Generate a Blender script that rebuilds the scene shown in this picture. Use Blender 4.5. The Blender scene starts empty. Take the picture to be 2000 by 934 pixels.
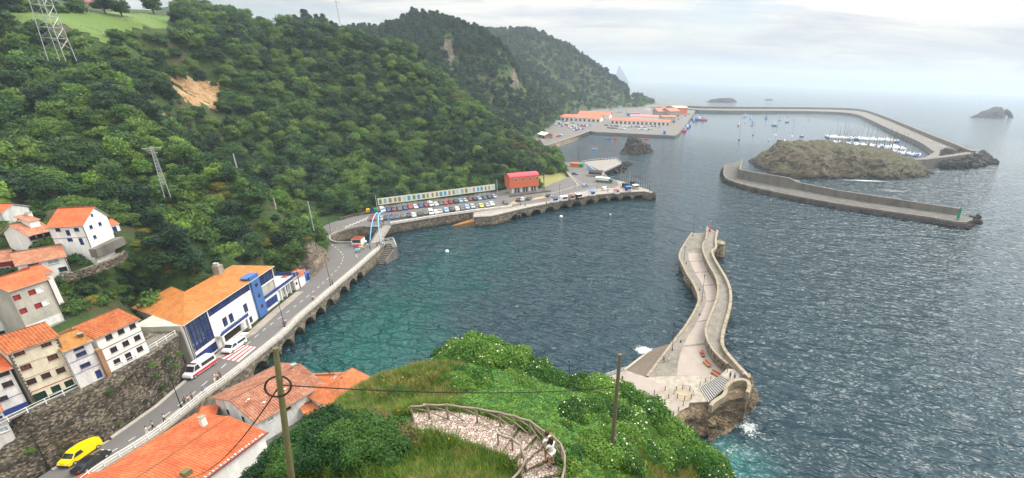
import bpy, math, random
import numpy as np
from mathutils import Vector, Matrix, noise as mn
R=random.Random(7); PI=math.pi
S=bpy.context.scene; C=S.collection
# ------------------------------------------------------------------ camera model (photo pixels 2000x934 <-> world metres)
x0,y0,xn,yn,F,H=1216.,460.,1130.,2850.,863.,66.
U=Vector((x0-xn,yn-y0,F)).normalized()
_f=Vector((0,0,-1)); Yv=(_f-U*_f.dot(U)).normalized(); Xv=Yv.cross(U)
def ray(px,py):
    r=Vector((px-x0,-(py-y0),-F)); return Vector((r.dot(Xv),r.dot(Yv),r.dot(U)))
def P(px,py,z=0.):
    r=ray(px,py); t=(z-H)/r.z; return Vector((r.x*t,r.y*t,z))
def PD(px,py,D):
    r=ray(px,py); t=D/math.hypot(r.x,r.y); return Vector((r.x*t,r.y*t,H+r.z*t))
def proj(p):
    v=Vector((p[0],p[1],p[2]-H)); c=[v.x*Xv[i]+v.y*Yv[i]+v.z*U[i] for i in range(3)]
    return (x0+F*c[0]/-c[2], y0-F*c[1]/-c[2]) if c[2]<-.1 else (-9999,-9999)
cam=bpy.data.cameras.new('camera'); co=bpy.data.objects.new('camera',cam); C.objects.link(co); S.camera=co
M=Matrix((Xv,Yv,U)).to_4x4()     # rows: world axes in camera coordinates -> maps camera to world
M.translation=Vector((0,0,H)); co.matrix_world=M
cam.sensor_fit='HORIZONTAL'; cam.sensor_width=36; cam.lens=F/2000*36
cam.shift_x=-(x0-1000)/2000; cam.shift_y=(y0-467)/2000
cam.clip_start=.1; cam.clip_end=40000
S.view_settings.view_transform='Standard'; S.view_settings.look='None'; S.view_settings.gamma=1
S.view_settings.exposure=0.0; S.view_settings.use_curve_mapping=False
# ------------------------------------------------------------------ node helpers
class NT:
    def __init__(s,tree): s.t=tree; s.n=tree.nodes; s.l=tree.links
    def new(s,typ,ins=None,**kw):
        n=s.n.new(typ)
        for k,v in kw.items(): setattr(n,k,v)
        for k,v in (ins or {}).items():
            i=n.inputs[k]
            if isinstance(v,bpy.types.NodeSocket): s.l.new(v,i)
            else: i.default_value=v
        return n
    def noise(s,vec,scale,detail=4,rough=.55,dist=0.,out='Fac'):
        n=s.new('ShaderNodeTexNoise',{'Scale':scale,'Detail':detail,'Roughness':rough,'Distortion':dist})
        if vec: s.l.new(vec,n.inputs['Vector'])
        return n.outputs[out]
    def ramp(s,fac,stops,interp='LINEAR'):
        n=s.new('ShaderNodeValToRGB',{'Fac':fac}); cr=n.color_ramp; cr.interpolation=interp
        while len(cr.elements)<len(stops): cr.elements.new(.5)
        for e,(p,c) in zip(cr.elements,stops):
            e.position=p; e.color=(c[0],c[1],c[2],1) if not isinstance(c,(int,float)) else (c,c,c,1)
        return n.outputs['Color']
    def mix(s,fac,a,b,mode='MIX'):
        n=s.new('ShaderNodeMix',data_type='RGBA',blend_type=mode)
        for k,v in ((0,fac),(6,a),(7,b)):
            if isinstance(v,bpy.types.NodeSocket): s.l.new(v,n.inputs[k])
            elif k==0: n.inputs[0].default_value=v
            else: n.inputs[k].default_value=(v[0],v[1],v[2],1)
        return n.outputs[2]
    def math(s,op,a,b=0.,c=0.,clamp=False):
        n=s.new('ShaderNodeMath',operation=op,use_clamp=clamp)
        for i,v in enumerate((a,b,c)):
            if isinstance(v,bpy.types.NodeSocket): s.l.new(v,n.inputs[i])
            else: n.inputs[i].default_value=v
        return n.outputs[0]
    def mapping(s,vec,scale=(1,1,1),rot=(0,0,0),loc=(0,0,0)):
        return s.new('ShaderNodeMapping',{'Vector':vec,'Scale':scale,'Rotation':rot,'Location':loc}).outputs[0]
    def bump(s,h,strength=.5,dist=.1,normal=None):
        n=s.new('ShaderNodeBump',{'Height':h,'Strength':strength,'Distance':dist})
        if normal: s.l.new(normal,n.inputs['Normal'])
        return n.outputs[0]
def mat(name,fn):
    m=bpy.data.materials.new(name); m.use_nodes=True; t=NT(m.node_tree)
    t.b=m.node_tree.nodes['Principled BSDF']; t.out=m.node_tree.nodes['Material Output']
    t.b.inputs['Roughness'].default_value=.8; t.b.inputs['Specular IOR Level'].default_value=.3
    g=t.new('ShaderNodeNewGeometry'); t.pos=g.outputs['Position']; t.geo=g
    tc=t.new('ShaderNodeTexCoord'); t.obj=tc.outputs['Object']; t.uv=tc.outputs['UV']
    t.rnd=t.new('ShaderNodeObjectInfo').outputs['Random']
    fn(t); return m
def setc(t,c):
    if isinstance(c,bpy.types.NodeSocket): t.l.new(c,t.b.inputs['Base Color'])
    else: t.b.inputs['Base Color'].default_value=(c[0],c[1],c[2],1)
def setn(t,n): t.l.new(n,t.b.inputs['Normal'])
def plain(name,c,rough=.6,metal=0.,var=.12,scale=1.5,bump=0.):
    def f(t):
        n=t.noise(t.pos,scale,5,.65)
        lo=tuple(x*(1-var) for x in c); hi=tuple(min(1,x*(1+var)) for x in c)
        setc(t,t.mix(n,lo,hi)); t.b.inputs['Roughness'].default_value=rough; t.b.inputs['Metallic'].default_value=metal
        if bump: setn(t,t.bump(t.noise(t.pos,scale*6,4),bump,.05))
    return mat(name,f)
# ------------------------------------------------------------------ mesh builder
class MB:
    def __init__(s): s.v=[]; s.f=[]; s.uv=[]; s.mi=[]
    def quad(s,*pts,uv=None,m=0):
        i=len(s.v); s.v+= [tuple(p) for p in pts]; s.f.append(tuple(range(i,i+len(pts)))); s.uv.append(uv); s.mi.append(m)
    def box(s,x0,x1,y0,y1,z0,z1,mt=None,m=0):
        p=[Vector(q) for q in ((x0,y0,z0),(x1,y0,z0),(x1,y1,z0),(x0,y1,z0),(x0,y0,z1),(x1,y0,z1),(x1,y1,z1),(x0,y1,z1))]
        if mt: p=[mt@q for q in p]
        i=len(s.v); s.v+=[tuple(q) for q in p]
        for f in ((0,3,2,1),(4,5,6,7),(0,1,5,4),(1,2,6,5),(2,3,7,6),(3,0,4,7)): s.f.append(tuple(i+k for k in f)); s.uv.append(None); s.mi.append(m)
    def prism(s,pts,z0,z1,m=0,bottom=False):      # pts: (x,y) counter-clockwise or not; z0/z1 numbers or lists
        n=len(pts); a=sum(pts[i][0]*pts[(i+1)%n][1]-pts[(i+1)%n][0]*pts[i][1] for i in range(n))
        idx=list(range(n)) if a>0 else list(range(n))[::-1]
        Z0=z0 if isinstance(z0,(list,tuple)) else [z0]*n; Z1=z1 if isinstance(z1,(list,tuple)) else [z1]*n
        i=len(s.v)
        s.v+=[(pts[k][0],pts[k][1],Z0[k]) for k in idx]+[(pts[k][0],pts[k][1],Z1[k]) for k in idx]
        s.f.append(tuple(i+n+k for k in range(n))); s.uv.append(None); s.mi.append(m)
        if bottom: s.f.append(tuple(i+n-1-k for k in range(n))); s.uv.append(None); s.mi.append(m)
        for k in range(n):
            j=(k+1)%n; s.f.append((i+k,i+j,i+n+j,i+n+k)); s.uv.append(None); s.mi.append(m)
    def tube(s,pts,r,n=6,m=0,cap=True):
        pts=[Vector(p) for p in pts]; rs=r if isinstance(r,(list,tuple)) else [r]*len(pts); i0=len(s.v)
        for k,p in enumerate(pts):
            d=(pts[min(k+1,len(pts)-1)]-pts[max(k-1,0)]).normalized()
            a=d.cross(Vector((0,0,1)));
            if a.length<1e-3: a=d.cross(Vector((1,0,0)))
            a.normalize(); b=d.cross(a)
            for j in range(n):
                t=2*PI*j/n; s.v.append(tuple(p+(a*math.cos(t)+b*math.sin(t))*rs[k]))
        for k in range(len(pts)-1):
            for j in range(n):
                j2=(j+1)%n; s.f.append((i0+k*n+j,i0+(k+1)*n+j,i0+(k+1)*n+j2,i0+k*n+j2)); s.uv.append(None); s.mi.append(m)
        if cap:
            s.f.append(tuple(i0+j for j in range(n))); s.uv.append(None); s.mi.append(m)
            e=i0+(len(pts)-1)*n; s.f.append(tuple(e+n-1-j for j in range(n))); s.uv.append(None); s.mi.append(m)
    def cyl(s,x,y,z0,z1,r,r2=None,n=10,m=0): s.tube([(x,y,z0),(x,y,z1)],[r,r if r2 is None else r2],n,m)
    def ball(s,c,r,n=8,k=6,sc=(1,1,1),m=0):
        i0=len(s.v)
        for a in range(k+1):
            th=PI*a/k
            for b in range(n):
                ph=2*PI*b/n; s.v.append((c[0]+r*sc[0]*math.sin(th)*math.cos(ph),c[1]+r*sc[1]*math.sin(th)*math.sin(ph),c[2]+r*sc[2]*math.cos(th)))
        for a in range(k):
            for b in range(n):
                b2=(b+1)%n; s.f.append((i0+a*n+b,i0+(a+1)*n+b,i0+(a+1)*n+b2,i0+a*n+b2)); s.uv.append(None); s.mi.append(m)
    def build(s,name,mats,parent=None,smooth=False,loc=None,coll=None):
        me=bpy.data.meshes.new(name); v=s.v
        if loc is not None: v=[(a-loc[0],b-loc[1],c-loc[2]) for a,b,c in v]
        me.from_pydata(v,[],s.f)
        if any(u is not None for u in s.uv):
            L=me.uv_layers.new(name='UVMap'); arr=[]
            for f,u in zip(s.f,s.uv):
                for k in range(len(f)): arr+= (u[k] if u else (0,0))
            L.data.foreach_set('uv',arr)
        ms=mats if isinstance(mats,(list,tuple)) else [mats]
        for m in ms: me.materials.append(m)
        if len(ms)>1: me.polygons.foreach_set('material_index',s.mi)
        if smooth: me.polygons.foreach_set('use_smooth',[True]*len(s.f))
        me.validate(); me.update()
        o=bpy.data.objects.new(name,me); C.objects.link(o)
        if parent: o.parent=parent
        elif loc is not None: o.location=loc
        return o
def tag(o,label=None,cat=None,group=None,kind=None):
    for k,v in (('label',label),('category',cat),('group',group),('kind',kind)):
        if v: o[k]=v
    return o
def thing(name,label,cat,loc=(0,0,0),rz=0,group=None):
    o=bpy.data.objects.new(name,None); C.objects.link(o); o.location=loc; o.rotation_euler=(0,0,rz); o.empty_display_size=.2
    return tag(o,label,cat,group)
def dup(root,loc=None,rz=None,label=None,scale=None,mats=None,group=None):
    def cp(o,par):
        c=o.copy(); C.objects.link(c); c.parent=par
        for ch in o.children: cp(ch,c)
        return c
    r=cp(root,None)
    if loc is not None: r.location=loc
    if rz is not None: r.rotation_euler=(0,0,rz)
    if scale is not None: r.scale=(scale,)*3 if isinstance(scale,(int,float)) else scale
    if label: r['label']=label
    if group: r['group']=group
    return r
def lerp(a,b,t): return a+(b-a)*t
def poly_sample(pts,step):      # resample polyline (Vectors) at about step
    out=[]
    for a,b in zip(pts[:-1],pts[1:]):
        n=max(1,int((b-a).length/step))
        for k in range(n): out.append(a.lerp(b,k/n))
    out.append(pts[-1].copy()); return out
def smooth_poly(pts,it=2):      # Chaikin
    for _ in range(it):
        q=[pts[0]]
        for a,b in zip(pts[:-1],pts[1:]): q+=[a.lerp(b,.25),a.lerp(b,.75)]
        q.append(pts[-1]); pts=q
    return pts
def inpoly(x,y,poly):
    c=False; n=len(poly); j=n-1
    for i in range(n):
        xi,yi=poly[i][0],poly[i][1]; xj,yj=poly[j][0],poly[j][1]
        if (yi>y)!=(yj>y) and x<(xj-xi)*(y-yi)/(yj-yi)+xi: c=not c
        j=i
    return c
def offset_line(pts,d):         # sideways offset to the right of travel
    out=[]
    for k,p in enumerate(pts):
        t=(pts[min(k+1,len(pts)-1)]-pts[max(k-1,0)]); t.z=0; t.normalize(); out.append(p+Vector((t.y,-t.x,0))*d)
    return out
def sweep(mb,line,prof,m=0,closed_ends=True):   # prof: (offset right, height) points, closed ring, swept along line
    n=len(prof); i0=len(mb.v)
    for k,p in enumerate(line):
        t=(line[min(k+1,len(line)-1)]-line[max(k-1,0)]); t.z=0; t.normalize(); r=Vector((t.y,-t.x,0))
        for a,h in prof: mb.v.append(tuple(p+r*a+Vector((0,0,h))))
    for k in range(len(line)-1):
        for j in range(n):
            j2=(j+1)%n; mb.f.append((i0+k*n+j,i0+k*n+j2,i0+(k+1)*n+j2,i0+(k+1)*n+j)); mb.uv.append(None); mb.mi.append(m)
    if closed_ends:
        mb.f.append(tuple(i0+n-1-j for j in range(n))); mb.uv.append(None); mb.mi.append(m)
        e=i0+(len(line)-1)*n; mb.f.append(tuple(e+j for j in range(n))); mb.uv.append(None); mb.mi.append(m)
class RBF:
    def __init__(s,pts,c=4.,reg=.6):
        P_=np.array(pts,float); s.p=P_[:,:2]; n=len(P_); s.c=c
        d=np.sqrt(((s.p[:,None]-s.p[None])**2).sum(-1)+c*c); A=np.zeros((n+3,n+3)); A[:n,:n]=-d+np.eye(n)*0-np.eye(n)*-reg
        A[:n,n]=1; A[:n,n+1:n+3]=s.p/100; A[n,:n]=1; A[n+1:n+3,:n]=s.p.T/100
        s.w=np.linalg.solve(A,np.concatenate([P_[:,2],[0,0,0]])); s.n=n
    def __call__(s,xy):
        xy=np.atleast_2d(np.asarray(xy,float)); out=np.empty(len(xy))
        for i in range(0,len(xy),20000):
            q=xy[i:i+20000]; d=-np.sqrt(((q[:,None]-s.p[None])**2).sum(-1)+s.c**2)
            out[i:i+20000]=d@s.w[:s.n]+s.w[s.n]+q/100@s.w[s.n+1:s.n+3]
        return out
def fbm(x,y,z,sc,oct=4): return mn.fractal(Vector((x*sc,y*sc,z*sc)),.9,2.1,oct)
# ------------------------------------------------------------------ materials
def foliage(name,cols,sc=.12,tr=.25):
    def f(t):
        n1=t.noise(t.pos,sc,3,.6); n2=t.noise(t.pos,1.1,3,.8)
        c=t.ramp(t.math('ADD',t.math('MULTIPLY',t.rnd,.45),t.math('MULTIPLY',t.math('ADD',n1,n2),.33)),[(.2,cols[0]),(.48,cols[1]),(.75,cols[2])])
        setc(t,c); t.b.inputs['Roughness'].default_value=.55; t.b.inputs['Specular IOR Level'].default_value=.25
        if tr:
            d=t.new('ShaderNodeBsdfTranslucent',{'Color':c}); mx=t.new('ShaderNodeMixShader',{0:tr})
            t.l.new(t.b.outputs[0],mx.inputs[1]); t.l.new(d.outputs[0],mx.inputs[2]); t.l.new(mx.outputs[0],t.out.inputs[0])
    return mat(name,f)
m_leafA=foliage('foliage_broad',[(.009,.036,.012),(.034,.09,.019),(.115,.2,.03)])
m_leafB=foliage('foliage_dark',[(.004,.019,.011),(.012,.043,.02),(.04,.092,.03)])
m_leafC=foliage('foliage_bright',[(.022,.07,.014),(.065,.155,.02),(.17,.29,.04)])
m_leafD=foliage('foliage_brown',[(.05,.045,.022),(.09,.085,.035),(.12,.14,.04)])
m_elder=foliage('foliage_elder',[(.015,.055,.012),(.045,.135,.018),(.13,.25,.035)],1.2)
m_gold=foliage('foliage_golden',[(.06,.08,.015),(.13,.14,.02),(.24,.22,.025)])
m_grass=foliage('grass_blades',[(.04,.1,.02),(.11,.2,.035),(.24,.31,.06)],.5)
m_dry=foliage('dry_grass',[(.12,.14,.04),(.27,.24,.08),(.42,.34,.13)],.8)
m_ivy=foliage('ground_leaves',[(.018,.07,.016),(.045,.145,.02),(.11,.25,.04)],1.)
m_flower=plain('white_flowers',(.62,.6,.42),.7)
m_petal=plain('orange_petals',(.75,.28,.03),.7)
m_trunk=plain('bark',(.11,.085,.06),.9,scale=6,bump=.5)
def f(t):
    n=t.noise(t.pos,.045,5,.6); n2=t.noise(t.pos,.9,5,.75)
    c=t.mix(n2,(.02,.05,.014),(.075,.14,.028)); c=t.mix(t.ramp(n,[(.5,0),(.62,1)]),c,t.mix(n2,(.06,.06,.025),(.11,.10,.04)))
    # meadow on the plateau top (its own surface: mown grass)
    setc(t,c); setn(t,t.bump(n2,1.,1.5))
m_ground=mat('hill_undergrowth',f)
def f(t):
    n=t.noise(t.pos,.05,4); n2=t.noise(t.pos,1.5,4,.7)
    setc(t,t.mix(n,t.mix(n2,(.05,.115,.02),(.085,.175,.03)),t.mix(n2,(.1,.14,.035),(.14,.19,.04)))); setn(t,t.bump(n2,.6,.3))
m_meadow=mat('meadow_grass',f)
def rockf(cols,sc=.25,st=(1,1,2.2),bd=.8,rot=(.5,.3,0)):
    def f(t):
        v=t.mapping(t.pos,scale=st,rot=rot); n=t.noise(v,sc,8,.65,.6); n2=t.noise(t.pos,sc*.3,3)
        vo=t.new('ShaderNodeTexVoronoi',{'Vector':t.mix(.35,v,t.noise(v,sc*2,3,.5,0,'Color'),'ADD'),'Scale':sc*2.4},feature='DISTANCE_TO_EDGE').outputs['Distance']
        c=t.ramp(t.math('ADD',t.math('MULTIPLY',n,.75),t.math('MULTIPLY',n2,.25)),[(.3,cols[0]),(.48,cols[1]),(.66,cols[2])])
        c=t.mix(t.ramp(vo,[(0,.55),(.12,0)]),c,cols[0]); setc(t,c); t.b.inputs['Roughness'].default_value=.85
        setn(t,t.bump(t.math('ADD',n,t.math('MULTIPLY',vo,.6)),1.,bd))
    return f
m_rock=mat('cliff_rock',rockf([(.035,.03,.025),(.13,.105,.08),(.3,.24,.17)]))
m_rockdark=mat('sea_rock',rockf([(.009,.007,.006),(.024,.019,.016),(.065,.052,.04)],.35))
m_rockpier=mat('pier_rock',rockf([(.03,.025,.02),(.12,.09,.06),(.33,.24,.14)],.35,bd=.5))
m_slide=mat('landslide_earth',rockf([(.14,.075,.035),(.36,.22,.1),(.5,.36,.22)],.35,(1.5,1.5,.7),.6))
def f(t):   # island: turf above, rock on steep flanks
    v=t.mapping(t.pos,scale=(1,1,1.6),rot=(.4,.5,0)); n=t.noise(v,.22,8,.7,.5); n2=t.noise(t.pos,.05,4)
    rock=t.ramp(n,[(.32,(.016,.014,.012)),(.47,(.075,.058,.044)),(.68,(.26,.2,.15))])
    turf=t.ramp(t.noise(t.pos,.3,6,.7),[(.3,(.028,.03,.013)),(.5,(.06,.058,.024)),(.72,(.1,.085,.035))])
    sep=t.new('ShaderNodeSeparateXYZ',{0:t.geo.outputs['Normal']}).outputs[2]
    fac=t.ramp(t.math('ADD',t.math('MULTIPLY',sep,.8),t.math('MULTIPLY',n2,.5)),[(.7,0),(.85,1)])
    z=t.new('ShaderNodeSeparateXYZ',{0:t.pos}).outputs[2]
    low=t.ramp(t.math('ADD',t.math('DIVIDE',z,10.),t.math('MULTIPLY',n,.3)),[(.3,0),(.6,1)])
    c=t.mix(fac,rock,turf); c=t.mix(low,(.02,.017,.014),c); setc(t,c); setn(t,t.bump(n,1.,1.2))
m_island=mat('island_turf_and_rock',f)
# masonry: rows of stones in world space on steep faces
def masonry(name,cols,scale=1.,mortar=(.12,.11,.1),low=True):
    def f(t):
        v=t.mapping(t.pos,scale=(1,1,1.5)); vo=t.new('ShaderNodeTexVoronoi',{'Vector':v,'Scale':1.3*scale},feature='F1'); ve=t.new('ShaderNodeTexVoronoi',{'Vector':v,'Scale':1.3*scale},feature='DISTANCE_TO_EDGE')
        bw=t.new('ShaderNodeSeparateColor',{0:vo.outputs['Color']}).outputs[0]; n=t.noise(t.pos,.35,5,.7)
        c=t.ramp(t.math('ADD',t.math('MULTIPLY',bw,.5),t.math('MULTIPLY',n,.5)),[(.25,cols[0]),(.5,cols[1]),(.75,cols[2])])
        c=t.mix(t.ramp(ve.outputs['Distance'],[(0,1),(.07,0)]),c,mortar)
        if low:
            z=t.new('ShaderNodeSeparateXYZ',{0:t.pos}).outputs[2]
            c=t.mix(t.ramp(t.math('ADD',t.math('DIVIDE',z,3.),t.math('MULTIPLY',n,.6)),[(.35,0),(.75,1)]),(.022,.024,.016),c)   # tide band of weed
        setc(t,c); setn(t,t.bump(t.ramp(ve.outputs['Distance'],[(0,0),(.12,1)]),.8,.08))
    return mat(name,f)
m_mason=masonry('quay_masonry',[(.07,.06,.045),(.17,.14,.1),(.3,.25,.18)])
m_mason_pier=masonry('pier_masonry',[(.07,.06,.045),(.2,.165,.11),(.36,.29,.18)],.9,(.25,.22,.18))
m_retain=masonry('retaining_rubble',[(.022,.019,.014),(.085,.07,.052),(.27,.225,.16)],2.2,(.05,.045,.04),False)
def concrete(name,c,dark=.5,sc=.3):
    def f(t):
        v=t.mapping(t.pos,scale=(1,1,.25)); n=t.noise(v,sc,6,.7); n2=t.noise(t.pos,2.5,4,.7)
        a=tuple(x*dark for x in c); b=tuple(min(1,x*1.25) for x in c)
        cc=t.ramp(t.math('ADD',t.math('MULTIPLY',n,.75),t.math('MULTIPLY',n2,.25)),[(.34,a),(.5,c),(.64,b)]); setc(t,cc); t.b.inputs['Roughness'].default_value=.85
        setn(t,t.bump(n2,.4,.05))
    return mat(name,f)
m_conc=concrete('weathered_concrete',(.15,.138,.12)); m_conc_dark=concrete('stained_concrete',(.1,.095,.085),.4); m_conc_lt=concrete('pale_concrete',(.3,.27,.225),.62,.8)
m_cope=concrete('lichened_coping',(.26,.22,.16),.45,.9)
m_kerb=concrete('kerb_stone',(.36,.33,.29),.8,1.); m_side=concrete('pavement_concrete',(.27,.24,.21),.8,.6)
def f(t):
    n=t.noise(t.pos,.15,5,.6); n2=t.noise(t.pos,12,3,.7)
    c=t.mix(n,(.075,.073,.075),(.15,.142,.138)); c=t.mix(t.math('MULTIPLY',n2,.5),c,(.17,.16,.15)); setc(t,c); t.b.inputs['Roughness'].default_value=.85
m_asphalt=mat('asphalt',f)
def f(t):
    n=t.noise(t.pos,.05,5,.6); n2=t.noise(t.pos,1.2,4,.7); setc(t,t.mix(t.math('MULTIPLY',t.math('ADD',n,n2),.5),(.09,.085,.08),(.2,.185,.17)))
m_port=mat('harbour_yard_concrete',f)
def f(t):   # pink exposed aggregate plaza
    n=t.noise(t.pos,.5,5,.7); c=t.mix(n,(.24,.2,.175),(.35,.305,.27)); c=t.mix(t.ramp(t.noise(t.pos,.12,4,.7),[(.5,0),(.62,.35)]),c,(.2,.185,.17)); setc(t,c)
m_plaza=mat('pink_paving',f)
def f(t):   # granite setts
    v=t.new('ShaderNodeTexVoronoi',{'Vector':t.pos,'Scale':2.2},feature='DISTANCE_TO_EDGE').outputs['Distance']; n=t.noise(t.pos,.4,5,.7); n3=t.noise(t.pos,4,3,.7)
    c=t.ramp(t.math('MULTIPLY',t.math('ADD',n,n3),.5),[(.32,(.07,.07,.068)),(.5,(.19,.175,.15)),(.66,(.3,.26,.2))]); c=t.mix(t.ramp(v,[(0,.7),(.1,0)]),c,(.07,.065,.06)); setc(t,c); setn(t,t.bump(v,.5,.05))
m_setts=mat('granite_setts',f)
def f(t):   # crazy paving path
    wv=t.mix(.12,t.pos,t.noise(t.pos,1.2,2,.5,0,'Color'),'ADD')
    ve=t.new('ShaderNodeTexVoronoi',{'Vector':wv,'Scale':6.5},feature='DISTANCE_TO_EDGE').outputs['Distance']; vc=t.new('ShaderNodeTexVoronoi',{'Vector':wv,'Scale':6.5},feature='F1').outputs['Color']
    bw=t.new('ShaderNodeSeparateColor',{0:vc}).outputs[0]; n=t.noise(t.pos,6,4,.7)
    c=t.ramp(t.math('ADD',t.math('MULTIPLY',bw,.6),t.math('MULTIPLY',n,.4)),[(.2,(.3,.22,.18)),(.5,(.45,.35,.3)),(.8,(.58,.49,.43))])
    c=t.mix(t.ramp(ve,[(.02,1),(.07,0)]),c,(.1,.085,.06)); setc(t,c); setn(t,t.bump(t.ramp(ve,[(0,0),(.1,1)]),.8,.05))
m_crazy=mat('crazy_paving',f)
m_white=concrete('white_render',(.74,.73,.7),.9,.8); m_white2=concrete('stained_white_render',(.6,.6,.59),.62,.7); m_cream=concrete('cream_render',(.62,.56,.42),.82,.7)
m_grey=concrete('grey_render',(.4,.385,.33),.7,.5); m_brickwall=concrete('brown_brick',(.3,.17,.1),.7,1.5)
def f(t):
    n=t.noise(t.mapping(t.pos,scale=(1,1,.4)),.35,5,.7); n2=t.noise(t.pos,1.,4,.6)
    c=t.mix(t.ramp(n,[(.5,0),(.7,.8)]),(.78,.77,.75),(.72,.5,.48)); c=t.mix(t.ramp(n2,[(.6,0),(.8,.3)]),c,(.5,.5,.5)); setc(t,c)
m_pinkstain=mat('white_render_pink_stains',f)
def tile(name,cols,moss=.25):
    def f(t):
        sep=t.new('ShaderNodeSeparateXYZ',{0:t.uv}); br=t.new('ShaderNodeTexWhiteNoise',noise_dimensions='2D')
        fl=t.new('ShaderNodeVectorMath',{0:t.mapping(t.uv,scale=(1/.3,1/.42,1))},operation='FLOOR'); t.l.new(fl.outputs[0],br.inputs['Vector'])
        n=t.noise(t.pos,.5,5,.7); n2=t.noise(t.pos,.15,3)
        c=t.ramp(t.math('ADD',t.math('MULTIPLY',br.outputs['Value'],.2),t.math('MULTIPLY',n,.8)),[(.25,cols[0]),(.5,cols[1]),(.75,cols[2])])
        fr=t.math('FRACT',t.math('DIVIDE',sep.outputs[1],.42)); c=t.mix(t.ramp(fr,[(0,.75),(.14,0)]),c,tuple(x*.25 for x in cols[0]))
        c=t.mix(t.ramp(t.math('ADD',t.math('MULTIPLY',n,.5),t.math('MULTIPLY',n2,.5)),[(.52,0),(.66,moss)]),c,(.14,.11,.06)); setc(t,c)
        t.b.inputs['Roughness'].default_value=.75
    return mat(name,f)
m_tile=tile('terracotta_tiles',[(.24,.06,.022),(.4,.12,.04),(.54,.2,.085)]); m_tile_red=tile('new_red_tiles',[(.36,.06,.022),(.5,.105,.035),(.58,.16,.06)],.1)
m_tile_old=tile('old_brown_tiles',[(.2,.075,.04),(.34,.13,.07),(.48,.25,.16)],.5); m_tile_och=tile('ochre_tiles',[(.2,.08,.02),(.34,.15,.035),(.46,.22,.06)],.55)
m_tile_grey=tile('weathered_tiles',[(.2,.075,.045),(.35,.15,.09),(.5,.31,.22)],.35)
m_farroof=plain('orange_sheet_roof',(.47,.15,.085),.7,var=.35,scale=.15); m_pinkroof=plain('pink_sheet_roof',(.62,.2,.19),.6,var=.2,scale=.3)
m_redroof=plain('crimson_metal_roof',(.62,.06,.08),.5,var=.15,scale=.5); m_orange=plain('orange_panels',(.58,.14,.06),.6,var=.25,scale=1.2)
def f(t):
    t.b.inputs['Roughness'].default_value=.08; t.b.inputs['Specular IOR Level'].default_value=.6; setc(t,t.mix(t.noise(t.pos,.8,2),(.012,.015,.02),(.04,.05,.06)))
m_glass=mat('dark_glass',f)
def f(t):
    t.b.inputs['Roughness'].default_value=.1; t.b.inputs['Specular IOR Level'].default_value=.6; setc(t,t.mix(t.ramp(t.noise(t.pos,.35,2),[(.45,0),(.6,1)]),(.012,.025,.07),(.05,.06,.08)))
m_bglass=mat('blue_tinted_glass',f)
m_blue=plain('blue_paint',(.025,.05,.2),.5); m_bluetow=plain('blue_rendered_tower',(.06,.14,.35),.7,var=.2,scale=.7); m_bblue=plain('bright_blue_paint',(.02,.16,.68),.5)
m_wframe=plain('white_paint',(.75,.75,.74),.5,var=.05); m_black=plain('black_metal',(.012,.013,.014),.45); m_dkgreen=plain('dark_green_paint',(.01,.04,.03),.6)
m_brownwood=plain('red_brown_shutters',(.22,.06,.03),.6); m_maroon=plain('maroon_paint',(.26,.03,.03),.6); m_dwood=plain('dark_timber',(.03,.02,.018),.7)
m_galv=plain('galvanised_steel',(.42,.43,.44),.5,.4); m_wood=plain('weathered_pole',(.15,.12,.09),.85,scale=5,bump=.4); m_moss=plain('mossy_pole',(.14,.13,.06),.9,var=.35,scale=3,bump=.4)
m_log=plain('grey_logs',(.24,.2,.16),.85,var=.3,scale=6,bump=.4); m_bench=plain('orange_brown_timber',(.38,.14,.06),.6); m_red=plain('red_paint',(.55,.02,.02),.5); m_green=plain('green_paint',(.0,.22,.09),.5)
m_ltblue=plain('light_blue_steel',(.22,.45,.68),.5); m_rail=plain('white_railing_paint',(.72,.72,.7),.55,var=.06); m_cable=plain('black_cable',(.01,.01,.01),.6); m_rubber=plain('rubber',(.015,.015,.015),.8)
m_line=plain('road_marking_paint',(.6,.6,.57),.7,var=.25,scale=3); m_redline=plain('red_crossing_paint',(.4,.05,.05),.7,var=.25,scale=3); m_yline=plain('yellow_marking_paint',(.6,.36,.12),.7,var=.25,scale=3)
m_skin=plain('skin',(.5,.28,.19),.6); m_hair=plain('brown_hair',(.05,.02,.012),.6); m_foam=plain('sea_foam',(.75,.8,.8),.6,var=.1)
m_pole=plain('stone_post',(.32,.28,.22),.8)
def carpaint(name,c):
    def f(t): setc(t,c); t.b.inputs['Roughness'].default_value=.25; t.b.inputs['Coat Weight'].default_value=.5
    return mat('car_paint_'+name,f)
CAR={k:carpaint(k,v) for k,v in dict(white=(.68,.68,.68),silver=(.36,.38,.4),grey=(.09,.095,.1),black=(.012,.013,.016),blue=(.02,.06,.22),red=(.5,.02,.02),darkred=(.2,.01,.02),yellow=(.85,.6,.0),lightblue=(.25,.4,.6),lime=(.62,.66,.1),green=(.02,.14,.07)).items()}
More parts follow.
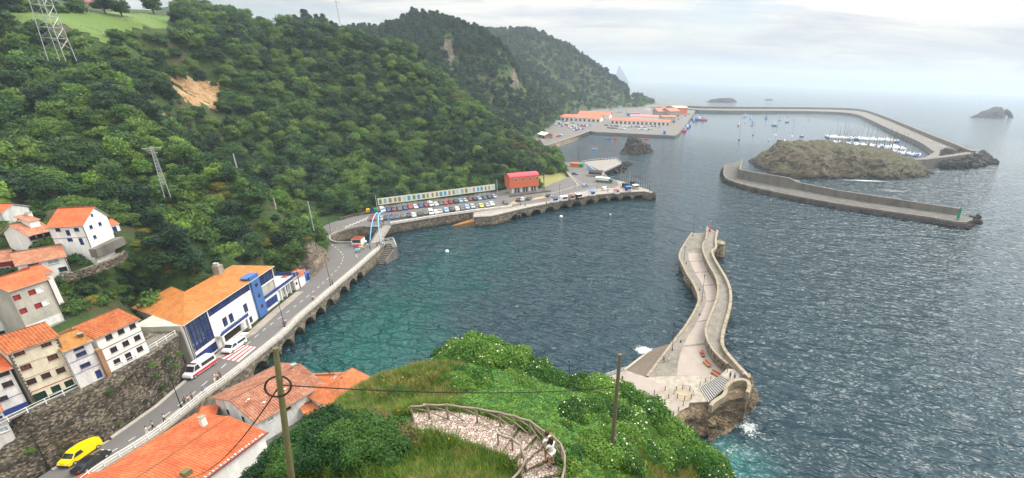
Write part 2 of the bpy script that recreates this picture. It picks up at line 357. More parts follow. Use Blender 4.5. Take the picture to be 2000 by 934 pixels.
# ------------------------------------------------------------------ light, sky
SUN_EL,SUN_AZ=math.radians(48),math.radians(58)      # azimuth clockwise from +Y (view direction)
w=bpy.data.worlds.new('World'); S.world=w; w.use_nodes=True; t=NT(w.node_tree)
bg=w.node_tree.nodes['Background']
sk=t.new('ShaderNodeTexSky',sky_type='NISHITA',sun_disc=False,sun_elevation=SUN_EL,sun_rotation=SUN_AZ,altitude=50,dust_density=2.)
g=t.new('ShaderNodeTexCoord').outputs['Generated']; sep=t.new('ShaderNodeSeparateXYZ',{0:g})
zz=t.math('MAXIMUM',sep.outputs[2],.02)
pr=t.new('ShaderNodeCombineXYZ',{0:t.math('DIVIDE',sep.outputs[0],t.math('ADD',zz,.12)),1:t.math('DIVIDE',sep.outputs[1],t.math('ADD',zz,.12)),2:0.})
n1=t.noise(t.mapping(pr.outputs[0],scale=(.55,1.,1),loc=(3.1,1.7,0)),1.1,7,.6,.4)
n2=t.noise(t.mapping(pr.outputs[0],scale=(.3,1.2,1),loc=(7.1,2.2,0)),2.3,6,.6,.3)
cloud=t.ramp(n1,[(.32,(7.,7.3,8.)),(.43,(9.2,9.1,9.)),(.55,(11.8,11.3,10.2))])
cloud=t.mix(t.ramp(n2,[(.46,0),(.62,.55)]),cloud,(7.,7.3,8.2))
hz=t.ramp(sep.outputs[2],[(.0,1),(.12,0)])
cloud=t.mix(hz,cloud,(7.5,7.7,8.2))
cover=t.ramp(t.noise(t.mapping(pr.outputs[0],loc=(1.3,5.2,0)),.8,5,.6,.2),[(.36,.35),(.5,1)])
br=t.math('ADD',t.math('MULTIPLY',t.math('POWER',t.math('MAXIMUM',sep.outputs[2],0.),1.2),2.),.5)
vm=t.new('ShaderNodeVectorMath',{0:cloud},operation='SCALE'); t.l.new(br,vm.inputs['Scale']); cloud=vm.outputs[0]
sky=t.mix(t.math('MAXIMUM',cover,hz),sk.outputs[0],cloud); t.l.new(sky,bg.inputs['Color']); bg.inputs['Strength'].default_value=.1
sl=bpy.data.lights.new('sun','SUN'); sl.energy=2.6; sl.angle=math.radians(32); sl.color=(1,.95,.86)
so=bpy.data.objects.new('sun',sl); C.objects.link(so)
sd=Vector((math.sin(SUN_AZ)*math.cos(SUN_EL),math.cos(SUN_AZ)*math.cos(SUN_EL),math.sin(SUN_EL)))
so.rotation_euler=sd.to_track_quat('Z','Y').to_euler(); so.location=sd*400
# ------------------------------------------------------------------ sea
def f(t):
    z0=t.mapping(t.pos,scale=(1,1,1),rot=(0,0,.35))
    w1=t.noise(t.mapping(z0,scale=(.06,.15,1)),1.,2,.5,.3); w2=t.noise(t.mapping(z0,scale=(.22,.52,1)),1.,2,.5,.6); w3=t.noise(t.mapping(z0,scale=(.75,1.4,1)),1.,1,.5)
    dist=t.new('ShaderNodeVectorMath',{0:t.pos},operation='LENGTH').outputs['Value']
    h=t.math('ADD',t.math('MULTIPLY',w1,3.2),t.math('ADD',t.math('MULTIPLY',w2,2.4),t.math('MULTIPLY',w3,.45)))
    n=t.new('ShaderNodeBump',{'Height':h,'Distance':1.}); hv=t.new('ShaderNodeVectorMath',{0:t.pos,1:(200,760,0)},operation='SUBTRACT').outputs[0]; hv=t.new('ShaderNodeVectorMath',{0:t.mapping(hv,scale=(1/310,1/430,1))},operation='LENGTH').outputs['Value']
    calm=t.ramp(hv,[(.6,.1),(1.,1)]); t.l.new(t.math('MULTIPLY',calm,t.ramp(t.math('DIVIDE',dist,900.),[(0,1.),(.35,.85),(1,.38)])),n.inputs['Strength']); setn(t,n.outputs[0])
    big=t.noise(t.pos,.012,4,.6,.6)
    c=t.mix(big,(.01,.029,.041),(.021,.048,.062))
    def blob(cx,cy,r,col,soft,c,amp=.35):
        dv=t.new('ShaderNodeVectorMath',{0:t.pos,1:(cx,cy,0)},operation='SUBTRACT').outputs[0]
        dv=t.new('ShaderNodeVectorMath',{0:t.mapping(dv,scale=(1/r[0],1/r[1],1),rot=(0,0,0))},operation='LENGTH').outputs['Value']
        m=t.math('ADD',dv,t.math('MULTIPLY',t.math('SUBTRACT',t.noise(t.pos,.07,4,.65,.8),.5),amp*4)); return t.mix(t.ramp(m,[(0.,soft),(.95,0)]),c,col)
    c=blob(-66,112,(24,44),(.003,.062,.054),.95,c); c=blob(-60,92,(24,20),(.004,.075,.062),.9,c); c=blob(-55,150,(34,46),(.005,.05,.055),.8,c,.5)
    c=blob(-36,96,(10,14),(.012,.03,.04),.8,c,.5); c=blob(-80,172,(10,10),(.003,.04,.035),.8,c)
    c=blob(-15,76,(11,6),(.008,.06,.065),.6,c)
    q=P(1440,905,0); c=blob(q.x,q.y,(10,9),(.03,.14,.135),.75,c,.4)
    # sea foam where waves break
    foam=None; fn=t.noise(t.pos,1.3,6,.75,1.5)
    for px,py,rx,ry,s in ((1258,684,4.5,3.2,.95),(1272,668,6,3,.4),(1230,650,12,8,.22),(1462,835,5,7,.62),(1425,880,13,8,.42),(1500,905,10,5,.35),(890,434,7,3.5,.8),(905,442,13,3,.45),(1690,353,40,5,.75),(1740,372,25,14,.48),(1800,366,14,6,.5),(1890,322,26,5,.6),(1960,230,70,16,.6),(1900,232,30,10,.45),(1400,202,120,16,.5),(1215,325,10,5,.5),(1195,345,8,4,.45)):
        q=P(px,py,0); dv=t.new('ShaderNodeVectorMath',{0:t.pos,1:(q.x,q.y,0)},operation='SUBTRACT').outputs[0]
        d=t.new('ShaderNodeVectorMath',{0:t.mapping(dv,scale=(1/rx,1/ry,1))},operation='LENGTH').outputs['Value']
        v=t.ramp(d,[(0,s),(1.,0)]); foam=v if foam is None else t.math('MAXIMUM',foam,v)
    wc=t.math('MULTIPLY',t.ramp(w2,[(.7,0),(.78,.8)]),t.ramp(t.noise(t.pos,.02,3),[(.5,0),(.65,.22)]))
    fm=t.ramp(t.math('ADD',foam,t.math('MULTIPLY',t.math('SUBTRACT',fn,.5),1.6)),[(.42,0),(.75,1)]); fm=t.math('MULTIPLY',fm,t.ramp(foam,[(.02,0),(.2,1)])); fm=t.math('MAXIMUM',fm,wc)
    c=t.mix(fm,c,(.72,.78,.78)); setc(t,c)
    t.l.new(t.ramp(fm,[(0,.13),(1,.8)]),t.b.inputs['Roughness']); t.b.inputs['IOR'].default_value=1.33; t.b.inputs['Specular IOR Level'].default_value=.5
m_sea=mat('sea_water',f)
mb=MB(); SEA=6000
ys=[-400,300,1500,SEA]; xs=[-SEA,-1500,-300,500,2000,SEA]
for i in range(3):
    for j in range(5): mb.quad((xs[j],ys[i],0),(xs[j+1],ys[i],0),(xs[j+1],ys[i+1],0),(xs[j],ys[i+1],0))
tag(mb.build('sea',m_sea),kind='structure')
# ------------------------------------------------------------------ haze
def hz_mat():
    m=bpy.data.materials.new('haze_air'); m.use_nodes=True; nt=m.node_tree; nt.nodes.remove(nt.nodes['Principled BSDF'])
    v=nt.nodes.new('ShaderNodeVolumePrincipled'); v.inputs['Color'].default_value=(.72,.86,1,1); v.inputs['Density'].default_value=HAZE; v.inputs['Anisotropy'].default_value=.15
    nt.links.new(v.outputs[0],nt.nodes['Material Output'].inputs['Volume']); return m
HAZE=.00018
mb=MB(); mb.box(-SEA-10,SEA+10,-420,SEA+20,-13.,205)
tag(mb.build('haze',hz_mat()),kind='stuff')
S.cycles.volume_bounces=2; S.cycles.max_bounces=5; S.cycles.transparent_max_bounces=6; S.cycles.diffuse_bounces=3
S.cycles.use_denoising=True; S.view_settings.exposure=.52
# ------------------------------------------------------------------ terrain control points (world x, y, z)
RZ=4.5
CT=[]
def c3(v): CT.append(tuple(v))
def cd(*l):
    for px,py,D,dz in l: v=PD(px,py,D); CT.append((v.x,v.y,v.z+dz))
def cz(z,*l):
    for px,py in l: CT.append(tuple(P(px,py,z)))
TH=-8.5   # canopy height below silhouette
# main ridge silhouette, spur down to the headland tip
cd((740,68,350,TH),(690,50,350,TH),(800,75,342,TH),(830,112,335,TH),(870,142,332,TH),(900,175,330,TH),(930,196,325,TH),(960,216,320,TH-1),(1000,240,310,TH-1),(1040,262,305,TH-1),(1070,285,298,TH-1),(1100,320,290,TH+1))
cz(3.5,(1125,338),(1105,320),(1100,345)); c3((-60,345,3.)); c3((-45,335,3.))
for px,py,D in ((740,68,350),(800,75,342),(900,175,330),(1000,240,310)):
    v=PD(px,py,D+70); c3((v.x,v.y,max(4,(v.z)*.45)))
# foot along parking
cz(5.2,(742,404),(800,398),(850,390),(905,383),(966,375),(985,362),(1055,345),(1085,342),(1105,348))
cz(4.9,(700,419),(662,430),(630,443)); cz(8,(612,450)); cz(5,(636,500),(642,517),(615,538),(600,552))
# land under platforms
cz(3.3,(742,425),(850,408),(950,396),(1000,385),(1060,375),(1120,355),(1150,340),(1110,322)); cz(2.5,(700,500),(650,545),(600,600),(540,650),(480,700),(400,740),(330,800),(250,860),(660,440))
# hidden lower slopes between: main face
cd((740,330,262,-4),(740,200,300,-5),(850,250,285,-5),(960,300,265,-5),(640,330,250,-5),(560,350,238,-6),(620,200,290,-5),(560,110,320,-5),(850,340,255,-4),(1040,320,262,-5))
# top of hill, plateau
cd((560,56,330,TH-2),(480,46,320,TH-4),(400,46,300,TH-5),(345,44,300,TH-4),(300,60,295,-1),(250,80,268,-1),(170,80,262,-1),(60,60,262,-1),(300,30,420,1),(200,24,420,1),(60,28,400,1),(-60,25,400,1),(520,52,430,-2),(640,55,430,-2))
cd((-60,60,262,-4),(-150,60,262,-4),(-150,25,420,0))
for px in (0,200,400,600,740): v=PD(px,30 if px<500 else 60,600); c3((v.x,v.y,88))
for px in (-100,200,450,700): v=PD(px,30,1000); c3((v.x,v.y,85))
# landslide bowl and gully
cd((330,150,285,-3),(400,150,292,-3),(440,215,275,-1),(430,215,270,-1),(370,215,262,-1),(330,160,268,-1),(450,270,262,-3),(480,300,250,-5),(500,330,245,-6),(560,395,222,-6),(600,430,212,-5))
# near spur
cd((160,118,255,-4),(240,168,240,-4),(290,215,228,-3),(330,255,212,-3),(390,302,195,-4),(455,335,184,-4),(500,352,178,-4),(530,385,172,-4),(565,418,167,-5),(600,450,160,-4),(618,470,156,-3))
for px,py,D,drop in ((390,302,220,14),(455,335,206,16),(500,352,200,16),(330,255,236,10),(565,418,190,14)):
    v=PD(px,py,D); c3((v.x,v.y,v.z-drop))
# near spur face towards the village
cd((560,500,146,-4),(500,450,152,-4),(500,520,140,-3),(440,470,150,-5),(400,400,168,-5),(440,500,142,-3),(350,420,165,-5),(300,350,180,-6),(200,300,190,-6),(100,300,190,-6),(0,300,190,-6),(-100,300,190,-6),(0,150,235,-5),(100,200,220,-5),(-100,150,235,-5),(600,500,150,0),(625,500,158,-1))
cd((300,430,150,-5),(150,385,158,-5),(50,375,160,-5),(-60,370,160,-5))
for px,py,z_ in ((200,560,18.5),(260,540,18.5),(300,500,21.5),(330,460,26),(400,480,22),(450,470,24),(350,540,15.5),(242,482,25.3),(400,520,17),(150,590,17.5),(255,470,27),(170,540,23),(290,455,28.5)): c3(P(px,py,z_))
# behind the big building and below
for p in ((-110,86,13),(-111,98,12),(-110,112,9),(-104,120,7),(-100,112,4.5),(-95,92,4),(-110,92,9),(-99,125,8),(-105,126,13)): c3(p)
# village terraces
for p in ((-90,50,13.3),(-90,60,13.3),(-90,70,13.2),(-97,52,14),(-97,62,14.5),(-98,72,15),(-96,78,12),(-91,44,13.),(-98,40,15),(-104,60,18),(-104,72,19),(-106,50,18),(-106,40,18)): c3(p)
# second headland
cd((800,30,600,-9),(870,38,580,-9),(930,55,565,-9),(980,85,560,-9),(1005,130,555,-6),(1015,180,550,-6),(1035,215,548,-6),(1055,240,543,-4),(740,60,640,-6),(900,120,520,-4),(960,180,500,-4),(1000,235,485,-3),(860,60,700,-10))
cz(4,(1068,250),(1062,262)); v=PD(940,200,455); c3((v.x,v.y,24)); 
# third headland
cd((960,78,950,-12),(1000,62,950,-12),(1050,66,960,-12),(1100,92,980,-12),(1130,108,1000,-10),(1160,130,1020,-8),(1190,150,1040,-7),(1215,168,1080,-4),(1232,184,1110,-3),(1242,194,1130,-2),(1050,150,760,-6),(1100,180,760,-6),(1150,200,800,-4),(1060,200,640,-6),(950,60,1250,-10),(1100,110,1300,-10))
cz(4,(1075,238),(1090,225),(1120,212),(1150,214),(1200,210),(1250,205),(1290,203),(1340,206)); cz(2.5,(1100,250),(1200,240),(1300,245),(1330,225),(1150,225),(1080,265))
# sea bed
for px,py in ((800,470),(900,450),(1000,435),(1100,420),(1200,405),(1290,395),(1290,370),(1240,350),(1230,330),(1200,300),(1150,290),(1090,300),(1110,305),(1180,275),(1250,275),(1330,275),(1370,250),(1380,228),(760,480),(720,540),(680,580),(640,620),(600,650),(1300,330),(1262,196),(1300,192),(1350,198)): v=P(px,py,0); c3((v.x,v.y,-7))
for p in ((60,300,-10),(-40,150,-10),(0,200,-12),(100,700,-10),(150,900,-10),(120,1200,-10),(-30,480,-7),(200,1500,-10),(50,1350,-10),(-60,110,-7),(-60,160,-9),(-40,100,-8)): c3(p)
v=P(742,470,0)
for p in ((-103,157,-4),(-96,160,-4)): c3(p)
# ------------------------------------------------------------------ quay, road, piers, islands
FLATTEN=[]; EXCL=[]; EXCLC=[]
def PL(l,z): return [P(a,b,z) for a,b in l]
edge=PL([(150,955),(198,917),(277,870),(326,835),(369,800),(399,775),(462,730),(515,686.5),(558,652),(587,621),(626,588),(650,566),(685,537),(711,514),(742,486)],RZ)
edge=smooth_poly(edge,1)
basin=PL([(722,475.6),(687,475.6),(662,476.5),(647,474),(642,466),(647,460),(662,453),(687,446),(713,443),(744,443)],RZ)
basin=[basin[0]]+smooth_poly(basin[1:-1],2)+[basin[-1]]
seaw=PL([(762,438),(860,422),(925,413)],RZ)
quay=PL([(925,425),(960,423),(1028.5,407),(1097,393),(1165.6,381),(1217,376.5),(1258,374.5),(1274,378)],RZ)
back=PL([(1268,371),(1251,366),(1230,358),(1191,348.5),(1179,336.5),(1150,322),(1138,316),(1100,317.5),(1095,325)],RZ)
inner=PL([(1112,345),(1060,366),(985,371),(742,402),(690,420),(640,438),(616,452)],RZ)
lroad=PL([(632.8,470),(640,497),(642,512),(611,540.5),(596,555.5),(579.5,570.5),(526,614),(483,652),(439,678),(413,702),(379,710),(358,745),(301,794),(241.5,836),(195,868),(100,917),(40,955)],RZ)
outline=edge+[Vector((-87.3,150.5,RZ)),Vector((-89.6,152.2,RZ))]+basin+seaw+quay+back+inner+lroad
xy=lambda l:[(p.x,p.y) for p in l]
mb=MB(); mb.prism(xy(outline),3.9,RZ)
tag(mb.build('coast_road',[m_asphalt]),kind='structure')
# pavements as raised sheets
def strip(name,line,w0,w1,z0,z1,m,kind='structure'):
    mb=MB(); sweep(mb,line,[(w0,z0-RZ),(w1,z0-RZ),(w1,z1-RZ),(w0,z1-RZ)]); o=mb.build(name,m); 
    return tag(o,kind=kind) if kind else o
strip('pavement',edge,-1.75,-.28,RZ-.05,RZ+.13,m_side)
strip('kerb',edge,-1.9,-1.75,RZ-.05,RZ+.12,m_kerb)
strip('parapet_kerb',edge,-.28,.12,RZ-.3,RZ+.22,m_kerb)
hl=lroad[::-1]
strip('kerb_inland',hl[1:7],.0,.7,RZ-.1,RZ+.14,m_kerb)
strip('pavement_inland',hl[7:12],-.1,1.9,RZ-.1,RZ+.14,m_side)
plz=PL([(1000,406),(1020,401),(1075,393),(1100,386),(1140,374),(1165,369),(1200,368),(1209,362),(1204,353),(1191,349),(1230,358.5),(1251,366.5),(1268,371.5),(1273.5,377.5),(1258,374.2),(1217,376),(1165.6,380.5),(1097,392.5),(1028.5,406),(960,422.5),(925,424.5),(925,416)],RZ)
mb=MB(); mb.prism(xy(plz),RZ-.05,RZ+.12); tag(mb.build('promenade',m_side),kind='structure')
# masonry walls with arches
def archwall(mb,line,z0,z1,arches,depth=4.,side=1):
    S_=[0.]
    for a,b in zip(line[:-1],line[1:]): S_.append(S_[-1]+(b-a).length)
    def at(s,off=0):
        s=max(0,min(S_[-1],s))
        for k in range(len(line)-1):
            if s<=S_[k+1]+1e-6: break
        u=(s-S_[k])/max(1e-6,S_[k+1]-S_[k]); p=line[k].lerp(line[k+1],u); t=(line[k+1]-line[k]); t.z=0; t.normalize(); return (p.x-t.y*off*side,p.y+t.x*off*side)
    def near(q):
        best=(1e9,0)
        for i in range(400):
            s=S_[-1]*i/399; x,y=at(s); d=(x-q.x)**2+(y-q.y)**2
            if d<best[0]: best=(d,s)
        return best[1]
    A=sorted((near(q),w,h) for q,w,h in arches); cuts=[]
    s=0
    def plainw(a,b):
        n=max(1,int((b-a)/3))
        for k in range(n):
            p,q=at(lerp(a,b,k/n)),at(lerp(a,b,(k+1)/n)); mb.quad((*p,z0),(*q,z0),(*q,z1),(*p,z1))
    for c,w,h in A:
        a,b=c-w/2,c+w/2
        if a>s: plainw(s,a)
        N=12; pts=[]
        for k in range(N+1):
            th=PI*k/N; pts.append((c-math.cos(th)*w/2, .0+math.sin(th)**.8*h))
        for (sa,za),(sb,zb) in zip(pts[:-1],pts[1:]):
            p,q=at(sa),at(sb); mb.quad((*p,za),(*q,zb),(*q,z1),(*p,z1))
            pi_,qi=at(sa,depth),at(sb,depth); mb.quad((*p,za),(*pi_,za),(*qi,zb),(*q,zb))
        for s_,sg in ((a,1),(b,-1)):
            p,pi_=at(s_),at(s_,depth); mb.quad((*p,z0),(*pi_,z0),(*pi_,0.01),(*p,0.01))
        s=b
    plainw(s,S_[-1])
    n=max(1,int(S_[-1]/6))
    for k in range(n):
        p,q=at(S_[-1]*k/n,depth),at(S_[-1]*(k+1)/n,depth); mb.quad((*p,z0),(*q,z0),(*q,z1),(*p,z1))
ar=[(P(a,b,1),4.6,2.9) for a,b in ((700,543),(684,556),(664,572),(638,597),(618,615),(596,633),(571,655),(548,678),(519,700),(489,722))]
mb=MB(); archwall(mb,edge,-3,RZ-.3,ar); 
# buttress ribs and weed-stained ledge
for q,_,_ in ar[::3]: pass
w1=mb.build('sea_wall',m_mason); tag(w1,'stone sea wall with arches carrying the coast road railing beside the teal water','sea wall')
ar=[(P(a,b,1),6.0,2.8) for a,b in ((985,417),(1010,419),(1038,413),(1066,408),(1094,402),(1120,398),(1149,394),(1174,390),(1199,389),(1223,387),(1246,386))]
mb=MB(); archwall(mb,quay,-3,RZ-.3,ar); tag(mb.build('quay_wall',m_mason),'long stone quay wall with dark arches below the stalls and kiosks','quay wall')
mb=MB(); archwall(mb,[edge[-1],Vector((-87.3,150.5,RZ)),Vector((-89.6,152.2,RZ))]+basin+seaw+[quay[0]],-3,RZ-.3,[],.5); tag(mb.build('basin_wall',m_mason),'rough stone wall round the small basin and below the parked cars','sea wall')
mb=MB(); archwall(mb,[quay[-1]]+back,-3,RZ-.3,[],.5); tag(mb.build('quay_end_wall',m_mason),'seaward stone wall behind the flag poles at the quay head','quay wall')
mb=MB(); sweep(mb,seaw+PL([(1000,404.5)],RZ),[(-.2,-.2),(.35,-.2),(.35,.85),(-.2,.85)]); tag(mb.build('parapet_wall',concrete('whitewashed_parapet',(.6,.56,.5),.7,.8)),'long low whitewashed parapet in front of the parked cars','low wall')
mb=MB(); sweep(mb,basin[1:-1],[(-.1,-.1),(.35,-.1),(.35,.7),(-.1,.7)]); tag(mb.build('basin_parapet',m_conc_lt),'low curved concrete parapet around the small basin','low wall')
# brown slipway beside the wall
a=P(1000,404,3.9); 
mb=MB(); s0=P(938,429,1.6); 
pts=PL([(881,442),(893,436.5)],0.2)+PL([(932,424.5),(938,430)],2.6)
mb.quad(*pts); mb.quad(pts[0],pts[3],Vector((pts[3].x,pts[3].y,-2)),Vector((pts[0].x,pts[0].y,-2))); tag(mb.build('slipway',plain('wet_brown_slip',(.3,.15,.045),.5,var=.4,scale=.5)),'brown weedy slipway below the parked cars','slipway')
# landing with stairs
mb=MB(); mb.prism([(-91.2,153.4),(-86.8,156.6),(-82.3,149.6),(-83.2,148.6),(-86.2,152.4),(-87.2,151.2),(-89.8,152.4)],-3,RZ+.02)
for k in range(11):
    mb.box(-87.0,-84.0,151.6-k*.7-.7,151.6-k*.7,-3,RZ-.35-k*.4,Matrix.Translation((-87,151,0))@Matrix.Rotation(-.12,4,'Z')@Matrix.Translation((87,-151,0)))
mb.prism([(-83.3,149.5),(-82.7,149.9),(-83.7,143.6),(-84.2,143.8)],-3,[4.3,4.3,1.2,1.2])
tag(mb.build('landing_steps',m_conc),'concrete steps going down into the water beside the footbridge','steps')
# footbridge
mb=MB(); mb.prism([(-93.3,151.7),(-90.4,153.4),(-96.2,172.9),(-99.4,171.2)],RZ-.6,RZ+.06); tag(mb.build('footbridge',m_side),'concrete footbridge over the basin mouth under a blue arch','footbridge')
mb=MB(); mb.tube([(-92.6,157.,RZ),(-97.4,172.,RZ)],.05)
# hill side rock toe wall by basin
# road markings
def dashes(line,z,l,gap,w,m,name,lab=None):
    mb=MB(); S_=0; pts=poly_sample(line,.5); on=0; acc=0; seg=[]
    for a,b in zip(pts[:-1],pts[1:]):
        acc+=(b-a).length; ph=acc%(l+gap)
        if ph<l:
            t=(b-a).normalized(); n=Vector((t.y,-t.x,0))*w/2; mb.quad(*[(p.x,p.y,z) for p in (a-n,b-n,b+n,a+n)])
    return tag(mb.build(name,m),kind='structure')
cl=smooth_poly(PL([(120,945),(345,802),(500,655),(561,610),(600,580),(640,545),(665,520),(672,500),(664,490),(645,476),(633,463)],RZ),2)
dashes(cl,RZ+.006,1.3,1.6,.14,m_line,'centre_line')
dashes(smooth_poly(PL([(632,455),(655,447),(690,436),(740,428)],RZ),1),RZ+.006,1.3,1.6,.14,m_line,'centre_line_basin')
dashes(smooth_poly(PL([(1240,352),(1190,356),(1140,362),(1125,350),(1110,338)],RZ)[1:],1),RZ+.006,1.5,1.5,.18,m_line,'centre_line_headland')
mb=MB(); mb2=MB()
for k in range(7):
    a,b=P(674+(k*6.5),445.5-(k*2.6),RZ+.006),P(679+k*6.5,441-k*2.8,RZ+.006); t=(b-a).normalized(); n=Vector((t.y,-t.x,0))*.13; mb.quad(a-n,b-n,b+n,a+n)
for k in range(4):
    a=P(1077+k*0,0,RZ) if 0 else P(994+k*4.2,400.6-k*.8,RZ+.006); b=P(1003+k*4.2,393.-k*.8,RZ+.006); t=(b-a).normalized(); n=Vector((t.y,-t.x,0))*.18; mb2.quad(a-n,b-n,b+n,a+n)
for k in range(7):
    a=P(1040+k*5,390.5-k*.9,RZ+.006); b=P(1048+k*5,386.2-k*.9,RZ+.006); t=(b-a).normalized(); n=Vector((t.y,-t.x,0))*.3; mb2.quad(a-n,b-n,b+n,a+n)
for k in range(8):
    a=P(1087+k*9,386-k*2.4,RZ+.006); b=P(1100+k*9,381.5-k*2.2,RZ+.006); t=(b-a).normalized(); n=Vector((t.y,-t.x,0))*.1; mb.quad(a-n,b-n,b+n,a+n)
for seg in (((1108,336),(1122,352),(1130,362)),((1130,362),(1100,372),(1060,381))):
    ln=smooth_poly(PL(seg,RZ),2); 
    for a,b in zip(ln[:-1],ln[1:]):
        t=(b-a).normalized(); n=Vector((t.y,-t.x,0))*.1; mb.quad(*[(p.x,p.y,RZ+.006) for p in (a-n,b-n,b+n,a+n)])
tag(mb.build('white_road_markings',m_line),kind='structure'); tag(mb2.build('yellow_road_markings',m_yline),kind='structure')
# red and white crossing
c0,c1,c2,c3_=P(425,700,RZ),P(480,707,RZ),P(499,677,RZ),P(452,672,RZ)
c0,c1,c2,c3_=[Vector((p.x,p.y,RZ+.008)) for p in (P(424.5,699,RZ),P(466,706.5,RZ),P(500,678,RZ),P(469,673,RZ))]
for nm,m,par in (('white_crossing_stripes',m_line,0),('red_crossing_stripes',m_redline,1)):
    mb=MB()
    for k in range(9):
        if k%2==par:
            u,v=k/9,(k+1)/9; mb.quad(c0.lerp(c1,u),c0.lerp(c1,v),c3_.lerp(c2,v),c3_.lerp(c2,u))
    tag(mb.build(nm,m),kind='structure')
FLATTEN.append((xy(outline),RZ-.7)); FLATTEN.append(([(p.x,p.y) for p in basin]+[(-98,171),(-92.5,153)],-4)); FLATTEN.append(([(-92.5,153),(-98.,171),(-90,176),(-70,190),(-60,150),(-80,140)],-5)); EXCL.append(xy(outline))
# ------------------------------------------------------------------ retaining walls of the village
TZ=13.8
rtop=PL([(20,838),(75,808),(110,791),(144.5,775),(180,758),(215,741),(255,719),(292,697),(314,681),(331,668)],TZ)
rbot=[lroad[k] for k in (16,15,14,13,12,11)]
def wallsheet(name,bot,top,m,lab,cat,n=60,rows=8,amp=.5,thick=0):
    mb=MB(); bl=poly_n(bot,n); tl=poly_n(top,n); g=[]
    for r in range(rows+1):
        row=[]
        for k in range(n+1):
            p=bl[k].lerp(tl[k],r/rows); q=fbm(p.x*1.,p.y,p.z,.35,4)*amp*(0 if r in(0,rows) else 1); row.append(p+Vector((q,-q*.3,0)))
        g.append(row)
    for r in range(rows):
        for k in range(n): mb.quad(g[r][k],g[r][k+1],g[r+1][k+1],g[r+1][k])
    for k in range(n):  # ledge back from the top
        a,b=g[rows][k],g[rows][k+1]; mb.quad(a,b,b+Vector((-6,0,0)),a+Vector((-6,0,0)))
    o=mb.build(name,m); return tag(o,lab,cat)
def poly_n(l,n):
    d=[0]
    for a,b in zip(l[:-1],l[1:]): d.append(d[-1]+(b-a).length)
    out=[]
    for i in range(n+1):
        s=d[-1]*i/n; k=0
        while k<len(l)-2 and s>d[k+1]: k+=1
        out.append(l[k].lerp(l[k+1],(s-d[k])/max(1e-6,d[k+1]-d[k])))
    return out
rb=[Vector((-103,36,RZ-.4)),P(10,965,RZ-.4),P(60,937,RZ-.4)]+[p+Vector((-.5,0,-.4)) for p in (lroad[15],lroad[14],lroad[13],lroad[12],lroad[11])]+[P(352,738,RZ)+Vector((-.3,0,-.4)),Vector((-91,77.5,RZ-.4))]
rt=[Vector((-104,40,11)),P(-10,862,11.2),P(30,848,11.2),P(56,828,12.5)]+rtop[1:]+[Vector((-90.5,78.,TZ-.5)),Vector((-93,79,TZ-.6))]
FLATTEN.append(([(p.x-1.6,p.y) for p in rt]+[(-86,80),(-78,80),(-78,34),(-104,34)],RZ-.9))
wallsheet('retaining_wall',rb,rt,m_retain,'tall rubble stone retaining wall and rock face under the village houses','retaining wall')
# stairs against the wall
mb=MB()
sa,sb=P(56,842,11.2),P(197,838,RZ+2.2)
for k in range(24):
    p=sa.lerp(sb,k/24); q=sa.lerp(sb,(k+1)/24); zt=lerp(11.5,RZ+.6,k/23); mb.prism([(p.x,p.y-.0),(p.x+1.1,p.y),(q.x+1.1,q.y),(q.x,q.y)],RZ-1,zt)
tag(mb.build('village_steps',m_retain),'long narrow stone stairway climbing against the village retaining wall','steps')
mb=MB(); ln=[Vector((-95.5,47,TZ-.12)),Vector((-93.6,50,TZ-.12)),Vector((-92.4,56,TZ-.1)),Vector((-90.6,62,TZ-.1)),Vector((-89.8,70,TZ-.1)),Vector((-90.2,76,TZ-.1))]
sweep(mb,ln,[(-3.,0),(1.3,0),(1.3,.12),(-3.,.12)]); tag(mb.build('village_walkway',m_conc),kind='structure')
# ------------------------------------------------------------------ old curving pier
PZ,UZ=4.,6.7
pl=smooth_poly(PL([(1353,455),(1341,472),(1328.5,493),(1328,505),(1333,514),(1343,535.5),(1350,545),(1357,556),(1368.5,583),(1360,606),(1340,639),(1327,655),(1299,692),(1266,736)],PZ),1)
prr=smooth_poly(PL([(1381,455),(1379,482),(1372,489),(1373,507),(1386,535),(1396,552),(1402,570),(1402,590),(1396,612),(1386,637),(1377,660),(1379.5,679),(1388,698),(1401,714),(1420,731)],PZ),1)
po=smooth_poly([P(a,b,UZ+1.1) for a,b in ((1400,449),(1396,467),(1398,484),(1388,488),(1392,502),(1405,524),(1419,547),(1426,571),(1424,599),(1416,625),(1408,655),(1408,676),(1425,698),(1449,724),(1463,738))],1)
mb=MB(); mb.prism(xy(pl)+xy(prr[::-1]),-3,PZ); pier=mb.build('pier',[m_mason_pier])
tag(pier,'long curving old stone pier with a lower quay deck reaching into the bay','pier')
nst=70; L1,L2,L3=poly_n(pl,nst),poly_n(prr,nst),poly_n(po,nst)
mb=MB()
for k in range(nst): mb.quad(*[(p.x,p.y,PZ+.008) for p in (L1[k],L2[k],L2[k+1],L1[k+1])])
mb.build('sett_paving',m_setts,pier)
mb=MB()
for s,e in ((17,22.5),(23,29),(29.5,36),(36.5,43.5),(44,52),(52.6,61),(61.6,70)):
    k=s
    while k<e-.01:
        k2=min(k+1,e); f=lambda L,u:L[int(min(u,nst-1))].lerp(L[int(min(u,nst-1))+1],u-int(min(u,nst-1)))
        a,b,c,d=f(L1,k).lerp(f(L2,k),.36),f(L2,k).lerp(f(L1,k),.03),f(L2,k2).lerp(f(L1,k2),.03),f(L1,k2).lerp(f(L2,k2),.36)
        mb.quad(*[(p.x,p.y,PZ+.016) for p in (a,b,c,d)]); k=k2
mb.build('pink_slab',m_plaza,pier)
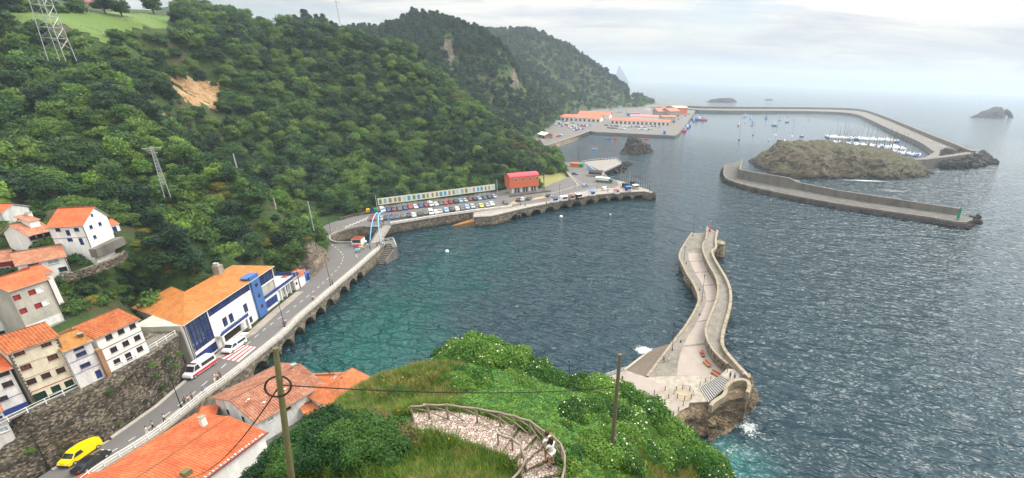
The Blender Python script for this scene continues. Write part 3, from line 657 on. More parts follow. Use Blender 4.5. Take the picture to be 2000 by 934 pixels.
mb=MB(); sweep(mb,[Vector((p.x,p.y,PZ)) for p in L1],[(-.12,-.6),(.55,-.6),(.55,.16),(-.12,.16)]); mb.build('coping',m_cope,pier)
mb=MB(); mb.prism(xy(prr)+xy(po[::-1]),-3,UZ); up=mb.build('upper_walkway',m_mason_pier,pier)
mb=MB()
for k in range(nst): mb.quad(*[(p.x,p.y,UZ+.008) for p in (L2[k],L3[k],L3[k+1],L2[k+1])])
mb.build('walkway_paving',m_setts,up)
mb=MB(); sweep(mb,[Vector((p.x,p.y,UZ)) for p in L3],[(-.7,-.3),(.1,-.3),(.1,1.1),(-.7,1.1)]); mb.build('parapet',m_cope,pier)
mb=MB(); sweep(mb,[Vector((p.x,p.y,UZ)) for p in L2],[(-.05,-.4),(.5,-.4),(.5,.2),(-.05,.2)]); mb.build('coping',m_cope,pier)
# bastion knob
q=P(1396,492,2); mb=MB(); mb.cyl(q.x+1.6,q.y,-3,UZ-.6,2.6,2.2,12); mb.build('bastion',m_mason_pier,pier)
# lower ledges on harbour side
for a,b in (((1345,540),(1358,556)),): 
    mb=MB(); u,v=P(*a,2.2),P(*b,2.2); mb.prism([(u.x-1.8,u.y),(u.x+1,u.y),(v.x+1,v.y),(v.x-1.8,v.y)],-3,2.4); mb.build('boat_step',m_mason_pier,pier)
# pier plaza
pz=PL([(1420,731),(1386,700),(1299,692),(1266,738),(1222,723),(1184,737),(1188,746),(1230,790),(1250,815),(1318,815),(1340,787),(1396,784),(1420,772),(1440,752)],PZ)
mb=MB(); mb.prism(xy(pz),-3,PZ-.01); plaza=mb.build('pier_plaza',m_conc_lt); tag(plaza,kind='structure')
mb=MB(); mb.quad(*[(p.x,p.y,PZ+.004) for p in PL([(1196,737),(1222,726),(1266,741),(1310,756),(1300,768),(1240,775),(1212,760)],PZ)]); mb.quad(*[(p.x,p.y,PZ+.005) for p in PL([(1330,765),(1350,770),(1345,795),(1310,812),(1290,800),(1310,790)],PZ)]); tag(mb.build('plaza_paving',m_plaza),kind='structure')
# slip ramp between plaza and pier
mb=MB(); a,b=P(1222,724,PZ-.1),P(1266,738,PZ-.1); c,d=P(1302,692,.9),P(1267,689,.3); d2=P(1330,655,-.6); e2=P(1300,660,-1.)
mb.quad(a,b,c,d); mb.quad(d,c,d2,e2); mb.quad(a,d,Vector((d.x,d.y,-3)),Vector((a.x,a.y,-3))); 
tag(mb.build('slip_ramp',plain('wet_sett_ramp',(.12,.095,.07),.4,var=.5,scale=1.5,bump=.4)),'dark wet stone boat ramp with breaking waves between plaza and pier','boat ramp')
mb=MB(); sweep(mb,[a,d],[(-.5,-.5),(.1,-.5),(.1,.25),(-.5,.25)]); tag(mb.build('ramp_kerb',m_conc_lt),'pale stone kerb edging the boat ramp','kerb')
# stairs to upper walkway
st0,st1,st2,st3=P(1366,757,PZ),P(1384,787,PZ),P(1432,745,UZ),P(1409,733,UZ)
t=thing('pier_stairs','wide grey and white striped stone staircase up to the pier walkway','staircase',(st0.x,st0.y,PZ)); N=14
for par,m in ((0,plain('pale_step_edge',(.36,.35,.33),.7)),(1,plain('dark_step',(.12,.12,.125),.8))):
    mb=MB()
    for k in range(N):
        u,v=k/N,(k+1)/N; zt=lerp(PZ,UZ,(k+1)/N); vm=lerp(u,v,.45)
        f=lambda s:(st0.lerp(st3,s),st1.lerp(st2,s))
        a,b=(f(u),f(vm)) if par==0 else (f(vm),f(v))
        mb.prism([(p.x,p.y) for p in (a[0],a[1],b[1],b[0])],PZ-.02,zt+(.012 if par==0 else 0))
    mb.build('tread',m,t,loc=(st0.x,st0.y,PZ))
mb=MB(); cw=smooth_poly([P(a,b,UZ+.9) for a,b in ((1388,790),(1396,781),(1418,768),(1417,754),(1428,744),(1446,738),(1462,742),(1465,755),(1460,765))],2)
sweep(mb,[Vector((p.x,p.y,PZ)) for p in cw],[(-.38,UZ-PZ-1.),(.38,UZ-PZ-1.),(.38,UZ-PZ+.75),(-.38,UZ-PZ+.75)]); tag(mb.build('curved_parapet',m_cope),'thick pale curved parapet wall round the pier staircase','parapet wall')
# landing at top of stairs
mb=MB(); mb.prism(xy([P(a,b,UZ) for a,b in ((1409,733),(1432,745),(1400,772),(1420,768),(1418,754),(1430,745),(1447,740),(1452,728),(1430,712))]),PZ-3,UZ-.02) if 0 else mb.prism(xy([P(a,b,UZ) for a,b in ((1408,732),(1432,746),(1448,741),(1464,744),(1462,736),(1446,722),(1420,720))]),-1,UZ-.012)
tag(mb.build('stair_landing',m_conc_lt),kind='structure')
# ------------------------------------------------------------------ rocks
def rock(name,lab,base,hfun,m,rings=26,nseg=90,amp=1.,sc=.12,zb=-3.,seed=0,cat='rock',kind=None,prof=.55,st=2.2):
    n=len(base); c=sum((Vector((p[0],p[1],0)) for p in base),Vector())/n
    bl=poly_n([Vector((p[0],p[1],0)) for p in base]+[Vector((base[0][0],base[0][1],0))],nseg)[:-1]
    mb=MB(); g=[]
    for r in range(rings+1):
        u=r/rings; row=[]
        for k in range(nseg):
            p=bl[k].lerp(c,u); h=hfun(p.x,p.y); z=zb+(h-zb)*min(1,(u*st)**prof) if u>0 else zb
            z=min(z,h)
            d=fbm(p.x+seed,p.y,z,sc,5); e=fbm(p.x,p.y+seed,z*1.5,sc*3,4)
            f=min(1,u*6); q=Vector((p.x,p.y,z)); o=(bl[k]-c).normalized(); q+=o*(d*amp*1.5+e*amp*.5)*(1 if u<.9 else 0)+Vector((0,0,(d*.8+e*.7)*amp*f)); row.append(q)
        g.append(row)
    for r in range(rings):
        for k in range(nseg):
            k2=(k+1)%nseg; mb.quad(g[r][k],g[r][k2],g[r+1][k2],g[r+1][k])
    o=mb.build(name,m); return tag(o,lab,cat,kind=kind)
def hpeaks(pk): 
    def f(x,y):
        num=den=0
        for px,py,h,s in pk:
            w_=1/((x-px)**2+(y-py)**2+s)**1.5; num+=w_*h; den+=w_
        return num/den
    return f
q=lambda a,b,z=0:P(a,b,z)
ib=PL([(1462,314),(1469,330),(1500,343),(1554,351),(1600,352),(1637,352),(1703,351),(1760,352),(1802,351),(1840,347),(1852,342),(1835,333)],0)+[q(1790,325),q(1740,312),q(1660,300),q(1590,299),q(1510,300)]
def topat(px,py,D): v=PD(px,py,D); return (v.x,v.y,v.z,60)
Dc=lambda px,py:math.hypot(q(px,py).x,q(px,py).y)
pk=[topat(1490,288,Dc(1490,325)),topat(1518,284,Dc(1518,326)),topat(1577,281,Dc(1577,322)),topat(1630,284,Dc(1630,322)),topat(1676,288,Dc(1676,322)),topat(1729,297,Dc(1729,326)),topat(1779,312,Dc(1779,333)),topat(1822,328,Dc(1822,338)),(*[q(1845,342).x,q(1845,342).y],1.5,30)]
rock('island','turf covered rocky island between the inner jetty and the marina',ib,hpeaks(pk),m_island,60,280,2.6,.05,cat='island',prof=.85,st=3.6)
sb=PL([(1206,300),(1222,304),(1250,303),(1276,299),(1283,296)],0)+[q(1268,291),q(1240,288),q(1215,291)]
v=PD(1237,270,Dc(1238,296)); v2=PD(1262,279,Dc(1262,296)); rock('sea_stack','dark rock stack standing in the harbour water before the port',sb,hpeaks([(v.x,v.y,v.z+1,12),(v2.x,v2.y,v2.z-1,12),(q(1214,298).x,q(1214,298).y,5,8),(q(1280,297).x,q(1280,297).y,1,6)]),m_rockdark,26,90,1.1,.1,prof=.8,st=2.6)
sb=PL([(1378,199),(1400,200.5),(1425,200.5),(1441,199)],0)+[q(1425,197),q(1395,197)]
rock('reef','low dark green islet beyond the breakwater',sb,hpeaks([(q(1427,199).x,q(1427,199).y,10,300),(q(1400,199).x,q(1400,199).y,7.5,300)]),m_rockdark,14,70,2.,.03,cat='islet')
sb=PL([(1491,196),(1511,196.5)],0)+[q(1511,195),q(1494,194.6)]
rock('reef','tiny flat dark reef right of the low green islet beyond the breakwater',sb,lambda x,y:3.,m_rockdark,8,30,.8,.05,cat='islet')
sb=PL([(1884,230),(1920,231),(1950,231),(1962,231)],0)+[q(1966,228),q(1950,225),q(1910,227)]
rk=rock('arched_sea_rock','brown pointed sea rock with a small arch, alone off the outer breakwater',sb,hpeaks([(q(1950,228).x,q(1950,228).y,23,60),(q(1930,229).x,q(1930,229).y,15,60),(q(1905,229).x,q(1905,229).y,9,60),(q(1890,230).x,q(1890,230).y,3,60)]),m_rockdark,22,90,1.6,.05,prof=.7)
a_,b_=q(1958,229),q(1974,230); mb=MB(); mb.tube([a_+Vector((0,0,14)),a_.lerp(b_,.4)+Vector((0,0,12)),a_.lerp(b_,.8)+Vector((0,0,7)),b_+Vector((0,0,-2))],[7,6,5,6],9); mb.build('arch',m_rockdark,rk)
sb=[PD(1196,150,4600),PD(1240,150,4600),PD(1236,149,5400),PD(1200,149,5400)]; sb=[(p.x,p.y) for p in sb]; pkk=PD(1210,129.5,5000)
rock('far_islet','pale steep islet on the hazy horizon behind the far headland',sb,(lambda x,y: max(1.,pkk.z*(1.05-math.hypot(x-pkk.x,(y-pkk.y)*.4)/105))),m_rockdark,10,40,6,.003,cat='islet')
# rock under the pier plaza
def cliff(name,lab,top,out,zt,seed=1,m=m_rockpier,rows=12,n=60,amp=1.):
    tl=poly_n(top,n); ol=poly_n(out,n); mb=MB(); g=[]
    for r in range(rows+1):
        u=r/rows; row=[]
        for k in range(n+1):
            p=tl[k].lerp(ol[k],u**.8); z=lerp(zt,-2,u); d=fbm(p.x+seed,p.y,z,.16,5)*amp*2.+fbm(p.x,p.y,z,.6,4)*amp*.6
            o=(ol[k]-tl[k]); o.z=0; o=o.normalized() if o.length>.1 else Vector((1,0,0)); q_=Vector((p.x,p.y,z))+o*d*(1 if r>0 else .0)
            row.append(q_)
        g.append(row)
    for r in range(rows):
        for k in range(n): mb.quad(g[r][k],g[r+1][k],g[r+1][k+1],g[r][k+1])
    return tag(mb.build(name,m),lab,'rock face')
top=PL([(1296,812),(1318,814),(1340,786),(1370,784),(1398,786)],PZ-.05); out=PL([(1345,862),(1368,868),(1395,862),(1418,846),(1430,830)],0)
cliff('pier_cliff','craggy brown and ochre rock cliff under the pier plaza',top,out,PZ-.05,3,amp=1.25,rows=18,n=90)
top=[P(a,b,UZ-.7) for a,b in ((1376,797),(1390,793),(1400,784),(1422,771),(1440,764),(1462,760),(1469,748),(1460,735))]; out=PL([(1384,866),(1400,862),(1424,846),(1440,830),(1458,812),(1480,800),(1482,768),(1466,744)],0)
cliff('pier_cliff','rock headland carrying the curved parapet beside the open sea',top,out,UZ-.7,7,amp=1.25,rows=20,n=90)
mb=MB(); mb.prism(xy(cw[2:-1])+xy([P(a,b,UZ) for a,b in ((1452,770),(1425,776),(1400,789))]),-2,UZ-.75); tag(mb.build('rock_cap',m_rockpier),kind='structure')
# armour rocks below island jetty and breakwater end
def boulders(name,lab,cells,m,smin,smax,seed,cat='boulders'):
    rr=random.Random(seed); mb=MB()
    for x,y,z in cells:
        s=rr.uniform(smin,smax); i=len(mb.v); mb.ball((0,0,0),1,6,4,(1,1,1)); rm=Matrix.Rotation(rr.uniform(0,6),4,Vector((rr.random(),rr.random(),rr.random())).normalized())
        for k in range(i,len(mb.v)):
            v=Vector(mb.v[k]); v=Vector([math.copysign(abs(c)**.5,c) for c in v]); v=rm@Vector((v.x*s,v.y*s*rr.uniform(.7,1.),v.z*s*.8)); mb.v[k]=(v.x+x,v.y+y,v.z+z)
    o=mb.build(name,m); return tag(o,lab,cat,kind='stuff')
# ------------------------------------------------------------------ island jetty
JZ=3.
jf=smooth_poly([P(a,b,JZ) for a,b in ((1416,322),(1412,340),(1420,350),(1440,357),(1472,366),(1560,384),(1637,398),(1752,415),(1835,427),(1882,436),(1900,428))],1)
jb=smooth_poly([P(a,b,JZ) for a,b in ((1448,313),(1441,330),(1441,346),(1470,352),(1538,363),(1562,368),(1637,384),(1752,401),(1835,413),(1880,419),(1900,426))],1)
jt=thing('inner_jetty','grey concrete jetty with a high stained wall below the rocky island','jetty',tuple(jf[0]))
mb=MB(); mb.prism(xy(jf)+xy(jb[::-1]),-4,JZ); mb.build('deck',m_conc_dark,jt,loc=tuple(jf[0]))
mb=MB(); sweep(mb,[Vector((p.x,p.y,JZ)) for p in jf],[(-.7,-.9),(.25,-.9),(.25,.12),(-.7,.12)]); mb.build('kerb',m_conc,jt,loc=tuple(jf[0]))
jw=[P(a,b,JZ) for a,b in ((1441,348),(1470,354),(1538,366),(1556,369.5),(1637,385.5),(1752,403),(1835,415),(1876,420.5))]
mb=MB(); hw=[6.,6.,6.,4.2,4.0,3.8,3.6,3.4]
for k in range(len(jw)-1):
    a,b=jw[k],jw[k+1]; t_=(b-a).normalized(); nn=Vector((-t_.y,t_.x,0))*1.6
    mb.prism([(p.x,p.y) for p in (a,b,b+nn,a+nn)],-4,[JZ+hw[k],JZ+hw[k+1],JZ+hw[k+1],JZ+hw[k]])
    mb.prism([(p.x,p.y) for p in (a+nn,b+nn,b+nn*2.6,a+nn*2.6)],-4,[JZ+hw[k]-1.3]*4)
w_=jw[0]; v_=P(1446,326,JZ); mb.prism([(w_.x,w_.y),(w_.x+1.4,w_.y),(v_.x+1.4,v_.y),(v_.x,v_.y)],-4,JZ+6)
mb.build('wall',m_conc,jt,loc=tuple(jf[0]))
g_=P(1476,353,JZ); mb=MB(); mb.box(g_.x-1.2,g_.x+1.2,g_.y-.62,g_.y-.55,JZ+3.2,JZ+4.6); tag(mb.build('jetty_sign',m_wframe),'small white sign board on the high jetty wall','sign')
cells=[]; rr=random.Random(3)
for k in range(230):
    u=rr.random()*10; i=int(u); p=jf[min(len(jf)-2,int(u/10*(len(jf)-1)))].lerp(jf[min(len(jf)-1,int(u/10*(len(jf)-1))+1)],rr.random()); cells.append((p.x-rr.uniform(.3,1.6)*(1 if u<2 else .3),p.y-rr.uniform(.3,2.2),rr.uniform(-.8,.5)))
for k in range(60): p=P(rr.uniform(1872,1912),rr.uniform(425,439),0); cells.append((p.x,p.y,rr.uniform(-.5,1.2)))
boulders('jetty_rocks','dark weedy rocks along the foot of the jetty',cells,m_rockdark,.7,1.7,4)
# ------------------------------------------------------------------ outer breakwater
BQ=5.
bi=smooth_poly([P(a,b,BQ) for a,b in ((1343,213),(1380,216),(1548,216.5),(1632,218.5),(1672,222),(1700,234),(1737,252),(1775,268),(1800,279),(1825,297))],1)
bo=smooth_poly([P(a,b,BQ) for a,b in ((1343,210.5),(1380,212.5),(1548,213),(1640,214),(1684,217),(1712,226),(1760,246),(1810,268),(1850,284),(1893,303))],1)
bt=thing('outer_breakwater','very long grey breakwater curving round the harbour and marina with a parapet wall','breakwater',tuple(bi[0]))
NB=120; A1,A2=poly_n(bi,NB),poly_n(bo,NB)
mb=MB(); mb.prism(xy(bi)+xy(bo[::-1]),-5,BQ); mb.build('quay_deck',m_conc,bt,loc=tuple(bi[0]))
mb=MB()
for k in range(NB):
    a,b=A2[k],A2[k+1]; t_=(b-a).normalized(); nn=Vector((-t_.y,t_.x,0)); 
    w0,w1,h=( .2,4.5,BQ+4.2); pp=[a+nn*w0,b+nn*w0,b+nn*w1,a+nn*w1]; mb.prism([(p.x,p.y) for p in pp],-5,h)
    pp=[a+nn*w1,b+nn*w1,b+nn*(w1+4),a+nn*(w1+4)]; mb.prism([(p.x,p.y) for p in pp],-5,h-2.)
mb.build('parapet',m_conc,bt,loc=tuple(bi[0]))
cells=[]
for k in range(520):
    u=rr.random()*NB; i=int(min(u,NB-1)); p=A2[i].lerp(A2[i+1],u-i); t_=(A2[i+1]-A2[i]).normalized(); nn=Vector((-t_.y,t_.x,0)); dd=rr.uniform(8,15); p=p+nn*dd; cells.append((p.x,p.y,rr.uniform(4,7)-(dd-8)*.75))
boulders('breakwater_armour','concrete armour blocks on the seaward side of the breakwater',cells,m_conc,1.2,2.3,6)
cells=[]
for k in range(330):
    px=rr.uniform(1838,1932); py=rr.uniform(304,330); lim=302+abs(px-1895)*.1; 
    p=P(px,py,0); 
    if py>332-(max(0,px-1890))*.27 : continue
    cells.append((p.x,p.y,rr.uniform(0,4.5) if px<1905 else rr.uniform(-1,2)))
for k in range(40): p=P(rr.uniform(1915,1942),rr.uniform(318,321),0); cells.append((p.x,p.y,rr.uniform(-1,.8)))
boulders('headland_boulders','dark boulders at the seaward tip of the breakwater',cells,m_rockdark,2.2,4.6,8)
mb=MB(); cr=[P(a,b,BQ) for a,b in ((1893,305),(1850,312),(1800,318),(1782,319))]
sweep(mb,cr,[(-3,-9),(3,-9),(3,3.4),(-3,3.4)]); mb.build('cross_wall',m_conc,bt,loc=tuple(bi[0]))
mb=MB(); mb.prism([(p.x,p.y) for p in [P(a,b,BQ) for a,b in ((1825,297),(1893,303),(1850,313),(1800,319),(1785,320))]],-5,BQ-.02); mb.build('apron',m_port,bt,loc=tuple(bi[0]))
# ------------------------------------------------------------------ fishing port land
QZ=3.2
port=PL([(1046,262),(1063,284),(1090,276),(1151.6,256),(1165,258),(1211,260),(1260,262.5),(1319,265),(1328,258),(1342,240),(1353,225),(1358,216),(1376,214),(1376,208),(1340,202),(1290,200),(1200,205),(1120,207),(1080,215),(1050,235)],QZ)
mb=MB(); mb.prism(xy(port),-4,QZ); tag(mb.build('port_yard',m_port),kind='structure')
FLATTEN.append((xy(PL([(1063,284),(1151,256),(1319,265),(1342,240),(1358,216),(1340,205),(1180,212),(1110,225),(1075,245),(1060,262)],QZ)),QZ-1.))
mb=MB(); ln=PL([(1064,286),(1090,278),(1121,268),(1151.6,256.5)],QZ); sweep(mb,ln,[(-.2,0),(.6,0),(.6,1.),(-.2,1.)]); tag(mb.build('port_road_parapet',m_conc_lt),'long pale parapet beside the curved port road','low wall')
mb=MB(); lo=PL([(1072,293),(1095,286),(1120,277),(1138,266),(1152,258)],0); hi=[Vector((p.x,p.y,QZ-.1)) for p in ln]
a_,b_=poly_n(hi,30),poly_n(lo,30)
for k in range(30): mb.quad(a_[k],a_[k+1],b_[k+1],b_[k])
tag(mb.build('port_revetment',m_rock),'sloping stone embankment under the port road','embankment')
# second slanted pier platform on piles beyond the headland
pp=PL([(1138,317),(1160,314),(1203,310.5),(1214,319),(1200,326),(1178,336)],RZ+.3)
s2=thing('pile_deck','grey deck on dark piles behind the headland kiosk, railing all round','deck',tuple(pp[0])); mb=MB(); mb.prism(xy(pp),RZ-.5,RZ+.3,bottom=True); mb.build('slab',concrete('grey_planks',(.24,.22,.2),.7,1.),s2,loc=tuple(pp[0]))
for a,b,c in ((2,3,5),(3,5,12),(2,2,1)):
    pass
for k in range(16):
    u=k/15; p=pp[3].lerp(pp[5],u); mb=MB(); mb.cyl(p.x-.5,p.y,-3,RZ-.5,.35,n=6); mb.build('pile',m_conc_dark,s2,loc=tuple(pp[0]))
cells=[]
for k in range(60): p=P(rr.uniform(1186,1226),rr.uniform(318,338),0); cells.append((p.x,p.y,rr.uniform(-.8,.6)))
for k in range(20): p=P(rr.uniform(1214,1234),rr.uniform(320,324),0); cells.append((p.x,p.y,-.3))
boulders('shore_rocks','wet dark rocks on the shore behind the quay head',cells,m_rockdark,.8,2.,9)
# yard below the road for the lower houses
yard=[(edge[0].x+.2,edge[0].y-15)]+[(p.x+.2,p.y) for p in edge if p.y<80]+[(-74,82.5),(-66,81),(-58,79),(-52,77.5),(-46,74),(-38,66),(-30,56),(-26,30),(-40,20)]
mb=MB(); mb.prism(yard,-3,1.6); tag(mb.build('lower_yard',m_conc_dark),kind='structure')
# ------------------------------------------------------------------ houses
def tilepoly(mb,pts,m=0,thick=.14,under=True):
    """pts: eave-left, eave-right, then up and round; UV u along the eave, v up the slope, in metres"""
    pts=[Vector(p) for p in pts]; u=(pts[1]-pts[0]).normalized(); n=(pts[1]-pts[0]).cross(pts[2]-pts[0]).normalized()
    if n.z<0: n=-n
    v=n.cross(u); 
    if v.z<0: v=-v
    uv=[((p-pts[0]).dot(u),(p-pts[0]).dot(v)) for p in pts]; mb.quad(*pts,uv=uv,m=m)
    if under:
        lo=[p-Vector((0,0,thick)) for p in pts]; mb.quad(*lo[::-1],m=1)
        for k in range(len(pts)):
            j=(k+1)%len(pts); mb.quad(pts[k],pts[j],lo[j],lo[k],m=1)
def tilegrid(mb,a,b,c,d,per=.36,amp=.085,step=.42,m=0):
    """corrugated tiles: a eave-left, b eave-right, c ridge-right, d ridge-left"""
    a,b,c,d=map(Vector,(a,b,c,d)); L=(b-a).length; Hh=(d-a).length; nu=int(L/per)*4; nv=max(1,int(Hh/step)); nrm=(b-a).cross(d-a).normalized()
    if nrm.z<0: nrm=-nrm
    i0=len(mb.v); rr=random.Random(int(L*100)); rows=[]
    for r in range(nv):
        for e in (0,1):
            vv=(r+e)/nv; lift=.045*(1-e)
            row=[]
            for k in range(nu+1):
                uu=k/nu; p=a.lerp(b,uu).lerp(d.lerp(c,uu),vv)+nrm*(abs(math.sin(PI*uu*nu/4))*amp*1.5+lift); row.append(p)
            rows.append((row,vv))
    for (r0,v0),(r1,v1) in zip(rows[:-1],rows[1:]):
        for k in range(nu):
            mb.quad(r0[k],r0[k+1],r1[k+1],r1[k],uv=[(k/nu*L,v0*Hh),((k+1)/nu*L,v0*Hh),((k+1)/nu*L,v1*Hh),(k/nu*L,v1*Hh)],m=m)
STY={'dark':(m_glass,m_dwood,.09),'white':(m_glass,m_wframe,.09),'brown':(m_brownwood,m_dwood,.1),'blue':(m_glass,m_blue,.1),'bluepanel':(m_blue,m_blue,.06),'redpanel':(m_maroon,m_maroon,.05),
 'whitepanel':(m_wframe,m_wframe,.06),'green':(m_dkgreen,m_dkgreen,.08),'bglass':(m_bglass,m_blue,.08),'dwood':(m_dwood,m_dwood,.08),'greyshut':(m_galv,m_wframe,.07),'skyglass':(plain('pale_blind',(.35,.45,.5),.4),m_wframe,.08)}
class House:
    def __init__(s,name,label,A,B,z,depth,h,wallm,cat='house',group=None):
        A=Vector((A.x,A.y,z)); B=Vector((B.x,B.y,z)); d=B-A; s.w=d.length; s.rz=math.atan2(d.y,d.x); s.A=A; s.z=z; s.dep=depth; s.h=h; s.ops={'front':[],'left':[],'right':[]}
        s.t=thing(name,label,cat,tuple(A),s.rz,group); s.m=wallm; s.X=d.normalized(); s.Y=Vector((-s.X.y,s.X.x,0)); s.gab={}
        fp=[s.W(0,0,0),s.W(s.w,0,0),s.W(s.w,depth,0),s.W(0,depth,0)]; EXCL.append([(p.x,p.y) for p in fp]); s.c=sum(fp,Vector())/4; EXCLC.append((s.c.x,s.c.y,min(s.w,depth)*.45))
        if z>9: CT.extend([tuple(p+Vector((0,0,dz))) for p,dz in zip(fp,(-.4,-.4,.6,.6))])
    def W(s,x,y,z): return s.A+s.X*x+s.Y*y+Vector((0,0,z))
    def uv(s,px,py,face='front'):
        o=s.A if face!='right' else s.W(s.w,0,0); n=s.Y if face=='front' else s.X; r=ray(px,py); o2=o-Vector((0,0,H)); tt=o2.dot(n)/r.dot(n); p=Vector((0,0,H))+r*tt; q=p-s.A
        return ((q.dot(s.X) if face=='front' else q.dot(s.Y)),q.z)
    def win(s,px,py,w,h,st='dark',face='front',name='window',sill=True,bars=1):
        u,v=s.uv(px,py,face); s.winm(u,v,w,h,st,face,name,sill,bars)
    def winm(s,u,v,w,h,st='dark',face='front',name='window',sill=True,bars=1):
        L=s.w if face=='front' else s.dep; u=max(w/2+.12,min(L-w/2-.12,u)); v=max(h/2+.05,v)
        hh=s.h if face=='front' else s.h+ (s.gab.get(face,0))
        v=min(v,hh-h/2-.1)
        for o in s.ops[face]:
            if abs(o[0]-u)<(o[2]+w)/2+.04 and abs(o[1]-v)<(o[3]+h)/2+.04: return
        s.ops[face].append((u,v,w,h))
        pane,fr,ft=STY[st]; f=lambda x,y,z:((x,y,z) if face=='front' else ((-y if 0 else y,0,z)))
        def bx(mb,u0,u1,d0,d1,z0,z1):
            if face=='front': mb.box(u0,u1,d0,d1,z0,z1)
            elif face=='left': mb.box(d0,d1,u0,u1,z0,z1)
            else: mb.box(s.w-d1,s.w-d0,u0,u1,z0,z1)
        mb=MB(); bx(mb,u-w/2,u+w/2,.1,.16,v-h/2,v+h/2); wo=mb.build(name,pane,s.t)
        mb=MB(); bx(mb,u-w/2,u-w/2+ft,-.03,.1,v-h/2,v+h/2); bx(mb,u+w/2-ft,u+w/2,-.03,.1,v-h/2,v+h/2); bx(mb,u-w/2+ft,u+w/2-ft,-.03,.1,v+h/2-ft,v+h/2); bx(mb,u-w/2+ft,u+w/2-ft,-.03,.1,v-h/2,v-h/2+ft)
        for k in range(bars): x=u-w/2+w*(k+1)/(bars+1); bx(mb,x-.03,x+.03,.03,.1,v-h/2+ft,v+h/2-ft)
        mb.build('frame',fr,wo)
        if sill and name=='window': mb=MB(); bx(mb,u-w/2-.08,u+w/2+.08,-.1,.0,v-h/2-.1,v-h/2-.005); mb.build('sill',m_kerb,wo)
    def face_mb(s,mb,face):
        L=s.w if face=='front' else s.dep; us=sorted({0,L}|{round(a,4) for o in s.ops[face] for a in (o[0]-o[2]/2,o[0]+o[2]/2)}); vs=sorted({0,s.h}|{round(a,4) for o in s.ops[face] for a in (o[1]-o[3]/2,min(s.h,o[1]+o[3]/2))})
        def pt(u,v,d=0):
            return (u,d,v) if face=='front' else ((d,u,v) if face=='left' else (s.w-d,u,v))
        for a,b in zip(us[:-1],us[1:]):
            for c,d in zip(vs[:-1],vs[1:]):
                mu,mv=(a+b)/2,(c+d)/2
                if any(abs(mu-o[0])<o[2]/2 and abs(mv-o[1])<o[3]/2 for o in s.ops[face]): continue
                mb.quad(pt(a,c),pt(b,c),pt(b,d),pt(a,d))
        for u,v,w,h in s.ops[face]:
            if v+h/2>s.h: continue
            for p,q in (((u-w/2,v-h/2),(u+w/2,v-h/2)),((u+w/2,v-h/2),(u+w/2,v+h/2)),((u+w/2,v+h/2),(u-w/2,v+h/2)),((u-w/2,v+h/2),(u-w/2,v-h/2))):
                mb.quad(pt(*p),pt(*q),pt(*q,d=.16),pt(*p,d=.16))
    def walls(s,found=4.,base=None):
        mb=MB()
        for f_ in ('front','left','right'): s.face_mb(mb,f_)
        mb.quad((0,s.dep,0),(s.w,s.dep,0),(s.w,s.dep,s.h),(0,s.dep,s.h))
        if s.roofp:
            kind,ry,rh=s.roofp
            for x in (0,s.w):
                if kind=='gable': mb.quad((x,0,s.h),(x,s.dep,s.h),(x,ry*s.dep,s.h+rh-.05))
                if kind=='mono': mb.quad((x,0,s.h),(x,s.dep,s.h),(x,s.dep,s.h+rh-.05)); 
            if kind=='mono': mb.quad((0,s.dep,s.h),(s.w,s.dep,s.h),(s.w,s.dep,s.h+rh-.05),(0,s.dep,s.h+rh-.05))
            if kind=='front': mb.quad((0,0,s.h),(s.w,0,s.h),(ry*s.w,0,s.h+rh-.05)); mb.quad((0,s.dep,s.h),(s.w,s.dep,s.h),(ry*s.w,s.dep,s.h+rh-.05))
        mb.box(.02,s.w-.02,.02,s.dep-.02,-found,-.001)
        # inner lining keeps light out
        mb.quad((0,.17,0),(s.w,.17,0),(s.w,.17,s.h-.01),(0,.17,s.h-.01)); 
        if s.ops['left']: mb.quad((.17,0,0),(.17,s.dep,0),(.17,s.dep,s.h-.01),(.17,0,s.h-.01))
        if s.ops['right']: mb.quad((s.w-.17,0,0),(s.w-.17,s.dep,0),(s.w-.17,s.dep,s.h-.01),(s.w-.17,0,s.h-.01))
        mb.build('wall',s.m,s.t)
    def roof(s,kind,ry,rh,m,oh=.35,fine=False,om=.25,ridge_m=None):
        s.roofp=(kind,ry,rh); mb=MB(); w,d,h=s.w,s.dep,s.h
        T=(lambda *p:(tilegrid(mb,*p),mb.quad(*[Vector(q)-Vector((0,0,.06)) for q in p],m=1),[mb.quad(Vector(p[k]),Vector(p[(k+1)%4]),Vector(p[(k+1)%4])-Vector((0,0,.15)),Vector(p[k])-Vector((0,0,.15)),m=1) for k in range(4)])) if fine else (lambda *p: tilepoly(mb,p))
        if kind=='gable':
            y=ry*d; k1=rh/y; k2=rh/max(.1,(d-y))
            T((-om,-oh,h-k1*oh+.08),(w+om,-oh,h-k1*oh+.08),(w+om,y,h+rh+.08),(-om,y,h+rh+.08))
            T((w+om,d+oh,h-k2*oh+.08),(-om,d+oh,h-k2*oh+.08),(-om,y,h+rh+.08),(w+om,y,h+rh+.08))
            rl=[(-om,y,h+rh+.12),(w+om,y,h+rh+.12)]
        elif kind=='mono':
            k1=rh/d; T((-om,-oh,h-k1*oh+.08),(w+om,-oh,h-k1*oh+.08),(w+om,d+.1,h+rh+.08),(-om,d+.1,h+rh+.08)); rl=[(-om,d,h+rh+.1),(w+om,d,h+rh+.1)]
        elif kind=='front':
            x=ry*w; k1=rh/x; k2=rh/(w-x)
            T((-oh,d+om,h-k1*oh+.08),(-oh,-om,h-k1*oh+.08),(x,-om,h+rh+.08),(x,d+om,h+rh+.08))
            T((w+oh,-om,h-k2*oh+.08),(w+oh,d+om,h-k2*oh+.08),(x,d+om,h+rh+.08),(x,-om,h+rh+.08)); rl=[(x,-om,h+rh+.12),(x,d+om,h+rh+.12)]
        elif kind=='hip':
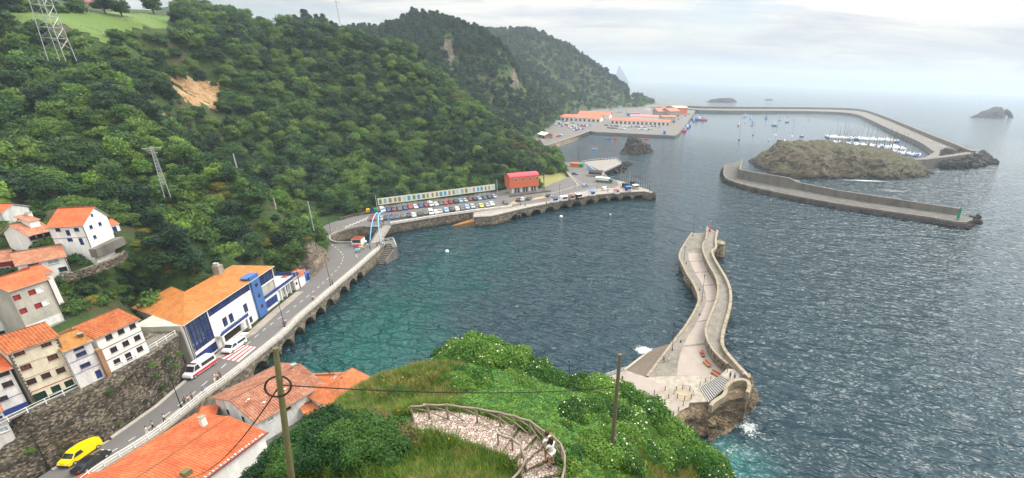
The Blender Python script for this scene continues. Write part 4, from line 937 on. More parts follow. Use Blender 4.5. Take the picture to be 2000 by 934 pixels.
            y=d/2; i=min(y,w/2-.2); k1=rh/y; z0=h-k1*oh+.08
            a,b,c,e=(-oh,-oh,z0),(w+oh,-oh,z0),(w+oh,d+oh,z0),(-oh,d+oh,z0); p,q_=(i,y,h+rh+.08),(w-i,y,h+rh+.08)
            tilepoly(mb,(a,b,q_,p)); tilepoly(mb,(c,e,p,q_)); tilepoly(mb,(b,c,q_)); tilepoly(mb,(e,a,p)); rl=[p,q_]
        r=mb.build('roof',[m,m_kerb],s.t)
        mr=MB(); mr.tube(rl,.13,6); mr.build('ridge_tiles',ridge_m or m,r); s.r=r; return r
    def band(s,v,m,h=.12,out=.05,u0=0,u1=None):
        mb=MB(); mb.box(u0-.0,(u1 or s.w),-out,-.003,v,v+h); mb.build('band',m,s.t)
    def chimney(s,x,y,z,w=.6,h=1.2,m=None):
        mb=MB(); mb.box(x-w/2,x+w/2,y-w/2,y+w/2,z-1.,z+h); c=mb.build('chimney',m or m_white2,s.r); mb=MB(); mb.box(x-w/2-.1,x+w/2+.1,y-w/2-.1,y+w/2+.1,z+h+.004,z+h+.12); mb.build('chimney_cap',m_conc_lt,c)
def zt(base,py): 
    lo,hi=0,60
    for _ in range(50):
        m=(lo+hi)/2
        if proj((base.x,base.y,base.z+m))[1]>py: lo=m
        else: hi=m
    return lo
# 1 cream house
A,B=P(66,791,14),P(156,754,14)
h=House('village_house','tall cream house with brown shutters, grey corner stones and a dark green garage door',A,B,14,6.5,9.6,m_cream)
for x,y in ((36,688),(89,670.5)): h.win(x,y,1.05,.9,'brown')
for x,y in ((50.5,717.5),(103,698)): h.win(x,y,1.05,.85,'brown')
for x,y in ((61.5,745.5),(90,734),(118.5,723.5)): h.win(x,y,.95,.95,'dark')
h.winm(.9,.85,1.4,1.6,'green',name='door',bars=2); h.winm(2.65,1.2,.95,1.1,'green',bars=0); h.winm(4.1,1.2,.95,1.1,'green',bars=0)
h.roof('gable',.5,1.6,m_tile,fine=True); h.walls(); h.band(2.15,m_maroon,.1); h.band(4.6,m_grey); h.band(7.,m_grey); 
mb=MB()
for q in (0,1):
    zz_=[(x if q==0 else h.w-x) for x in (-.04,.3,.18)]
    pts_=[]
    for k in range(16): pts_+=[(zz_[1],.6*k),(zz_[1],.6*k+.32),(zz_[2],.6*k+.32),(zz_[2],.6*k+.6)]
    for k in range(len(pts_)-1):
        if pts_[k][1]<pts_[k+1][1]: mb.quad((zz_[0],-.05,pts_[k][1]),(pts_[k][0],-.05,pts_[k][1]),(pts_[k+1][0],-.05,pts_[k+1][1]),(zz_[0],-.05,pts_[k+1][1]))
    mb.build('corner_stones',m_conc_dark,h.t); mb=MB()
mb=MB(); mb.box(1.7,h.w,-.06,-.003,0,.55); mb.build('plinth',m_dkgreen,h.t)
# 2 narrow white house
A2,B2=P(157,757,14),P(206,734,14)
h=House('village_house','narrow white house with blue framed windows and an ochre tiled roof',A2,B2,14,6,7.2,m_white2)
for x,y in ((148,668),(158.5,691.5),(166.5,713.5)): h.win(x,y,1.25,.8,'blue')
h.winm(h.w-.65,.85,.7,1.5,'bluepanel',name='door',sill=False); h.roof('gable',.5,1.4,m_tile_och); h.walls(); h.band(2.45,m_blue,.06); h.band(4.7,m_blue,.06); h.chimney(h.w-.3,1.2,h.h+.7,.5,.5,m_tile_grey)
mb=MB(); mb.box(h.w+.02,h.w+.62,-.5,0.4,-.2,5.2); mb.build('chimney_stack',m_brickwall,h.t); mb=MB(); mb.tube([(-.1,-.12,0),(-.1,-.12,7.)],.06); mb.build('drainpipe',m_galv,h.t)
# 3 white house with three rows
A3,B3=P(214,727,14),P(292,686,14)
h=House('village_house','white three storey house with rows of small black windows and an orange roof',A3,B3,14,7,6.9,m_white)
for x,y,s_ in ((212.5,658.5,1),(236,647.5,1),(258.5,637,1),(222,683,1),(245.5,671,1),(268,660,1),(228.5,706,1),(273,682,1)): h.win(x,y,.95,1.,'dark')
h.win(251.5,697,.9,1.6,'dwood',name='door',sill=False); h.roof('gable',.5,1.7,m_tile,fine=True); h.walls(); h.band(2.15,m_dwood,.08,.07); h.band(4.45,m_dwood,.08,.07)
# 0 left of the cream house
d=(B-A).normalized(); B0=P(57,793,14); A0_=B0-d*5.4
h=House('village_house','white house with blue painted base at the left end of the terrace row',A0_,B0,14,6,7.2,m_white2)
for x,y in ((5,725),(15,750.5)): h.win(x,y,1.,.95,'dark')
h.winm(.9,3.3,.9,.9,'dark'); h.win(6,779,.9,.8,'dark'); h.roof('gable',.5,1.5,m_tile_red); h.walls(); h.band(2.5,m_blue,.07); mb=MB(); mb.box(0,h.w,-.06,-.003,0,.9); mb.build('plinth',m_blue,h.t)
# corner house below
B00=P(27,848,11.5); A00=B00-Vector((.6,1,0)).normalized()*4.5
h=House('village_house','small white and pale blue house with brown roof beside the stone stairway',A00,B00,11.5,5,4.6,m_white2)
h.win(10,838,.9,.9,'skyglass'); h.win(3,816,.7,.7,'blue'); h.roof('gable',.5,1.2,m_tile_old); h.walls(6)
# red shutter house
zz=19.5; A,B=P(57,652,zz),P(128,624,zz)
h=House('village_house','cream house with two bands of red panels and white shutters',A,B,zz,6.5,zt(Vector((B.x,B.y,zz)),544),m_grey)
for i_,(x,y,c) in enumerate(((37,580,'redpanel'),(52.5,574.5,'whitepanel'),(67.5,569.5,'redpanel'),(81,565.5,'whitepanel'),(95.5,561,'redpanel'),(48,606.5,'redpanel'),(63.5,601,'whitepanel'),(78,596,'redpanel'),(91.5,590.5,'whitepanel'),(107,585.5,'redpanel'))): h.winm(h.w*((i_%5)+.5)/5+.0,h.uv(x,y)[1],h.w/5-.1,.95,c,sill=False,bars=0)
h.roof('gable',.5,1.5,m_tile_red); h.walls(5); mb=MB(); mb.box(0,h.w,-.05,-.003,0,1.5); mb.build('plinth',m_white2,h.t); mb=MB(); mb.tube([(h.w-.1,-.14,0),(h.w-.1,-.14,h.h)],.06); mb.build('drainpipe',m_dwood,h.t)
# white house behind it
zz=21.; A,B=P(98,607,zz),P(128,597,zz)
h=House('village_house','plain white house wall with short tiled roof behind the red banded house',A,B,zz,5,zt(Vector((B.x,B.y,zz)),531),m_white); h.roof('gable',.5,1.,m_tile_red); h.walls(4); mb=MB(); mb.box(0,h.w,-.05,-.003,0,.5); mb.build('plinth',m_maroon,h.t)
# lower left white house with red roof
zz=17.5; B=P(55,655,zz); A=B-d*6
h=House('village_house','white house with bright red roof and one white framed window at the left edge',A,B,zz,5.5,zt(Vector((B.x,B.y,zz)),597),m_white2)
h.win(17.5,618.5,1.,.85,'white'); h.win(34,641,.9,.5,'dark'); h.win(3,650,.8,.6,'dark'); h.roof('gable',.5,1.3,m_tile_red); h.walls(5)
zz=19.; B=P(20,612,zz); A=B-d*5
h=House('village_house','white house wall squeezed between red roofs at the left edge',A,B,zz,4,zt(Vector((B.x,B.y,zz)),565),m_white); h.roof('gable',.5,1.1,m_tile_red); h.walls(4)
# maroon house
zz=23.5; A,B=P(-30,540,zz),P(30,530,zz)
h=House('village_house','maroon walled house with old brown roof at the left edge',A,B,zz,6,2.6,m_maroon); h.win(14,533,1.4,1.2,'white'); h.roof('gable',.5,1.4,m_tile_old); h.walls(4)
# long white house
zz=24.; A,B=P(47,549,zz),P(139,530,zz)
h=House('village_house','long white house with wide brown red roof and pale roller blinds',A,B,zz,6.5,zt(Vector((B.x,B.y,zz)),499),m_white)
for x,y,w_,st in ((104,511,1.5,'greyshut'),(113,507,1.4,'greyshut'),(123,526,1.1,'dark'),(66,519,1.4,'bglass'),(80,523,.9,'skyglass')): h.win(x,y,w_,.95,st)
h.win(147,520,.8,.9,'blue','right'); h.roof('gable',.5,1.5,m_tile_old,.5); h.walls(4)
mb=MB(); mb.tube([(h.w-.1,-.14,0),(h.w-.1,-.14,h.h)],.06); mb.build('drainpipe',m_dwood,h.t)
# timber balcony house
zz=27.; A,B=P(66,490,zz),P(112,478,zz)
h=House('village_house','white house with black timber balconies and a stepped brown roof',A,B,zz,6,zt(Vector((B.x,B.y,zz)),447),m_white)
for x,y in ((60,458),(76,456),(92,456),(70,478),(86,474)): h.win(x,y,.8,1.3,'dwood')
h.roof('gable',.55,1.8,m_tile_old,.7); h.walls(4)
mb=MB(); mb.box(.3,h.w-.6,-.8,-.02,2.4,2.52); b=mb.build('balcony',m_dwood,h.t); mb=MB()
for k in range(9): x=.3+(h.w-.9)*k/8; mb.box(x-.03,x+.03,-.8,-.74,2.53,3.3)
mb.box(.3,h.w-.6,-.81,-.73,3.3,3.36); mb.build('balustrade',m_black,b)
dm=MB(); dm.box(h.w*.45,h.w*.85,1.2,4.,h.h+.4,h.h+2.2); dd=dm.build('dormer',m_white,h.r); dm=MB(); tilepoly(dm,((h.w*.38,1.,h.h+2.2),(h.w*.92,1.,h.h+2.2),(h.w*.92,4.4,h.h+3.1),(h.w*.38,4.4,h.h+3.1))); dm.build('dormer_roof',[m_tile_old,m_kerb],dd); h.chimney(h.w*.9,3.4,h.h+2.6,.6,.9)
zz=26; A,B=P(30,492,zz),P(58,489,zz)
h=House('garage','low white outbuilding with brown roof beside the balcony house',A,B,zz,3.5,2.4,m_white2); h.win(36,479,.8,1.2,'brown',sill=False); h.win(50,478,.8,1.5,'dwood',name='door',sill=False); h.roof('mono',1,.7,m_tile_old); h.walls(3)
mb=MB(); a,b=P(8,508,24.5),P(60,499,24.5); sweep(mb,[a,b],[(-.15,-2),(.15,-2),(.15,.9),(-.15,.9)]); 
for k in range(8): p=a.lerp(b,k/7); mb.box(p.x-.2,p.x+.2,p.y-.2,p.y+.2,24,25.9)
tag(mb.build('garden_wall',m_conc_dark),'low stone garden wall with posts in front of the balcony house','garden wall')
# white house with blue doors
zz=28.; A,B=P(112,487,zz),P(178,483,zz); Cc=P(238,457,zz)
h=House('village_house','large white house with blue doors and bright orange roof highest in the village',A,B,zz,(Cc-B).length*.8,zt(Vector((B.x,B.y,zz)),439),m_white)
h.gab['right']=1.5
for x,y,w_,hh_ in ((113,449,.75,.75),(149.5,448.5,.75,.75),): h.win(x,y,w_,hh_,'blue')
h.win(133,455,.6,1.2,'bluepanel',sill=False); h.win(137,469,.8,.7,'bluepanel',sill=False); h.win(159,472,.6,1.5,'bluepanel',name='door',sill=False)
for x,y in ((177.5,443.5),(195,437.5),(185,463)): h.win(x,y,.75,.75,'blue','right')
h.roof('gable',.62,2.6,m_tile_red,.4); h.walls(4); h.band(2.25,m_blue,.08,.04)
mb=MB(); mb.quad((h.w+.002,h.dep*.42,h.h+.7),(h.w+.02,h.dep*.42+.6,h.h+.7),(h.w+.02,h.dep*.42+.6,h.h+1.4),(h.w+.02,h.dep*.42,h.h+1.4)); mb.build('window',m_blue,h.t)
mb=MB()
for y,z in ((1.8,.62),(2.6,1.2)): mb.box(h.w*.4,h.w*.62,y,y+.5,h.h+z+.15,h.h+z+.5)
mb.build('skylight',m_dwood,h.r); mb=MB(); mb.tube([(h.w+.05,-.1,0),(h.w+.05,-.1,h.h)],.06); mb.build('drainpipe',m_dwood,h.t)
HB=h
zz=28.2; A,B=P(222,459,zz),P(238,455.5,zz); 
h=House('outhouse','small white outhouse with orange roof and blue door beside the large white house',A,B,zz,2.6,2.3,m_white); h.winm(.5,.95,.65,1.7,'bluepanel',name='door',sill=False); h.roof('mono',1,.7,m_tile_red,.2,om=.15); h.walls(3)
tp=[HB.W(HB.w+.1,-1.,0),HB.W(HB.w+1.2,-1.,0),HB.W(HB.w+1.6,HB.dep,0),HB.W(HB.w+.1,HB.dep,0)]
mb=MB(); mb.prism([(p.x,p.y) for p in tp],26,zz-.35); tag(mb.build('terrace',m_conc),'pale concrete terrace beside the large white house','terrace'); EXCL.append([(p.x,p.y) for p in tp])
zz=30; A,B=P(-20,440,zz),P(14,440,zz)
h=House('village_house','orange roofed house half hidden by bushes at the left edge',A,B,zz,5,3,m_white2); h.roof('gable',.5,1.2,m_tile_red); h.walls(3)
ln=[P(a,b,31.) for a,b in ((24,402),(60,404),(84,400),(125,396))]; mb=MB(); sweep(mb,poly_sample(ln,1.),[(-.3,-4),(.3,-4),(.3,1.6),(-.3,1.6)]); tag(mb.build('ruined_wall',m_retain),'old grey stone wall behind the brown roofed house','stone wall')
ln=[P(a,b,25.5) for a,b in ((125,541),(165,531),(200,518),(232,505),(243,494))]; mb=MB(); sweep(mb,poly_sample(smooth_poly(ln,1),1.),[(-1.6,-1.),(.1,-1.),(.1,.1),(-1.6,.1)]); tag(mb.build('hill_path',m_conc),kind='structure')
for p_ in ln: EXCLC.append((p_.x,p_.y,-.5))
mb=MB(); sweep(mb,poly_sample(smooth_poly([p+Vector((.1,0,0)) for p in ln],1),1.),[(-.1,-1.),(.35,-1.),(.35,.6),(-.1,.6)]); tag(mb.build('path_wall',m_retain),'low stone wall along the bending hill path under the white houses','stone wall')
EXCL.append([(-110,30),(-80,30),(-84,60),(-86,80),(-99,80),(-104,74),(-108,56),(-110,40)])
for z_ in range(4): pass
# terrain under the houses
for (bx,by,br) in list(EXCLC): pass
# ------------------------------------------------------------------ big white building with the blue band
ez=14.7; fa,fb=P(388,712,5),P(548,595,5)
a,b,c,d_,e,f_=P(357,637,ez),P(256,601,ez-.3),P(335,559.5,16.8),P(360,570,16.6),P(454,518,17.2),P(536,519.5,ez+.1)
t=thing('harbour_building','long white building with blue glazed band, blue tower and orange roof beside the road','building',(a.x,a.y,RZ)); L0=tuple((a.x,a.y,RZ))
fr=(f_-a); fr.z=0; FL=fr.length; X_=fr.normalized(); Y_=Vector((-X_.y,X_.x,0)); f0=Vector((a.x,a.y,RZ))+Y_*.5+X_*.3
t.rotation_euler=(0,0,math.atan2(X_.y,X_.x)); WL=FL-.6
def W(x,y,z): return (x+.3,y+.5,z)
class BB(MB):
    def b(s,x0,x1,y0,y1,z0,z1): s.box(x0+.3,x1+.3,y0+.5,y1+.5,z0,z1)
inv=(Matrix.Translation(L0)@Matrix.Rotation(math.atan2(X_.y,X_.x),4,'Z')).inverted()
loc=lambda p:inv@Vector(p)
mb=BB(); hw=ez-RZ-.15
# body set back behind windows; front skin pieces
lb,lc,ld,le=loc(b),loc(c),loc(d_),loc(e)
mb.b(0.,WL,.35,9.2,-1,hw)
fp=[(.9,.85),(.3+9,.85),(.3+9,lb.y-.8),(lb.x+.9,lb.y-.8)]; mb.prism(fp,-1,hw-1.2)
wl=mb.build('wall',m_grey,t)
# front skin with window holes via House-like cutting
def skin(x0,x1,z0,z1,holes,m,name='facade',y=0.,th=.35):
    us=sorted({x0,x1}|{v for h_ in holes for v in (h_[0],h_[1])}); vs=sorted({z0,z1}|{v for h_ in holes for v in (h_[2],h_[3])}); mb=BB()
    for a_,b_ in zip(us[:-1],us[1:]):
        for c_,d__ in zip(vs[:-1],vs[1:]):
            mu,mv=(a_+b_)/2,(c_+d__)/2
            if any(h_[0]<mu<h_[1] and h_[2]<mv<h_[3] for h_ in holes): continue
            mb.b(a_,b_,y,y+th-.01,c_,d__)
    return mb.build(name,m,t)
def glaz(x0,x1,z0,z1,nx,nz,y=.2,name='glazing',fm=m_blue,pm=m_bglass):
    mb=BB(); mb.b(x0,x1,y,y+.1,z0,z1); g_=mb.build(name,pm,t); mb=BB()
    for k in range(nx+1): x=lerp(x0,x1,k/nx); mb.b(max(x0,x-.05),min(x1,x+.05),y-.1,y-.002,z0,z1)
    for k in range(nz+1): z=lerp(z0,z1,k/nz); mb.b(x0,x1,y-.12,y-.102,max(z0,z-.05),min(z1,z+.05))
    mb.build('frame',fm,g_)
def fu(px,py):   # photo pixel on the front plane -> x along, z
    o=f0; n=Y_; r=ray(px,py); tt=(o-Vector((0,0,H))).dot(n)/r.dot(n); p=Vector((0,0,H))+r*tt-o; return p.dot(X_),p.z
# measured openings on the facade
bandz=hw-2.0
bx0=fu(370,650)[0]; bx0=max(.5,bx0)
cornr=fu(398,637)[0]
tw0,tw1=fu(500,580)[0]-1.0,fu(515,570)[0]+.8
holes=[(.9,6.6,2.9,hw-.15),(.9,5.9,.15,2.2)]
wins=[]
def wh(px,py,w_,h_):
    u,v=fu(px,py); wins.append((u-w_/2,u+w_/2,v-h_/2,v+h_/2)); holes.append(wins[-1])
tx=fu(504,580)[0]; tw0,tw1=tx-1.7,tx+1.3
holes.append((6.8,tw0-.1,bandz,hw-.15))
for px,py in ((411,650),(440,629),(452,621.5),(480,602)): wh(px,py,1.35,2.3)
for px,py in ((420,677),): wh(px,py,1.4,2.1)
en0,en1=fu(434,672)[0],fu(473,645)[0]; holes.append((en0,en1,0.05,2.7)); wh(487,627,2.3,1.7)
skin(0,tw0,-.2,hw,holes,m_pinkstain)
glaz(.9,6.6,2.9,hw-.15,6,7); glaz(.9,5.9,.15,2.2,4,3,pm=m_blue); glaz(6.8,tw0-.1,bandz,hw-.15,22,3)
for w_ in wins: glaz(w_[0],w_[1],w_[2],w_[3],2,3,name='window',pm=m_bglass)
mb=BB(); mb.b(en0,en1,.3,.34,0.05,2.7); mb.build('entrance',m_dwood,t)
# balcony on columns
bz=3.3; mb=BB(); mb.b(en0-1.2,en1+1.2,-1.5,0,bz-.25,bz); bal=mb.build('balcony',m_white,t)
mb=BB(); 
for k in range(15): x=lerp(en0-1.15,en1+1.15,k/14); mb.b(x-.03,x+.03,-1.5,-1.44,bz,bz+.95)
mb.b(en0-1.2,en1+1.2,-1.52,-1.43,bz+.9,bz+1.); mb.b(en0-1.2,en1+1.2,-1.49,-1.45,bz+.1,bz+.8); mb.build('railing',m_blue,bal)
for x in (en0-.9,en1+.9): mb=BB(); mb.b(x-.25,x+.25,-1.4,-.9,0,bz-.25); mb.build('column',m_white,t)
for x in (en0-.7,en1+.6):
    mb=BB(); mb.b(x-.4,x+.4,-1.4,-1.05,bz+.02,bz+.3); pt=mb.build('planter',m_dwood,bal)
# tower with round windows
mb=BB(); mb.b(tw0,tw1,-.5,1.5,-.2,hw+1.3); mb.b(tw0-.7,tw1,-.2,1.3,hw+.95,hw+1.28); tw=mb.build('tower',m_bluetow,t)
for z in (2.6,5.6,8.6):
    mb=MB(); cx=(tw0+tw1)/2+.3; mb.tube([(cx,-.035+0.0,z),(cx,0.0+.02,z)],.5,14); mb.build('round_window',m_glass,tw)
# right wing with balcony terrace
rx0=tw1; 
skin(rx0,WL,-.2,hw,[(rx0+.2,WL-.2,hw-3.0,hw-.15),(rx0+.4,WL-.8,.3,2.6),(rx0+.3,WL-.4,3.5,hw-3.3)],m_white,name='wing_facade')
glaz(rx0+.2,WL-.2,hw-3.0,hw-.15,5,4); glaz(rx0+.4,WL-.8,.3,2.6,3,3,pm=m_blue)
mb=BB(); mb.b(WL,WL+9.5,1.2,6,-1,3.2); mb.b(WL+.01,WL+9.5,-.2,1.19,3.0,3.2); tr=mb.build('terrace',m_white2,t)
mb=BB()
for k in range(5): mb.b(WL+.6+k*2.1,WL+.85+k*2.1,-.2,.2,-.2,3.)
mb.build('pillar',m_white,t)
mb=BB(); mb.b(rx0+.1,WL+9.5,-.32,-.2,3.5,4.3); mb.b(WL+9.5,WL+9.6,-.32,6,3.3,4.3); mb.build('blue_balustrade',m_blue,tr)
mb=BB(); mb.b(WL+4,WL+5.4,1.12,1.19,0,2.2); mb.build('door',m_bglass,t)
for i_,c_ in ((0,m_red),(1,m_ltblue)):
    pass
# roof
mb=MB(); P3=[loc(v) for v in (a,f_,e,d_)]; tilepoly(mb,[P3[0],P3[1],P3[2]]); tilepoly(mb,[P3[0],P3[2],P3[3]]); tilepoly(mb,[loc(b),loc(a),loc(d_)]); tilepoly(mb,[loc(b),loc(d_),loc(c)])
bk=loc(e)+Vector((0,4,-2.4)); bk2=loc(d_)+Vector((0,3,-2.)); tilepoly(mb,[bk,bk2,loc(d_),loc(e)]); cb=loc(c)+Vector((4.,3,-2.5)); tilepoly(mb,[bk2,cb,loc(c),loc(d_)]); tilepoly(mb,[cb,loc(b)+Vector((0,0,0)),loc(c)])
rf=mb.build('roof',[m_tile_och if 0 else tile('orange_lichen_tiles',[(.25,.08,.02),(.4,.15,.035),(.5,.2,.06)],.35),m_wframe],t)
# gable wall under the left edge
mb=MB(); la,lb_=loc(a),loc(b); mb.quad((la.x+.3,la.y+.5,-1),(la.x+.3,la.y+.5,la.z-.12),(lb_.x+.3,lb_.y-.3,lb_.z-.12),(lb_.x+.3,lb_.y-.3,-1)); mb.build('end_wall',m_grey,t)
ch=loc(P(428,533,17.)); mb=MB(); mb.box(ch.x-.8,ch.x+.8,ch.y-.7,ch.y+.7,8,ch.z+2.); c_=mb.build('chimney',m_conc_lt,rf); mb=MB(); mb.box(ch.x-.5,ch.x+.1,ch.y-.5,ch.y+.5,ch.z+2.01,ch.z+2.7); mb.build('chimney_pot',m_white2,c_)
mb=BB(); mb.tube([(.5,.35,0),(.5,.35,hw)],.07); mb.tube([(.9,.35,0),(.9,.35,hw)],.07); mb.build('drainpipe',m_dwood,t)
EXCL.append([tuple((Vector(L0)+X_*x+Y_*y)[:2]) for x,y in ((-1.5,-1),(FL+11,-1),(FL+11,8),(FL,9.5),(10,11),(9,19.5),(-1.5,19.5))])

FLATTEN.append(([tuple((Vector(L0)+X_*x+Y_*y)[:2]) for x,y in ((-2,-8),(FL+14,-8),(FL+13,4.5),(FL+11,7.5),(-.5,9))],RZ-.7))
# kiosk with blue door by the cliff
zz=RZ+.1; A,B=P(578,563,zz),P(606,546,zz)
h=House('transformer_hut','small white hut with bright blue door frame and orange roof under the cliff',A,B,zz,3.5,2.7,m_white); h.winm(h.w-.9,1.2,1.2,2.3,'bluepanel',name='door',sill=False); h.winm(.6,1.3,.6,.7,'dark'); h.roof('mono',1,.5,m_tile_red,.2,om=.1); h.walls(1)
h.m=0; mb=MB(); mb.box(h.w-1.6,h.w-.2,-.3,-.02,0,3.1); mb.build('blue_surround',m_bblue,h.t) if 0 else None
mb=MB(); mb.box(h.w-1.75,h.w-1.52,-.15,-.005,0,3.2); mb.box(h.w-.28,h.w-.08,-.15,-.005,0,3.2); mb.box(h.w-1.52,h.w-.28,-.15,-.005,2.5,3.2); mb.build('door_surround',m_bblue,h.t)
a,b=P(572,541,9.5),P(597,533,9.5); ft=thing('metal_fence','rusty grey metal fence on the rock above the hut','fence',tuple(a)); 
mb=MB(); mb.tube([a+Vector((0,0,1.2)),b+Vector((0,0,1.2))],.05); mb.build('rail',m_galv,ft,loc=tuple(a))
for k in range(5): p=a.lerp(b,k/4); mb=MB(); mb.tube([p-Vector((0,0,1)),p+Vector((0,0,1.4))],.06); mb.build('post',m_galv,ft,loc=tuple(a))
# ------------------------------------------------------------------ lower houses by the sea
ez=6.3
h=House('seaside_house','white house with weathered two sided terracotta roof directly below the road',P(502,824,ez),P(630,750,ez)-Vector((0,0,0)),1.6,14,4.6,m_white2) 
# frame: front faces the sea (east); A south end, B north end; left side is the gable facing the camera
h.win(556,782,1.3,1.1,'dark'); h.win(525,808,1.,1.3,'greyshut'); h.winm(h.w-2.2,3.0,1.2,1.2,'dark')
h.winm(h.dep*.35,3.2,.8,1.2,'dwood','left'); h.winm(h.dep*.72,2.7,.8,1.2,'dwood','left'); h.roof('gable',.5,2.1,m_tile_grey,.45,fine=True,om=.4); h.walls(3); h.chimney(h.w-.8,h.dep*.5,h.h+2.1,.7,.7,m_conc_lt)
H2=h
mb=MB(); 
for x,y in ((3.,3.),(6.4,3.4),(1.5,5.2)):
    for k in range(5): mb.ball((x+R.uniform(-.4,.4),y+R.uniform(-.3,.3),h.h+y*2.1/(h.dep*.5)+.2),R.uniform(.08,.2),6,4,(1.4,1,.5))
mb.build('white_patch',m_white,h.r)
# the big bright roof at the bottom
a,b=P(391,933,6.4),P(513,843,6.4); dr=(b-a).normalized(); A=a-dr*7; 
h=House('seaside_house','house with broad bright orange tiled roof and dark red gutter at the bottom',A,b,1.6,15,4.6,m_white); h.roof('gable',.48,1.25,m_tile_red if 0 else tile('bright_terracotta_tiles',[(.34,.075,.03),(.5,.13,.05),(.6,.21,.09)],.18),.5,fine=True,om=.3); h.walls(3)
mb=MB(); mb.box(-.4,h.w+.4,-.66,-.5,4.25,4.45); mb.build('gutter',m_maroon,h.r); 
mb=MB()
for k in range(int(h.w/.55)): x=k*.55+.1; mb.box(x,x+R.uniform(.2,.4),-.5,-.2,4.58,4.72)
mb.build('mortar_edge',m_white,h.r)
h.chimney(h.w-2.2,h.dep*.48+2.4,h.h+1.9,.7,.9,m_white); H1=h
# vent with moss on the roof
mb=MB(); mb.box(6.2,7.2,1.6,2.6,4.8,5.9); mb.build('roof_vent',m_moss,h.r)
# small roof at the very bottom left and yard shed
a,b=P(203,931,4.6),P(168,905,4.6)
A,B=P(196,960,4.8),P(206,922,4.8)
h=House('shed','small red roofed building squeezed beside the road railing at the bottom edge',A-Vector((0,3,0)),B,1.6,4.2,3.0,m_white); h.roof('gable',.5,.7,m_tile_red,.2,fine=True); h.walls(2)
A,B=P(428,822,4.2),P(420,797,4.2)
h=House('shed','small shed with a brick wall and orange roof against the white seaside house',P(427,838,1.6),P(434,815,1.6),1.6,2.4,2.9,m_brickwall); h.roof('mono',1,.5,m_tile_red,.2,om=.1); h.walls(1)
# cluster on the right
h=House('seaside_house','house with steep orange hipped roof nearest the water',P(655,800,5.6),P(741,747,5.6),1.6,9.,4.0,m_white2); h.roof('hip',.5,2.3,m_tile_red if 0 else m_tile,.4); h.walls(3); H3=h
h=House('seaside_house','small orange roofed house with thin black chimney pipe between the larger roofs',P(640,765,5.3),P(668,728,5.3),1.6,6.5,3.7,m_white2); h.roof('front',.5,1.7,m_tile,.35); h.walls(3)
mb=MB(); mb.cyl(h.w*.75,1.6,h.h,h.h+1.9,.09); mb.build('flue_pipe',m_black,h.r)
h=House('shed','low orange tiled lean-to with grey walled terrace beside the weathered roof',P(600,815,3.6),P(650,792,3.6),1.6,3.4,2.,m_grey); h.roof('mono',1,.6,m_tile,.2); h.walls(2)
# terrain: village benches so that no house floats
# ------------------------------------------------------------------ vehicles
def wheelset(par,xs,ys,r=.32,w=.2):
    for x in xs:
        for y in ys:
            mb=MB(); mb.tube([(x,y-w/2,r),(x,y+w/2,r)],r,12); wh_=mb.build('wheel',m_rubber,par); s_=1 if y>0 else -1
            mb=MB(); mb.tube([(x,y+s_*(w/2),r),(x,y+s_*(w/2+.015),r)],r*.6,8); mb.build('rim',m_galv,wh_)
def body(mb,prof,hw,top_in=.12,m=0,zt0=None):
    """loft a side profile (x,z ring) across the width with tumblehome"""
    n=len(prof); zs=[p[1] for p in prof]; zmx=max(zs); zmid=.85 if zt0 is None else zt0
    def ring(y,f): return [(x*(1-.02*(1-f)),y-(math.copysign(1,y)*top_in*max(0,(z-zmid)/(zmx-zmid+1e-6)) if z>zmid else 0),z) for x,z in prof]
    ys=[-hw,-hw*.92,hw*.92,hw]; rings=[]
    for i,y in enumerate(ys):
        r_=ring(y,1)
        if i in(0,3): r_=[(x*.985,yy,z if z<zmid else z-.03) for x,yy,z in r_]
        rings.append(r_)
    i0=len(mb.v)
    for r_ in rings: mb.v+=r_
    for a in range(3):
        for k in range(n):
            k2=(k+1)%n; mb.f.append((i0+a*n+k,i0+a*n+k2,i0+(a+1)*n+k2,i0+(a+1)*n+k)); mb.uv.append(None); mb.mi.append(m)
    mb.f.append(tuple(i0+k for k in range(n))[::-1]); mb.uv.append(None); mb.mi.append(m); e=i0+3*n; mb.f.append(tuple(e+k for k in range(n))); mb.uv.append(None); mb.mi.append(m)
PROF={'hatch':([(-1.95,.3),(-1.98,.7),(-1.9,.95),(-1.6,1.38),(-.4,1.5),(.35,1.42),(1.0,.98),(1.85,.82),(2.0,.55),(1.95,.3)],.86,4.0),
 'sedan':([(-2.2,.3),(-2.25,.75),(-2.1,.95),(-1.5,1.02),(-.9,1.38),(0,1.45),(.5,1.38),(1.15,.97),(2.05,.82),(2.2,.55),(2.15,.3)],.88,4.4),
 'suv':([(-2.1,.35),(-2.15,.9),(-2.0,1.25),(-1.75,1.65),(-.3,1.7),(.35,1.6),(.95,1.15),(1.9,1.0),(2.1,.7),(2.1,.35)],.92,4.3),
 'van':([(-2.4,.35),(-2.42,1.0),(-2.35,1.75),(-2.2,1.9),(.6,1.95),(1.1,1.8),(1.75,1.15),(2.35,.98),(2.5,.65),(2.45,.35)],.95,4.9),
 'ambulance':([(-2.9,.4),(-2.95,1.2),(-2.9,2.4),(-2.75,2.6),(1.2,2.65),(1.5,2.45),(2.2,1.35),(2.8,1.1),(3.0,.75),(2.95,.4)],1.0,5.9)}
